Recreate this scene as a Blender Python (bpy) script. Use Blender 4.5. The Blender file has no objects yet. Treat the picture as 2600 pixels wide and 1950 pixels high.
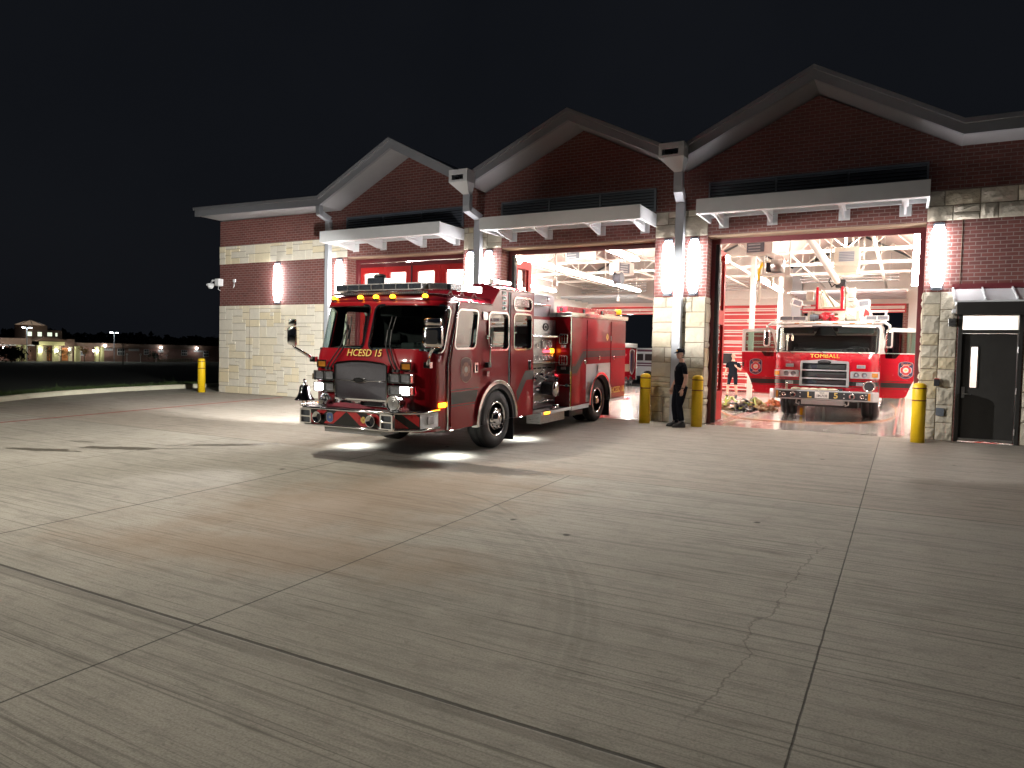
import bpy, bmesh, math, random
from mathutils import Vector, Matrix, geometry, noise as mnoise
R = math.radians
sc = bpy.context.scene
C = sc.collection
random.seed(7)

# ------------------------------------------------------------------ helpers
class MB:
    """collects shapes and links them as ONE mesh object"""
    def __init__(s):
        s.v = []; s.f = []; s.mi = []; s.sm = []; s.T = Matrix.Identity(4); s.m = 0; s.bk = None
    def add(s, vs, fs, smooth=False):
        o = len(s.v)
        s.v += [s.T @ Vector(p) for p in vs]
        for q in fs:
            s.f.append([i + o for i in q]); s.mi.append(s.m); s.sm.append(smooth)
        return s
    def box(s, x0, x1, y0, y1, z0, z1):
        return s.add([(x0,y0,z0),(x1,y0,z0),(x1,y1,z0),(x0,y1,z0),(x0,y0,z1),(x1,y0,z1),(x1,y1,z1),(x0,y1,z1)],
                     [(0,3,2,1),(4,5,6,7),(0,1,5,4),(1,2,6,5),(2,3,7,6),(3,0,4,7)])
    def cbox(s, c, d, rot=None):
        T = s.T
        s.T = T @ Matrix.Translation(c) @ (rot.to_4x4() if rot else Matrix.Identity(4))
        s.box(-d[0]/2, d[0]/2, -d[1]/2, d[1]/2, -d[2]/2, d[2]/2)
        s.T = T
        return s
    def prism(s, poly, a0, a1, axis='z'):
        fm = {'x': lambda p, h: (h, p[0], p[1]), 'y': lambda p, h: (p[0], h, p[1]), 'z': lambda p, h: (p[0], p[1], h)}[axis]
        n = len(poly)
        vs = [fm(p, a0) for p in poly] + [fm(p, a1) for p in poly]
        return s.add(vs, [tuple(range(n))[::-1], tuple(range(n, 2*n))] + [(i, (i+1) % n, n+(i+1) % n, n+i) for i in range(n)])
    def hull8(s, a, b):
        """two quads (4 pts each) joined"""
        return s.add(list(a)+list(b), [(3,2,1,0),(4,5,6,7),(0,1,5,4),(1,2,6,5),(2,3,7,6),(3,0,4,7)])
    def cyl(s, p0, p1, r0, r1=None, n=16, caps=True):
        r1 = r0 if r1 is None else r1
        p0 = Vector(p0); p1 = Vector(p1); d = (p1-p0).normalized()
        u = d.orthogonal().normalized(); w = d.cross(u)
        vs = [p0+(u*math.cos(2*math.pi*i/n)+w*math.sin(2*math.pi*i/n))*r0 for i in range(n)]
        vs += [p1+(u*math.cos(2*math.pi*i/n)+w*math.sin(2*math.pi*i/n))*r1 for i in range(n)]
        s.add(vs, [(i, (i+1) % n, n+(i+1) % n, n+i) for i in range(n)], True)
        if caps:
            s.add(vs[:n], [tuple(range(n))[::-1]]); s.add(vs[n:], [tuple(range(n))])
        return s
    def tube(s, pts, r, n=8, caps=True):
        P = [Vector(p) for p in pts]; rr = r if isinstance(r, (list, tuple)) else [r]*len(P)
        rings = []; up = None
        for i, p in enumerate(P):
            d = (P[min(i+1, len(P)-1)]-P[max(i-1, 0)]).normalized()
            if up is None: up = d.orthogonal().normalized()
            up = (up-d*up.dot(d)).normalized(); w = d.cross(up)
            rings.append([p+(up*math.cos(2*math.pi*k/n)+w*math.sin(2*math.pi*k/n))*rr[i] for k in range(n)])
        return s.loft(rings, caps)
    def loft(s, rings, caps=True, smooth=True):
        n = len(rings[0]); vs = [p for r in rings for p in r]; fs = []
        for j in range(len(rings)-1):
            for i in range(n):
                fs.append((j*n+i, j*n+(i+1) % n, (j+1)*n+(i+1) % n, (j+1)*n+i))
        if caps: fs += [tuple(range(n))[::-1], tuple(range((len(rings)-1)*n, len(rings)*n))]
        return s.add(vs, fs, smooth)
    def lathe(s, prof, o=(0,0,0), ax=(0,0,1), n=32):
        o = Vector(o); d = Vector(ax).normalized(); u = d.orthogonal().normalized(); w = d.cross(u)
        rings = [[o+d*h+(u*math.cos(2*math.pi*k/n)+w*math.sin(2*math.pi*k/n))*max(r, 1e-4) for k in range(n)] for r, h in prof]
        return s.loft(rings, True)
    def ell(s, c, r, n=16, m=10, rot=None):
        c = Vector(c); rings = []
        for j in range(m+1):
            t = -math.pi/2+math.pi*j/m; q = max(math.cos(t), 0.02)
            ring = []
            for k in range(n):
                p = Vector((r[0]*q*math.cos(2*math.pi*k/n), r[1]*q*math.sin(2*math.pi*k/n), r[2]*math.sin(t)))
                ring.append(c+(rot @ p if rot else p))
            rings.append(ring)
        return s.loft(rings, True)
    def ring2(s, outer, inner, a0, a1, axis='y'):
        """frame between two loops of equal length, extruded"""
        fm = {'x': lambda p, h: (h, p[0], p[1]), 'y': lambda p, h: (p[0], h, p[1]), 'z': lambda p, h: (p[0], p[1], h)}[axis]
        n = len(outer)
        vs = [fm(p, a0) for p in outer]+[fm(p, a0) for p in inner]+[fm(p, a1) for p in outer]+[fm(p, a1) for p in inner]
        fs = []
        for i in range(n):
            j = (i+1) % n
            fs += [(i, j, n+j, n+i), (2*n+i, 3*n+i, 3*n+j, 2*n+j), (i, 2*n+i, 2*n+j, j), (n+i, n+j, 3*n+j, 3*n+i)]
        return s.add(vs, fs)
    def skin(s, outer, holes, fmap, th, cu=(), cv=(), smooth=True):
        """flat (u,v) panel with holes, sliced at cu/cv, mapped by fmap(u,v,depth) and given thickness"""
        loops = [outer]+list(holes)
        tris = geometry.tessellate_polygon([[Vector((p[0], p[1], 0)) for p in l] for l in loops])
        pts = [p for l in loops for p in l]
        bm = bmesh.new()
        bv = [bm.verts.new((p[0], p[1], 0)) for p in pts]
        for t in tris:
            try: bm.faces.new([bv[i] for i in t])
            except ValueError: pass
        for c in cu:
            bmesh.ops.bisect_plane(bm, geom=bm.verts[:]+bm.edges[:]+bm.faces[:], plane_co=(c,0,0), plane_no=(1,0,0))
        for c in cv:
            bmesh.ops.bisect_plane(bm, geom=bm.verts[:]+bm.edges[:]+bm.faces[:], plane_co=(0,c,0), plane_no=(0,1,0))
        bmesh.ops.remove_doubles(bm, verts=bm.verts[:], dist=1e-5)
        bm.verts.ensure_lookup_table(); bm.verts.index_update()
        uv = [(v.co.x, v.co.y) for v in bm.verts]; n = len(uv)
        fs = [[v.index for v in f.verts] for f in bm.faces]
        edges = [(e.verts[0].index, e.verts[1].index) for e in bm.edges if len(e.link_faces) == 1]
        bm.free()
        vs = [fmap(u, v, 0) for u, v in uv]
        if th:
            vs += [fmap(u, v, th) for u, v in uv]
            s.add(vs, fs+[[i+n for i in q[::-1]] for q in fs], smooth)
            if s.bk is not None: s.mi[-len(fs):] = [s.bk]*len(fs)
            o = len(s.v)-2*n
            for a, b in edges:
                s.f.append([a+o, b+o, b+n+o, a+n+o]); s.mi.append(s.m); s.sm.append(False)
        else:
            s.add(vs, fs, smooth)
        return s
    def text(s, body, size, T, ext=0.002, bold=0.0, sx=1.0, shear=0.0, align='CENTER'):
        cu = bpy.data.curves.new('t', 'FONT'); cu.body = body; cu.size = size; cu.extrude = ext
        cu.offset = bold; cu.shear = shear; cu.align_x = align; cu.align_y = 'CENTER'; cu.resolution_u = 3
        ob = bpy.data.objects.new('t', cu); C.objects.link(ob)
        dg = bpy.context.evaluated_depsgraph_get()
        me = bpy.data.meshes.new_from_object(ob.evaluated_get(dg))
        vs = [T @ Vector((v.co.x*sx, v.co.y, v.co.z)) for v in me.vertices]
        s.add(vs, [list(p.vertices) for p in me.polygons])
        bpy.data.objects.remove(ob); bpy.data.curves.remove(cu); bpy.data.meshes.remove(me)
        return s
    def build(s, name, mats, parent=None, bevel=0, world=None, remesh=0, segs=2, recalc=True):
        me = bpy.data.meshes.new(name)
        me.from_pydata([tuple(p) for p in s.v], [], s.f)
        if not isinstance(mats, (list, tuple)): mats = [mats]
        for m in mats: me.materials.append(m)
        for p, a, b in zip(me.polygons, s.mi, s.sm):
            p.material_index = min(a, len(mats)-1); p.use_smooth = b
        if recalc:
            bm = bmesh.new(); bm.from_mesh(me); bmesh.ops.recalc_face_normals(bm, faces=bm.faces[:]); bm.to_mesh(me); bm.free()
        ob = bpy.data.objects.new(name, me); C.objects.link(ob)
        if parent is not None:
            ob.parent = parent
            if world is not None: ob.matrix_parent_inverse = world
        if bevel:
            b = ob.modifiers.new('bevel', 'BEVEL'); b.width = bevel; b.segments = segs; b.limit_method = 'ANGLE'; b.angle_limit = R(35)
        return ob

def tag(o, label=None, cat=None, group=None, kind=None):
    if label: o['label'] = label
    if cat: o['category'] = cat
    if group: o['group'] = group
    if kind: o['kind'] = kind
    return o
def thing(name, label, cat, loc=(0,0,0), rot=(0,0,0), group=None):
    o = bpy.data.objects.new(name, None); C.objects.link(o); o.empty_display_size = 0.2
    o.location = loc; o.rotation_euler = rot
    return tag(o, label, cat, group)
def copy_tree(o, parent=None):
    c = o.copy(); C.objects.link(c)
    if parent is not None: c.parent = parent
    for ch in [x for x in C.objects if x.parent == o]: copy_tree(ch, c)
    return c
def rrect(x0, x1, z0, z1, r, n=5):
    out = []
    for cx, cz, a in ((x1-r, z1-r, 0), (x0+r, z1-r, 90), (x0+r, z0+r, 180), (x1-r, z0+r, 270)):
        for k in range(n+1):
            t = R(a+90*k/n); out.append((cx+r*math.cos(t), cz+r*math.sin(t)))
    return out
def rpoly(pts, r, n=4):
    """polygon with rounded corners"""
    out = []; N = len(pts)
    for i in range(N):
        p = Vector(pts[i]); a = (Vector(pts[i-1])-p); b = (Vector(pts[(i+1) % N])-p)
        rr = r[i] if isinstance(r, (list, tuple)) else r
        q = min(rr, a.length*.45, b.length*.45)
        A = p+a.normalized()*q; B = p+b.normalized()*q
        for k in range(n+1):
            t = k/n; out.append(tuple(A*(1-t)**2+p*2*t*(1-t)+B*t*t))
    return out
def offs(poly, d):
    """push a roughly convex loop outwards by d"""
    n = len(poly); out = []
    ar = sum(poly[i][0]*poly[(i+1) % n][1]-poly[(i+1) % n][0]*poly[i][1] for i in range(n))
    sg = 1 if ar > 0 else -1
    for i in range(n):
        a = Vector(poly[i-1]); b = Vector(poly[i]); c = Vector(poly[(i+1) % n])
        t = (c-a)
        nn = Vector((t.y, -t.x))
        nn = nn.normalized() if nn.length > 1e-9 else Vector((0, 0))
        out.append(tuple(b+nn*d*sg))
    return out
def ellipse(cx, cz, a, b, n=24, t0=0, t1=360):
    full = abs(t1-t0) >= 360
    return [(cx+a*math.cos(R(t0+(t1-t0)*k/(n if full else n-1))), cz+b*math.sin(R(t0+(t1-t0)*k/(n if full else n-1)))) for k in range(n)]

# ------------------------------------------------------------------ materials
def nodes(name):
    m = bpy.data.materials.new(name); m.use_nodes = True; nt = m.node_tree
    return m, nt, nt.nodes['Principled BSDF']
def N(nt, typ, **kw):
    n = nt.nodes.new(typ)
    for k, v in kw.items():
        if k[0] == '_': setattr(n, k[1:], v)
        else:
            key = k.replace('__', ' ')
            n.inputs[int(key[1:]) if key[0] == 'i' and key[1:].isdigit() else key].default_value = v
    return n
def col4(c): return (c[0], c[1], c[2], 1)
def mat(name, c, rough=.5, metal=0, var=.12, vs=6, bump=0, bs=60, coat=0, stretch=(1,1,1), emis=0, ecol=None, rv=.08, spec=.5):
    m, nt, b = nodes(name)
    tc = N(nt, 'ShaderNodeTexCoord'); mp = N(nt, 'ShaderNodeMapping'); mp.inputs['Scale'].default_value = stretch
    nt.links.new(tc.outputs['Object'], mp.inputs[0])
    nz = N(nt, 'ShaderNodeTexNoise', Scale=vs, Detail=5, Roughness=.6); nt.links.new(mp.outputs[0], nz.inputs['Vector'])
    mx = N(nt, 'ShaderNodeMix', _data_type='RGBA')
    mx.inputs[6].default_value = col4([x*(1-var*1.6) for x in c]); mx.inputs[7].default_value = col4([min(1, x*(1+var*1.6)) for x in c])
    nt.links.new(nz.outputs['Fac'], mx.inputs[0]); nt.links.new(mx.outputs[2], b.inputs['Base Color'])
    mr = N(nt, 'ShaderNodeMapRange'); mr.inputs[3].default_value = max(0.02, rough-rv*1.5); mr.inputs[4].default_value = min(1, rough+rv*1.5)
    nt.links.new(nz.outputs['Fac'], mr.inputs[0]); nt.links.new(mr.outputs[0], b.inputs['Roughness'])
    b.inputs['Metallic'].default_value = metal; b.inputs['Coat Weight'].default_value = coat*(.72 if coat == 1 else 1); b.inputs['Coat IOR'].default_value = 1.55 if coat == 1 else 1.5; b.inputs['Coat Roughness'].default_value = .04
    b.inputs['Specular IOR Level'].default_value = spec
    if bump:
        n2 = N(nt, 'ShaderNodeTexNoise', Scale=bs, Detail=4, Roughness=.65); nt.links.new(mp.outputs[0], n2.inputs['Vector'])
        bp = N(nt, 'ShaderNodeBump', Strength=bump, Distance=.02); nt.links.new(n2.outputs['Fac'], bp.inputs['Height'])
        nt.links.new(bp.outputs[0], b.inputs['Normal'])
    if emis:
        b.inputs['Emission Color'].default_value = col4(ecol or c); b.inputs['Emission Strength'].default_value = emis
    return m
def emit(name, c, s, vs=14):
    """lamp lens: emission over a plastic surface, with a little unevenness across the lens"""
    m, nt, b = nodes(name)
    b.inputs['Base Color'].default_value = col4([min(1, x*.8) for x in c]); b.inputs['Roughness'].default_value = .3
    nz = N(nt, 'ShaderNodeTexNoise', Scale=vs); mr = N(nt, 'ShaderNodeMapRange'); mr.inputs[3].default_value = s*.85; mr.inputs[4].default_value = s*1.15
    nt.links.new(nz.outputs['Fac'], mr.inputs[0]); nt.links.new(mr.outputs[0], b.inputs['Emission Strength'])
    b.inputs['Emission Color'].default_value = col4(c)
    return m
def glass(name, tint=(.75,.8,.78), ior=1.5, rough=.01, refl=1.0):
    m, nt, b = nodes(name); nt.nodes.remove(b)
    out = nt.nodes['Material Output']
    tr = N(nt, 'ShaderNodeBsdfTransparent'); tr.inputs[0].default_value = col4(tint)
    gl = N(nt, 'ShaderNodeBsdfGlossy'); gl.inputs['Roughness'].default_value = rough
    nz = N(nt, 'ShaderNodeTexNoise', Scale=2.0); mr = N(nt, 'ShaderNodeMapRange'); mr.inputs[3].default_value = rough*.6; mr.inputs[4].default_value = rough*1.6
    nt.links.new(nz.outputs['Fac'], mr.inputs[0]); nt.links.new(mr.outputs[0], gl.inputs['Roughness'])
    gl.inputs[0].default_value = (refl, refl, refl, 1)
    lw = N(nt, 'ShaderNodeLayerWeight', Blend=.5); mx = N(nt, 'ShaderNodeMixShader'); f0 = min(.3, ((ior-1)/(ior+1))**2*2)
    fr = math2(nt, 'MULTIPLY_ADD', math2(nt, 'POWER', lw.outputs['Facing'], 5.0), 1-f0, f0)
    nt.links.new(fr, mx.inputs[0]); nt.links.new(tr.outputs[0], mx.inputs[1]); nt.links.new(gl.outputs[0], mx.inputs[2])
    nt.links.new(mx.outputs[0], out.inputs[0])
    return m
def math2(nt, op, a, b=None, c=None):
    n = nt.nodes.new('ShaderNodeMath'); n.operation = op
    for i, x in enumerate((a, b, c)):
        if x is None: continue
        if isinstance(x, (int, float)): n.inputs[i].default_value = x
        else: nt.links.new(x, n.inputs[i])
    return n.outputs[0]

def brick_mat(name, c1, c2, mortar, w=.203, h=.0765):
    m, nt, b = nodes(name)
    tc = N(nt, 'ShaderNodeTexCoord'); sx = N(nt, 'ShaderNodeSeparateXYZ'); nt.links.new(tc.outputs['Object'], sx.inputs[0])
    u = math2(nt, 'ADD', sx.outputs[0], sx.outputs[1]); cb = N(nt, 'ShaderNodeCombineXYZ')
    nt.links.new(u, cb.inputs[0]); nt.links.new(sx.outputs[2], cb.inputs[1])
    br = N(nt, 'ShaderNodeTexBrick', Scale=1.0)
    br.inputs['Color1'].default_value = col4(c1); br.inputs['Color2'].default_value = col4(c2); br.inputs['Mortar'].default_value = col4(mortar)
    br.inputs['Mortar Size'].default_value = .0085; br.inputs['Brick Width'].default_value = w; br.inputs['Row Height'].default_value = h
    br.inputs['Mortar Smooth'].default_value = .25; br.inputs['Bias'].default_value = -.1
    nt.links.new(cb.outputs[0], br.inputs['Vector'])
    nz = N(nt, 'ShaderNodeTexNoise', Scale=1.1, Detail=6, Roughness=.7); nt.links.new(tc.outputs['Object'], nz.inputs['Vector'])
    mr = N(nt, 'ShaderNodeMapRange'); mr.inputs[3].default_value = .72; mr.inputs[4].default_value = 1.28; nt.links.new(nz.outputs['Fac'], mr.inputs[0])
    mx = N(nt, 'ShaderNodeMix', _data_type='RGBA', _blend_type='MULTIPLY'); mx.inputs[0].default_value = 1
    nt.links.new(br.outputs['Color'], mx.inputs[6]); nt.links.new(mr.outputs[0], mx.inputs[7])
    nt.links.new(mx.outputs[2], b.inputs['Base Color']); b.inputs['Roughness'].default_value = .85
    n2 = N(nt, 'ShaderNodeTexNoise', Scale=90, Detail=4); nt.links.new(tc.outputs['Object'], n2.inputs['Vector'])
    hh = math2(nt, 'MULTIPLY_ADD', br.outputs['Fac'], -1.0, math2(nt, 'MULTIPLY', n2.outputs['Fac'], .5))
    bp = N(nt, 'ShaderNodeBump', Strength=.6, Distance=.008); nt.links.new(hh, bp.inputs['Height']); nt.links.new(bp.outputs[0], b.inputs['Normal'])
    return m
def stone_mat(name, c, var, bump, bs):
    """per-stone tone (random per island) plus rock-face relief"""
    m, nt, b = nodes(name)
    geo = N(nt, 'ShaderNodeNewGeometry'); tc = N(nt, 'ShaderNodeTexCoord')
    rp = N(nt, 'ShaderNodeValToRGB'); nt.links.new(geo.outputs['Random Per Island'], rp.inputs[0])
    e = rp.color_ramp.elements
    e[0].color = col4([c[0]*(1-var), c[1]*(1-var), c[2]*(1-var*1.05)]); e[1].color = col4([min(1, c[0]*(1+var)), min(1, c[1]*(1+var)), min(1, c[2]*(1+var*.7))])
    e2 = rp.color_ramp.elements.new(.965); e2.color = col4([c[0]*1.02, c[1]*.95, c[2]*.78])
    e3 = rp.color_ramp.elements.new(.5); e3.color = col4(c)
    nz = N(nt, 'ShaderNodeTexNoise', Scale=7, Detail=7, Roughness=.7); nt.links.new(tc.outputs['Object'], nz.inputs['Vector'])
    mr = N(nt, 'ShaderNodeMapRange'); mr.inputs[3].default_value = .84; mr.inputs[4].default_value = 1.14; nt.links.new(nz.outputs['Fac'], mr.inputs[0])
    mx = N(nt, 'ShaderNodeMix', _data_type='RGBA', _blend_type='MULTIPLY'); mx.inputs[0].default_value = 1
    nt.links.new(rp.outputs[0], mx.inputs[6]); nt.links.new(mr.outputs[0], mx.inputs[7]); nt.links.new(mx.outputs[2], b.inputs['Base Color'])
    b.inputs['Roughness'].default_value = .9
    n2 = N(nt, 'ShaderNodeTexNoise', Scale=bs, Detail=5, Roughness=.6); nt.links.new(tc.outputs['Object'], n2.inputs['Vector'])
    bp = N(nt, 'ShaderNodeBump', Strength=bump, Distance=.05); nt.links.new(n2.outputs['Fac'], bp.inputs['Height']); nt.links.new(bp.outputs[0], b.inputs['Normal'])
    return m
def tread_mat(name, c=(.55,.56,.58)):
    """diamond plate"""
    m, nt, b = nodes(name)
    b.inputs['Base Color'].default_value = col4(c); b.inputs['Metallic'].default_value = 1; b.inputs['Roughness'].default_value = .28
    tc = N(nt, 'ShaderNodeTexCoord'); sx = N(nt, 'ShaderNodeSeparateXYZ'); nt.links.new(tc.outputs['Object'], sx.inputs[0])
    u = math2(nt, 'ADD', sx.outputs[0], sx.outputs[1]); v = math2(nt, 'ADD', sx.outputs[2], math2(nt, 'MULTIPLY', sx.outputs[1], .35))
    a = math2(nt, 'SINE', math2(nt, 'MULTIPLY', math2(nt, 'ADD', u, v), 150)); d = math2(nt, 'SINE', math2(nt, 'MULTIPLY', math2(nt, 'SUBTRACT', u, v), 150))
    bp = N(nt, 'ShaderNodeBump', Strength=.8, Distance=.006); nt.links.new(math2(nt, 'MULTIPLY', a, d), bp.inputs['Height']); nt.links.new(bp.outputs[0], b.inputs['Normal'])
    return m

M = {}
M['brick'] = brick_mat('brick_masonry', (.175,.058,.048), (.125,.042,.036), (.23,.165,.15))
M['brick_lit'] = brick_mat('brick_lit_copy', (.22,.09,.07), (.17,.065,.055), (.28,.22,.2))  # paler copy of the wall brick, lit tone put into its colour
M['stone'] = stone_mat('limestone_cut', (.68,.64,.54), .045, .22, 24)
M['rock'] = stone_mat('limestone_rockface', (.58,.53,.43), .14, .75, 11)
M['mortar'] = mat('mortar_joint', (.20,.165,.12), .95, var=.15, vs=12, bump=.3)
M['fascia'] = mat('grey_metal_fascia', (.25,.26,.28), .5, var=.08, vs=3)
M['soffit'] = mat('white_soffit', (.36,.36,.37), .7, var=.06, vs=5)
M['alu'] = mat('white_aluminium', (.68,.70,.71), .4, var=.05, vs=4)
M['louver'] = mat('slate_louvre_metal', (.13,.15,.18), .5, var=.1)
M['dark'] = mat('dark_void', (.012,.012,.014), .8)
M['downsp'] = mat('grey_downspout', (.36,.38,.41), .45, var=.06)
M['steelred'] = mat('red_door_steel', (.46,.022,.022), .38, var=.1, vs=3, bump=.05, bs=30)
M['darkred'] = mat('dark_red_steel', (.13,.02,.025), .5, var=.1)
M['tan'] = mat('tan_lintel', (.40,.29,.20), .75, var=.1)
M['black'] = mat('black_rubber_seal', (.02,.02,.024), .5)
M['wallwhite'] = mat('cream_interior_paint', (.82,.78,.73), .6, var=.05, vs=3)
M['ceil'] = mat('pink_bounce_ceiling', (.84,.70,.65), .7, var=.06, vs=2)  # pink of light bounced off the red doors is in the colour
M['truss'] = mat('white_painted_steel', (.80,.76,.70), .5, var=.06)
M['greyp'] = mat('grey_door_panel', (.42,.44,.46), .5, var=.06)
M['floor'] = None
M['doorgrey'] = mat('charcoal_door_paint', (.030,.029,.027), .45, var=.15, vs=8)
M['yellow'] = mat('yellow_bollard_sleeve', (.86,.57,.012), .42, var=.08, vs=9, bump=.05)
M['redtape'] = mat('dark_red_tape', (.14,.012,.012), .5)
M['red'] = mat('fire_red_paint', (.29,.005,.012), .35, var=.06, vs=2, coat=1, spec=.12)
M['red2'] = mat('bright_red_paint', (.44,.008,.02), .25, var=.06, vs=2, coat=1)
M['maroon'] = mat('maroon_roof_paint', (.16,.006,.014), .2, var=.08, vs=2, coat=1)
M['white'] = mat('white_vehicle_paint', (.8,.78,.73), .25, var=.04, vs=3, coat=.8)
M['chrome'] = mat('polished_chrome', (.86,.86,.87), .09, metal=1, var=.04, rv=.03)
M['trim'] = mat('bright_trim', (.74,.74,.75), .22, metal=.55, var=.06)
M['brushed'] = mat('brushed_steel', (.60,.60,.60), .3, metal=1, var=.08, vs=10, stretch=(1,1,14))
M['tread'] = tread_mat('diamond_plate')
M['rubber'] = mat('tyre_rubber', (.016,.016,.017), .65, var=.2, vs=12, bump=.2, bs=40)
M['stripe'] = mat('black_reflective_stripe', (.012,.013,.012), .4, var=.25, vs=4, coat=.15)
M['gold'] = mat('gold_leaf', (.85,.58,.16), .35, metal=.35, var=.15, vs=30)
M['glass'] = glass('cab_glass', (.62,.70,.67), 1.24)
M['glasss'] = glass('side_window_glass', (.50,.56,.53), 2.1)
M['glassg'] = glass('green_tinted_glass', (.15,.24,.20))
M['pane'] = glass('clear_pane', (.88,.90,.88), 1.3)
M['int'] = mat('cab_interior_grey', (.009,.0095,.011), .7, var=.2)
M['dash'] = mat('grey_green_dash', (.04,.055,.055), .6, var=.1)
M['grillemesh'] = mat('woven_radiator_cover', (.14,.14,.16), .45, metal=.5, var=.25, vs=60, bump=.6, bs=160)
M['amber'] = emit('amber_lamp', (1,.33,.01), 9)
M['amberoff'] = mat('amber_lens', (.55,.22,.03), .2, var=.2, coat=.6)
M['head'] = emit('headlamp_lit', (1,.93,.95), 30)
M['lampoff'] = mat('clear_lens', (.55,.57,.62), .12, metal=.6, var=.3, vs=40)
M['ledbar'] = mat('dark_led_modules', (.07,.085,.11), .15, metal=.4, var=.5, vs=26, coat=1)
M['scene'] = emit('scene_lamp_lit', (1,.97,.94), 40)
M['sconce'] = emit('sconce_lens_lit', (1,.955,.97), 44)
M['tube'] = emit('fluorescent_lit', (1,.955,.90), 88)
M['redled'] = emit('red_indicator', (1,.05,.08), 5)
M['lime'] = mat('lime_reflective', (.26,.32,.05), .4)
M['navy'] = mat('navy_cloth', (.005,.006,.009), .9, var=.25, vs=18, bump=.3, bs=26, spec=.08)
M['trouser'] = mat('dark_navy_trouser', (.006,.007,.011), .9, var=.25, vs=14, bump=.4, bs=18, spec=.08)
M['skin'] = mat('skin', (.50,.29,.21), .55, var=.08, vs=14)
M['hair'] = mat('dark_hair', (.03,.02,.014), .7, var=.3, vs=50, bump=.4, bs=90)
M['boot'] = mat('black_leather', (.012,.012,.013), .4)
M['tanc'] = mat('tan_turnout_cloth', (.26,.19,.10), .85, var=.3, vs=9, bump=.6, bs=14)
M['orange'] = mat('orange_cord', (.55,.20,.06), .6)
M['grass'] = mat('grass_blades', (.05,.085,.02), .8, var=.4, vs=4)
M['leafdark'] = mat('dark_leaves', (.014,.018,.010), .85, var=.4)
M['bark'] = mat('bark', (.07,.05,.035), .9, var=.3, bump=.5)
M['concretec'] = mat('pale_kerb_concrete', (.62,.60,.46), .9, var=.14, vs=3, bump=.3, bs=40)
# ------------------------------------------------------------------ the setting
SL = math.atan(.028); Y0 = 16.76
AT = Matrix.Translation((0, Y0, 0)) @ Matrix.Rotation(SL, 4, 'X') @ Matrix.Translation((0, -Y0, 0))   # the apron falls 2.8 % away from the station
def A2T(x, y, z=0): return AT @ Vector((x, y, z))

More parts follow.
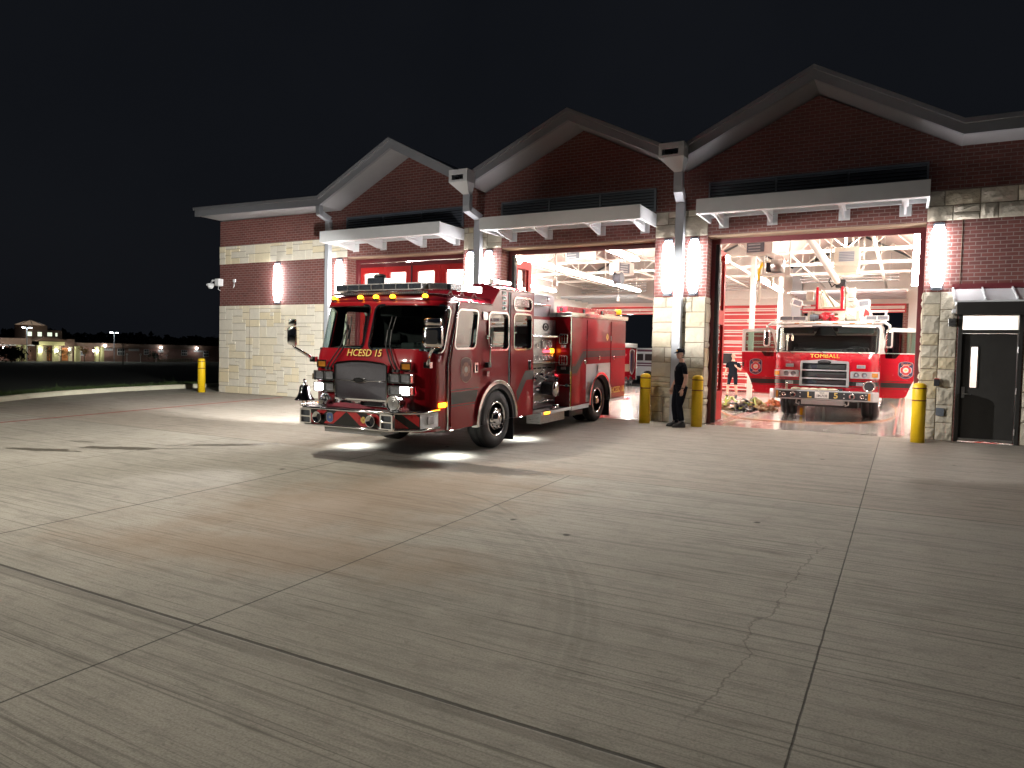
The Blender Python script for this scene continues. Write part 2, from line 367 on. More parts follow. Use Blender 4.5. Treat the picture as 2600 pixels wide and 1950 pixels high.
def apron_mat():
    m, nt, b = nodes('broomed_concrete')
    tc = N(nt, 'ShaderNodeTexCoord'); P = tc.outputs['Object']
    sx = N(nt, 'ShaderNodeSeparateXYZ'); nt.links.new(P, sx.inputs[0]); X, Y = sx.outputs[0], sx.outputs[1]
    def mapn(scale, stretch, det=5, ro=.6, rot=0, dist=0):
        mp = N(nt, 'ShaderNodeMapping'); mp.inputs['Scale'].default_value = stretch; mp.inputs['Rotation'].default_value = (0, 0, rot)
        nt.links.new(P, mp.inputs[0]); n = N(nt, 'ShaderNodeTexNoise', Scale=scale, Detail=det, Roughness=ro, Distortion=dist); nt.links.new(mp.outputs[0], n.inputs['Vector'])
        return n.outputs['Fac']
    def rng(v, a, b_, c, d):
        n = N(nt, 'ShaderNodeMapRange'); n.interpolation_type = 'SMOOTHSTEP'
        for i, q in enumerate((a, b_, c, d)): n.inputs[i+1].default_value = q
        nt.links.new(v, n.inputs[0]); return n.outputs[0]
    def mul(a, b_): return math2(nt, 'MULTIPLY', a, b_)
    big = mapn(.35, (1,1,1), 6); wob = mapn(1.6, (1,1,1), 4); wob2 = mapn(5, (1,1,1), 4)
    wob3 = mapn(3.2, (1,2.2,1), 5, .65, .4); fine = mapn(70, (1,1,1), 3); streak = mapn(1.0, (.40,10,1), 7, .72, .02, .5); streak2 = mapn(1.0, (1.3,26,1), 4, .6, -.015, .3); grit = mapn(16, (1,1,1), 5, .7); mot = mapn(2.6, (1,1.6,1), 8, .72); scr = mapn(1.0, (.22,34,1), 3, .5, .03, .2)
    rp = N(nt, 'ShaderNodeMix', _data_type='RGBA'); rp.inputs[6].default_value = (.33,.31,.27,1); rp.inputs[7].default_value = (.44,.415,.365,1)
    nt.links.new(rng(big, .3, .7, 0, 1), rp.inputs[0]); c = rp.outputs[2]
    def mixc(c, fac, colr, mode='MIX'):
        n = N(nt, 'ShaderNodeMix', _data_type='RGBA', _blend_type=mode); nt.links.new(fac, n.inputs[0]); nt.links.new(c, n.inputs[6]); n.inputs[7].default_value = col4(colr); return n.outputs[2]
    # slabs poured nearer the doors are greyer
    c = mixc(c, mul(rng(Y, 9.36, 9.44, 0, .75), 1.0), (.36,.315,.265))
    c = mixc(c, mul(math2(nt, 'SUBTRACT', 1.0, rng(X, -21.3, -21.2, 0, 1)), .6), (.44,.42,.33))  # pale concrete towards the kerb, yellowish lamplight mixed into its colour
    # drag streaks of the broom and old scrapes
    c = mixc(c, rng(streak, .50, .70, 0, .50), (.10,.094,.085)); c = mixc(c, rng(streak2, .52, .74, 0, .46), (.10,.094,.082)); c = mixc(c, rng(streak2, .26, .44, .26, 0), (.52,.50,.44)); c = mixc(c, rng(scr, .57, .68, 0, .58), (.085,.08,.07)); c = mixc(c, rng(math2(nt, 'ADD', big, math2(nt, 'MULTIPLY', X, .03)), .45, .75, 0, .38), (.19,.18,.16))
    c = mixc(c, rng(fine, .35, .75, 0, .42), (.12,.115,.10)); c = mixc(c, rng(mot, .5, .68, 0, .35), (.15,.142,.125)); c = mixc(c, rng(mot, .32, .46, .28, 0), (.46,.44,.39)); c = mixc(c, rng(grit, .55, .72, 0, .42), (.13,.12,.10))
    def ell(cx, cy, rx, ry, rot, soft, wn, amp):
        dx = math2(nt, 'SUBTRACT', X, cx); dy = math2(nt, 'SUBTRACT', Y, cy); ca, sa = math.cos(rot), math.sin(rot)
        u = math2(nt, 'DIVIDE', math2(nt, 'ADD', mul(dx, ca), mul(dy, sa)), rx); v = math2(nt, 'DIVIDE', math2(nt, 'SUBTRACT', mul(dy, ca), mul(dx, sa)), ry)
        d = math2(nt, 'SQRT', math2(nt, 'ADD', mul(u, u), mul(v, v)))
        return rng(math2(nt, 'ADD', d, mul(math2(nt, 'SUBTRACT', wn, .5), amp)), 1.0-soft, 1.0+soft*.3, 1, 0)
    # warm-lit shade in front of the bays, painted as a brown tint
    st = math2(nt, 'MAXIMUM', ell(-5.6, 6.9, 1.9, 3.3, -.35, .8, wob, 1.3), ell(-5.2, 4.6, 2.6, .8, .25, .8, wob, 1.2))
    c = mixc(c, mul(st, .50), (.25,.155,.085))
    # damp patches, and the engine's bumper shadow painted in among them
    wet_shade = None
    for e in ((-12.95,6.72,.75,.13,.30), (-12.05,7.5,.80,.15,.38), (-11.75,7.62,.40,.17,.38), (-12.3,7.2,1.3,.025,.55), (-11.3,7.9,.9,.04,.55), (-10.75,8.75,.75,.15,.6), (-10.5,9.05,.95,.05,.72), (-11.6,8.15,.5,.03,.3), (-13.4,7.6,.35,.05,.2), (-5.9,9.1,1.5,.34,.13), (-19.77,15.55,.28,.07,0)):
        k = ell(*e, .18, wob3, 2.3); wet_shade = k if wet_shade is None else math2(nt, 'MAXIMUM', wet_shade, k)
    c = mixc(c, mul(wet_shade, .80), (.075,.065,.05))
    # tyre scrub arcs
    for cx, cy, r, w, s, y0, y1 in ARCS:
        dx = math2(nt, 'SUBTRACT', X, cx); dy = math2(nt, 'SUBTRACT', Y, cy)
        d = math2(nt, 'ABSOLUTE', math2(nt, 'SUBTRACT', math2(nt, 'SQRT', math2(nt, 'ADD', mul(dx, dx), mul(dy, dy))), r))
        k = mul(mul(rng(d, w*.4, w, s, 0), rng(Y, y0, y0+.9, 0, 1)), mul(rng(Y, y1-.5, y1, 1, 0), rng(X, cx, cx+.6, 0, 1)))
        c = mixc(c, mul(k, rng(streak2, .3, .6, .55, 1)), (.05,.048,.045))
    # grease spots
    vo = N(nt, 'ShaderNodeTexVoronoi', Scale=1.15, Randomness=1.0); nt.links.new(P, vo.inputs['Vector'])
    rs = N(nt, 'ShaderNodeSeparateColor'); nt.links.new(vo.outputs['Color'], rs.inputs[0])
    sp = mul(rng(math2(nt, 'ADD', vo.outputs['Distance'], mul(math2(nt, 'SUBTRACT', wob2, .5), .12)), .02, .06, 1, 0), rng(rs.outputs[0], .25, .4, 0, .85))
    c = mixc(c, sp, (.03,.028,.025))
    # sawn joints
    jt = None; wj = mul(math2(nt, 'SUBTRACT', wob2, .5), .012)
    def line(v, at, w, lo=None, hi=None, other=None):
        d = math2(nt, 'ABSOLUTE', math2(nt, 'ADD', math2(nt, 'SUBTRACT', v, at), wj)); k = rng(d, w*.5, w, 1, 0)
        if hi is not None: k = mul(k, rng(other, hi-.02, hi+.02, 1, 0))
        return k
    L = [line(X, -4.22, .010, hi=9.4, other=Y), line(X, -7.84, .015, hi=9.4, other=Y), line(X, -11.5, .011, hi=9.4, other=Y), line(X, -.42, .008), line(X, 3.2, .012),
         line(Y, 3.15, .018), line(Y, 9.4, .010), line(Y, -4.0, .02), line(X, -14.1, .01)]
    for k in L: jt = k if jt is None else math2(nt, 'MAXIMUM', jt, k)
    c = mixc(c, mul(jt, .80), (.02,.019,.017))
    c = mixc(c, mul(line(Y, 3.09, .05), .35), (.09,.085,.075))
    ck = math2(nt, 'ADD', math2(nt, 'MULTIPLY_ADD', Y, -.07, X), math2(nt, 'ADD', mul(math2(nt, 'SUBTRACT', wob, .5), .45), mul(math2(nt, 'SUBTRACT', wob2, .5), .05)))
    c = mixc(c, mul(mul(rng(math2(nt, 'ABSOLUTE', math2(nt, 'ADD', ck, 1.18)), .003, .010, .4, 0), rng(Y, 3.3, 4.0, 0, 1)), rng(Y, 7.0, 8.2, 1, 0)), (.05,.045,.04))
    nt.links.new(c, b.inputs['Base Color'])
    nt.links.new(rng(wet_shade, 0, 1, .86, .42), b.inputs['Roughness'])
    hh = math2(nt, 'ADD', math2(nt, 'ADD', mul(streak2, .7), mul(fine, .3)), math2(nt, 'ADD', mul(jt, -2.0), mul(grit, .5)))
    bp = N(nt, 'ShaderNodeBump', Strength=.42, Distance=.012); nt.links.new(hh, bp.inputs['Height']); nt.links.new(bp.outputs[0], b.inputs['Normal'])
    return m
ARCS = [(-5.94, 3.03, r_, w_, s_, 3.2, 7.7) for r_, w_, s_ in ((4.37,.05,.12), (4.27,.06,.17), (4.15,.07,.15), (4.0,.05,.07), (3.72,.07,.06))]+[(-5.4, 5.6, 2.05, .03, .30, 6.6, 8.0), (-4.6, 6.2, 1.1, .03, .3, 6.4, 7.5)]
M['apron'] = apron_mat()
def floor_mat():
    m, nt, b = nodes('sealed_concrete_floor')
    tc = N(nt, 'ShaderNodeTexCoord'); nz = N(nt, 'ShaderNodeTexNoise', Scale=.9, Detail=7, Roughness=.65); nt.links.new(tc.outputs['Object'], nz.inputs['Vector'])
    mx = N(nt, 'ShaderNodeMix', _data_type='RGBA'); mx.inputs[6].default_value = (.50,.47,.43,1); mx.inputs[7].default_value = (.72,.68,.62,1)
    nt.links.new(nz.outputs['Fac'], mx.inputs[0]); nt.links.new(mx.outputs[2], b.inputs['Base Color'])
    n2 = N(nt, 'ShaderNodeTexNoise', Scale=3.5, Detail=6); mp = N(nt, 'ShaderNodeMapping'); mp.inputs['Scale'].default_value = (1, .25, 1); nt.links.new(tc.outputs['Object'], mp.inputs[0]); nt.links.new(mp.outputs[0], n2.inputs['Vector'])
    mr = N(nt, 'ShaderNodeMapRange'); mr.inputs[3].default_value = .06; mr.inputs[4].default_value = .30; nt.links.new(n2.outputs['Fac'], mr.inputs[0]); nt.links.new(mr.outputs[0], b.inputs['Roughness'])
    b.inputs['Coat Weight'].default_value = .5; b.inputs['Coat Roughness'].default_value = .08
    return m
M['floor'] = floor_mat()
M['earth'] = mat('dark_field', (.022,.028,.012), .95, var=.5, vs=.6, bump=.5, bs=6)
M['asphalt'] = mat('rear_asphalt', (.20,.195,.18), .9, var=.2, vs=2, bump=.3)

# kerb line (apron frame), from behind the wall corner towards the street
KERB = [(-21.6,26), (-22.4,21), (-23.0,18.6), (-23.45,16.9), (-23.75,15.4), (-23.8,14.2), (-23.72,13.1), (-23.4,11.9), (-22.85,10.8), (-22.0,9.6), (-20.6,8.0), (-19.5,5.5), (-19.2,0), (-19.2,-40)]
mb = MB(); mb.add([(x, y, 0) for x, y in KERB]+[(40,-40,0), (40,16.74,0), (-20.9,16.74,0), (-20.9,26,0)], [tuple(range(len(KERB)+4))])
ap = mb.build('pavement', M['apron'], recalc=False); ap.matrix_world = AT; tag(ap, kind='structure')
if ap.data.polygons[0].normal.z < 0: ap.data.flip_normals()
def kerb_path(off): return [(Vector((x, y))) for x, y in KERB]
mb = MB()
pts = [Vector(p) for p in KERB]
rings = []
for i, p in enumerate(pts):
    d = (pts[min(i+1, len(pts)-1)]-pts[max(i-1, 0)]).normalized(); n = Vector((d.y, -d.x))   # towards the field
    prof = [(0,-.3), (0,.10), (.03,.15), (.17,.15), (.19,.10), (.19,-.3)]
    rings.append([(p.x+n.x*a, p.y+n.y*a, z) for a, z in prof])
mb.loft(rings, True, False)
k = mb.build('kerb', M['concretec'], bevel=.012); k.matrix_world = AT; tag(k, kind='structure')

# ground: one sheet to the horizon, falling gently away from the pad; it lies under the pad and the floor
def dist_out(x, y):
    dx = max(0, -24-x, x-12); dy = max(0, -40-y, y-62); return math.hypot(dx, dy)
def ground_z(x, y):
    d = dist_out(x, y)
    z = -1.6-.0022*min(d, 900)
    if d > 0:
        up = (-.10 if y < 12 else .02)
        lift = max(0, 1-d/9); z = max(z, up-.028*max(0, Y0-y)*.6-.0175*min(d, 120)) if d > 0.05 else z
    return z
mb = MB()
xs = [-1500,-900,-500,-300,-200,-150,-120,-90,-70,-55,-44,-37,-32,-28.5,-26,-24.4,-24.001,-23.9,-10,5,11.9,12.01,14,20,30,60,140,400,1200]
ys = [-600,-200,-80,-50,-40.01,-39.9,-20,-5,5,9,12,14,16,18,22,28,36,48,61.9,62.01,66,72,80,95,120,160,220,320,500,900,1500]
mb.add([(x, y, ground_z(x, y)+(mnoise.noise((x*.13, y*.13, 0))*.12 if dist_out(x, y) > 2 else 0)) for y in ys for x in xs],
       [(j*len(xs)+i, j*len(xs)+i+1, (j+1)*len(xs)+i+1, (j+1)*len(xs)+i) for j in range(len(ys)-1) for i in range(len(xs)-1)], True)
tag(mb.build('ground', M['earth'], recalc=False), kind='structure')
# verge between kerb and field and the grass on it
mb = MB(); rings = []
for i, p in enumerate(pts):
    d = (pts[min(i+1, len(pts)-1)]-pts[max(i-1, 0)]).normalized(); n = Vector((d.y, -d.x)); q = [p+n*a for a in (.185, 1.2, 3.5, 9.0)]
    w = [A2T(v.x, v.y) for v in q]
    rings.append([(w[0].x, w[0].y, w[0].z+.10), (w[1].x, w[1].y, w[1].z+.09), (w[2].x, w[2].y, w[2].z-.05), (w[3].x, w[3].y, ground_z(w[3].x, w[3].y)-.25)])
o = len(rings); vs = [p for r in rings for p in r]
mb.add(vs, [(j*4+i, j*4+i+1, (j+1)*4+i+1, (j+1)*4+i) for j in range(o-1) for i in range(3)], True)
vg = mb.build('terrain', M['earth'], recalc=False); tag(vg, kind='structure')
rg = random.Random(3); mb = MB()
for k in range(15000):
    t = rg.uniform(1.0, 10.5); i = int(t); f = t-i; a, b = pts[i], pts[i+1]; p = a.lerp(b, f); d = (b-a).normalized(); n = Vector((d.y, -d.x))
    off = .2+abs(rg.gauss(0, 1.1)); q = p+n*off; w = A2T(q.x, q.y); zb = w.z+.09-.03*off
    h = rg.uniform(.04, .12)*(1.9 if rg.random() < .05 else 1)*(1.6 if (mnoise.noise((q.x*.9, q.y*.9, 3)) > .25) else 1); an = rg.uniform(0, 6.28); wd = .007; lx, ly = rg.gauss(0, .4)*h, rg.gauss(0, .4)*h
    mb.add([(w.x-wd*math.cos(an), w.y-wd*math.sin(an), zb), (w.x+wd*math.cos(an), w.y+wd*math.sin(an), zb), (w.x+lx, w.y+ly, zb+h)], [(0,1,2)])
tag(mb.build('verge_grass', M['grass'], recalc=False), 'short grass growing along the back of the pale kerb', 'grass', kind='stuff')
# red painted line on the apron
mb = MB(); mb.box(-17.66, -17.57, -6, 16.5, .001, .004); o = mb.build('road_marking', M['darkred']); o.matrix_world = AT; tag(o, kind='structure')
o.data.materials[0] = mat('worn_red_line_paint', (.30,.05,.045), .8, var=.4, vs=9)
# station floor, its painted lines, and the paving behind the station
mb = MB(); mb.box(-20.8, 9, 16.765, 36.4, -.3, .0); tag(mb.build('floor', M['floor']), kind='structure')
M['floorline'] = mat('red_floor_line', (.50,.16,.13), .35, var=.3, vs=6)
mb = MB()
for x in (-10.15, -4.05, -.2):
    for dx in (0, .16): mb.box(x+dx, x+dx+.05, 17.3, 35.5, .002, .005)
tag(mb.build('floor_marking', M['floorline']), kind='structure')
mb = MB(); mb.box(-26, 12, 36.41, 62, -1.2, -.18); tag(mb.build('road', M['asphalt']), kind='structure')

# night sky
w = bpy.data.worlds.new('World'); sc.world = w; w.use_nodes = True; nt = w.node_tree; bg = nt.nodes['Background']
sky = N(nt, 'ShaderNodeTexSky'); sky.sky_type = 'NISHITA'; sky.sun_disc = False; sky.sun_elevation = R(-2); sky.sun_rotation = R(230); sky.dust_density = 4
ad = N(nt, 'ShaderNodeMix', _data_type='RGBA', _blend_type='ADD'); ad.inputs[0].default_value = 1
tcw = N(nt, 'ShaderNodeTexCoord'); nzw = N(nt, 'ShaderNodeTexNoise', Scale=2.2, Detail=5, Roughness=.55); nt.links.new(tcw.outputs['Generated'], nzw.inputs['Vector'])
mxw = N(nt, 'ShaderNodeMix', _data_type='RGBA'); mxw.inputs[6].default_value = (.0026,.0032,.0046,1); mxw.inputs[7].default_value = (.0062,.0070,.0092,1); nt.links.new(nzw.outputs['Fac'], mxw.inputs[0])
scl = N(nt, 'ShaderNodeMix', _data_type='RGBA', _blend_type='MULTIPLY'); scl.inputs[0].default_value = 1; scl.inputs[7].default_value = (.004,.004,.004,1)
nt.links.new(sky.outputs[0], scl.inputs[6]); nt.links.new(mxw.outputs[2], ad.inputs[6]); nt.links.new(scl.outputs[2], ad.inputs[7])
nt.links.new(ad.outputs[2], bg.inputs[0]); bg.inputs[1].default_value = 1.0
# ------------------------------------------------------------------ the fire station
BAYS = [(-15.17,-10.92), (-9.70,-5.42), (-4.16,.25)]
YF, YI, YR = 16.76, 17.16, 36.0
SL0 = (-12, 16.76, 0)
st = thing('fire_station', 'red brick and pale stone fire station with three gabled bays and lit interior', 'building', SL0)
SI = Matrix.Translation(SL0).inverted()
def sb(mb, name, mats, parent=None, **k):
    """a part (or sub-part) of the station, modelled in world coordinates"""
    return mb.build(name, mats, parent or st, world=SI if parent is None else Matrix.Identity(4), **k)

def ashlar(mb, u0, u1, z0, z1, fm, mod=(.15,.10), rough=0.0, rnd=random, proud=.02, smooth=.012):
    """random ashlar: courses of unequal stones over a mortar bed; fm(u, z, out) -> point"""
    nx = max(1, round((u1-u0)/mod[0])); nz = max(1, round((z1-z0)/mod[1])); du = (u1-u0)/nx; dz = (z1-z0)/nz
    used = [[False]*nz for _ in range(nx)]
    mb.m = 1; mb.add([fm(u0, z0, 0), fm(u1, z0, 0), fm(u1, z1, 0), fm(u0, z1, 0)], [(0,1,2,3)]); mb.m = 0
    sizes = [(3,2),(4,2),(2,2),(3,1),(4,3),(5,2),(2,3),(3,3),(2,2),(5,3)]
    for j in range(nz):
        for i in range(nx):
            if used[i][j]: continue
            rnd.shuffle(sizes)
            for w, h in sizes+[(1,1)]:
                if i+w > nx or j+h > nz: continue
                if nx-(i+w) == 1: continue
                if any(used[i+a][j+b] for a in range(w) for b in range(h)): continue
                break
            for a in range(w):
                for b in range(h): used[i+a][j+b] = True
            g = .006; a0, a1, b0, b1 = u0+i*du+g, u0+(i+w)*du-g, z0+j*dz+g, z0+(j+h)*dz-g
            pr = proud*rnd.uniform(.6, 1.3)
            K, L = (5, 4) if rough else (2, 2)
            vs = [fm(a0, b0, 0), fm(a1, b0, 0), fm(a1, b1, 0), fm(a0, b1, 0)]
            for q in range(L):
                for p in range(K):
                    edge = p in (0, K-1) or q in (0, L-1); e = smooth if edge else 0
                    uu = a0+e*(p == 0)-e*(p == K-1)+(a1-a0)*p/(K-1)+(0 if edge else rnd.uniform(-.02, .02)); zz = b0+e*(q == 0)-e*(q == L-1)+(b1-b0)*q/(L-1)+(0 if edge else rnd.uniform(-.01, .01))
                    vs.append(fm(uu, zz, pr*(.55 if edge and rough else 1)+(rough*rnd.uniform(0, 1) if not edge else rough*rnd.uniform(0, .25))))
            o = 4; fs = [(o+q*K+p, o+q*K+p+1, o+(q+1)*K+p+1, o+(q+1)*K+p) for q in range(L-1) for p in range(K-1)]
            bt = [o+p for p in range(K)]; tp = [o+(L-1)*K+p for p in range(K)]; lf = [o+q*K for q in range(L)]; rt = [o+q*K+K-1 for q in range(L)]
            fs += [tuple([0, 1]+bt[::-1]), tuple([2, 3]+tp), tuple([3, 0]+lf), tuple([1, 2]+rt[::-1])]
            mb.add(vs, fs, False)
def front(y): return lambda u, z, o: (u, y-o, z)
rs = random.Random(11)
# --- stone base, cut smooth on the left wall, rock-faced on the piers and beside the door
mb = MB(); ashlar(mb, -20.97, -15.17, 0, 3.0, front(YF), (.165,.12), 0, rs, .012, .004)
ashlar(mb, YF+.01, 36.4, 0, 3.0, lambda u, z, o: (-20.96-o, u, z), (.145,.10), 0, rs, .012, .004)
sb(mb, 'stone_base', [M['stone'], M['mortar']], recalc=False)
for x0, x1 in ((-10.92,-9.70), (-5.42,-4.16), (.25,.86)):
    mb = MB(); ashlar(mb, x0, x1, 0, 3.0, front(YF), (.15,.12), .022, rs)
    if x1 < 0: ashlar(mb, YF+.01, YI+.1, 0, 3.0, lambda u, z, o, q=x1: (q+o, u, z), (.16,.15), .015, rs)
    if x0 > -15: ashlar(mb, YF+.01, YI+.1, 0, 3.0, lambda u, z, o, q=x0: (q-o, u, z), (.16,.15), .015, rs)
    sb(mb, 'stone_pier', [M['rock'], M['mortar']], recalc=False)
mb = MB(); ashlar(mb, 1.97, 9, 0, 2.95, front(YF), (.15,.15), .022, rs); sb(mb, 'stone_base', [M['rock'], M['mortar']], recalc=False)
# --- pale stone band at lintel height
mb = MB(); ashlar(mb, -20.97, -15.17, 4.42, 5.03, front(YF), (.145,.10), 0, rs, .014, .004); ashlar(mb, YF+.01, 36.4, 4.42, 5.03, lambda u, z, o: (-20.96-o, u, z), (.145,.10), 0, rs, .014, .004)
sb(mb, 'stone_band', [M['stone'], M['mortar']], recalc=False)
for x0, x1 in ((-10.92,-9.70), (-5.42,-4.16), (.25,9)):
    mb = MB(); ashlar(mb, x0, x1, 4.42, 5.03, front(YF), (.15,.15), .02, rs); sb(mb, 'stone_band', [M['rock'], M['mortar']], recalc=False)
# --- brick
SEG = [(-20.95,-15.17), (-10.92,-9.70), (-5.42,-4.16), (.25,9)]
mb = MB(); mb.box(-20.8, 9, 16.70, 16.765, -.4, -.004); sb(mb, 'threshold', M['brushed'])
for i, (x0, x1) in enumerate(SEG):
    mb = MB()
    if i < 3: mb.box(x0, x1, YF+.003, YI+.1, -.02, 3.0)        # core behind the stone
    else: mb.box(x0, .88, YF+.003, YI+.1, -.02, 3.0); mb.box(1.95, x1, YF+.003, YI+.1, -.02, 3.0); mb.box(.88, 1.95, YF+.003, YI+.1, 2.57, 3.0)
    mb.box(x0, x1, YF, YI+.1, 3.0, 4.42); mb.box(x0, x1, YF+.003, YI+.1, 4.42, 5.03)
    sb(mb, 'brick_wall', M['brick'])
mb = MB(); mb.box(-20.95, -20.75, YI+.1, 36.4, -.02, 5.03); sb(mb, 'brick_wall', M['brick'])
GAB = [(-20.95,5.03), (9,5.03), (9,5.88), (.78,5.88), (-1.88,7.28), (-4.69,5.92), (-7.38,7.24), (-10.26,5.92), (-12.82,7.22), (-15.46,5.86), (-20.95,5.9)]
mb = MB(); mb.prism(GAB, YF+.001, YI+.1, 'y'); mb.box(-20.95, -20.75, YI+.1, 36.4, 5.03, 5.9); sb(mb, 'gable_wall', M['brick'])
for x0, x1 in BAYS:
    mb = MB(); mb.box(x0, x1, YF, YI, 4.42, 5.03); sb(mb, 'brick_lintel', M['brick'])
    mb = MB(); mb.box(x0, x1, YF+.02, YI, 4.385, 4.418); sb(mb, 'lintel_soffit', M['tan'])
    mb = MB(); mb.box(x0, x1, YI, YI+.12, 4.27, 4.60); mb.box(x0, x0+.1, YI+.002, YI+.12, 0, 4.27); mb.box(x1-.1, x1, YI+.002, YI+.12, 0, 4.27)
    sb(mb, 'door_frame', M['darkred'], bevel=.006)
mb = MB(); mb.box(.74, 9, YF-.03, YF, 3.0, 3.15); sb(mb, 'lintel_beam', M['darkred'])
mb = MB(); mb.box(.865, .872, YF-.012, YF, 3.16, 6.2); sb(mb, 'control_joint', M['mortar'])
mb = MB(); mb.box(-19.46, -19.448, YF-.018, YF-.002, 0, 3.0); sb(mb, 'control_joint', M['mortar'])
# --- louvres above the doors
for x0, x1 in BAYS:
    mb = MB(); z0, z1 = 5.06, 5.62
    mb.box(x0, x1, YF-.02, YF-.004, z0, z1)
    lv = sb(mb, 'louvre', M['dark'])
    mb = MB(); mb.box(x0, x1, YF-.07, YF-.021, z1-.03, z1); mb.box(x0, x1, YF-.07, YF-.021, z0, z0+.03)
    for k in range(4):
        x = x0+(x1-x0-.04)*k/3; mb.box(x, x+.04, YF-.075, YF-.021, z0+.03, z1-.03)
    sb(mb, 'louvre_frame', M['louver'], lv)
    mb = MB()
    for k in range(7):
        z = z0+.05+k*.072
        for q in range(3):
            a = x0+.045+(x1-x0-.04)*q/3; b = x0-.005+(x1-x0-.04)*(q+1)/3
            mb.add([(a,YF-.066,z-.012), (b,YF-.066,z-.012), (b,YF-.03,z+.04), (a,YF-.03,z+.04), (a,YF-.066,z+.0), (b,YF-.066,z+.0), (b,YF-.03,z+.05), (a,YF-.03,z+.05)],
                   [(0,1,2,3), (7,6,5,4), (0,4,5,1), (1,5,6,2), (2,6,7,3), (3,7,4,0)])
    sb(mb, 'louvre_blade', M['louver'], lv)
# --- roof
RB = [(-21.03,5.92), (-15.46,5.83), (-12.82,7.21), (-10.26,5.93), (-7.38,7.23), (-4.69,5.93), (-1.88,7.30), (.78,5.85), (9,5.85)]
def strip(lo, hi): return [(x, z+lo) for x, z in RB]+[(x, z+hi) for x, z in RB[::-1]]
def roofprism(mb, lo, hi, y0, y1):
    n = len(RB)
    for i in range(n-1):
        (x0, z0), (x1, z1) = RB[i], RB[i+1]
        mb.prism([(x0, z0+lo), (x1, z1+lo), (x1, z1+hi), (x0, z0+hi)], y0, y1, 'y')
mb = MB(); roofprism(mb, .03, .2, 15.9, 37.2); rf = sb(mb, 'roof', M['soffit'])
mb = MB(); roofprism(mb, .0, .19, 15.80, 15.898); roofprism(mb, .19, .275, 15.72, 15.898); sb(mb, 'fascia', M['fascia'], rf)
mb = MB(); roofprism(mb, .202, .27, 15.9, 37.2); sb(mb, 'roof_sheet', M['fascia'], rf)
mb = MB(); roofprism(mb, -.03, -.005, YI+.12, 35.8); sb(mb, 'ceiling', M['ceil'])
# rain heads in the valleys and the downpipes
for x in (-10.26, -4.69):
    mb = MB()
    mb.box(x-.28, x+.28, 15.40, 15.43, 5.95, 6.0); mb.box(x-.28, x+.28, 15.40, 15.43, 6.13, 6.26); mb.box(x-.28, x-.2, 15.40, 15.43, 6.0, 6.13); mb.box(x+.16, x+.28, 15.40, 15.43, 6.0, 6.13)
    mb.box(x-.28, x-.26, 15.43, 15.79, 5.95, 6.26); mb.box(x+.26, x+.28, 15.43, 15.79, 5.95, 6.26); mb.box(x-.26, x+.26, 15.47, 15.79, 5.96, 6.0)
    rh = sb(mb, 'rain_head', M['alu'])
    mb = MB(); mb.hull8([(x-.28,15.40,5.949), (x+.28,15.40,5.949), (x+.28,15.79,5.949), (x-.28,15.79,5.949)], [(x+.02,15.62,5.66), (x+.2,15.62,5.66), (x+.2,15.77,5.66), (x+.02,15.77,5.66)]); sb(mb, 'hopper', M['alu'], rh)
    mb = MB(); mb.box(x-.16, x-.02, 15.52, 15.6, 6.01, 6.1); sb(mb, 'outlet', M['dark'], rh)
def downpipe(xf, xw, zt, ze, wd=.2, yf=15.70):
    mb = MB(); h = wd/2
    if zt > ze+.05: mb.box(xf-h, xf+h, yf-.08, yf+.08, ze, zt)
    mb.hull8([(xf-h,yf-.08,ze-.001), (xf+h,yf-.08,ze-.001), (xf+h,yf+.08,ze-.001), (xf-h,yf+.08,ze-.001)], [(xf-h,yf-.06,ze-.14), (xf+h,yf-.06,ze-.14), (xf+h,yf+.08,ze-.10), (xf-h,yf+.08,ze-.10)])
    mb.hull8([(xf-h,yf+.08,ze), (xf+h,yf+.08,ze), (xf+h,yf-.06,ze-.14), (xf-h,yf-.06,ze-.14)], [(xw-h,16.73,ze-.03), (xw+h,16.73,ze-.03), (xw+h,16.57,ze-.17), (xw-h,16.57,ze-.17)])
    mb.box(xw-h, xw+h, 16.57, 16.73, .02, ze-.10)
    return sb(mb, 'downpipe', M['downsp'], bevel=.006)
downpipe(-10.14, -10.38, 5.66, 5.36); downpipe(-4.58, -4.79, 5.66, 5.36); downpipe(-15.48, -15.85, 5.83, 5.70, .15, 15.86)
# --- canopies over the bay doors
for x0, x1 in BAYS:
    x0c, x1c = x0+.02, x1+.02
    mb = MB(); mb.box(x0c, x1c, 15.54, 15.60, 4.69, 5.01); mb.box(x0c, x0c+.05, 15.60, YF-.001, 4.69, 5.0); mb.box(x1c-.05, x1c, 15.60, YF-.001, 4.69, 5.0)
    mb.box(x0c+.05, x1c-.05, 15.60, YF-.001, 4.93, 4.985); mb.box(x0c+.05, x1c-.05, 15.60, 15.72, 4.69, 4.72); mb.box(x0c+.05, x1c-.05, YF-.08, YF-.002, 4.80, 4.92)
    ca = sb(mb, 'canopy', M['alu'], bevel=.008)
    for dx in (.36, 1.42, 2.88, 4.02):
        x = x0+dx
        mb = MB(); mb.prism([(15.73,4.72), (15.73,4.92), (YF-.09,4.92), (YF-.09,4.58), (YF-.3,4.58)], x-.02, x+.02, 'x'); mb.box(x-.11, x+.11, YF-.03, YF-.003, 4.56, 4.79); mb.box(x-.06, x+.06, 15.73, YF-.3, 4.70, 4.715)
        for q in (-.08, .08): mb.cyl((x+q, YF-.03, 4.6), (x+q, YF-.05, 4.6), .012, n=6)
        sb(mb, 'bracket', M['alu'], ca)
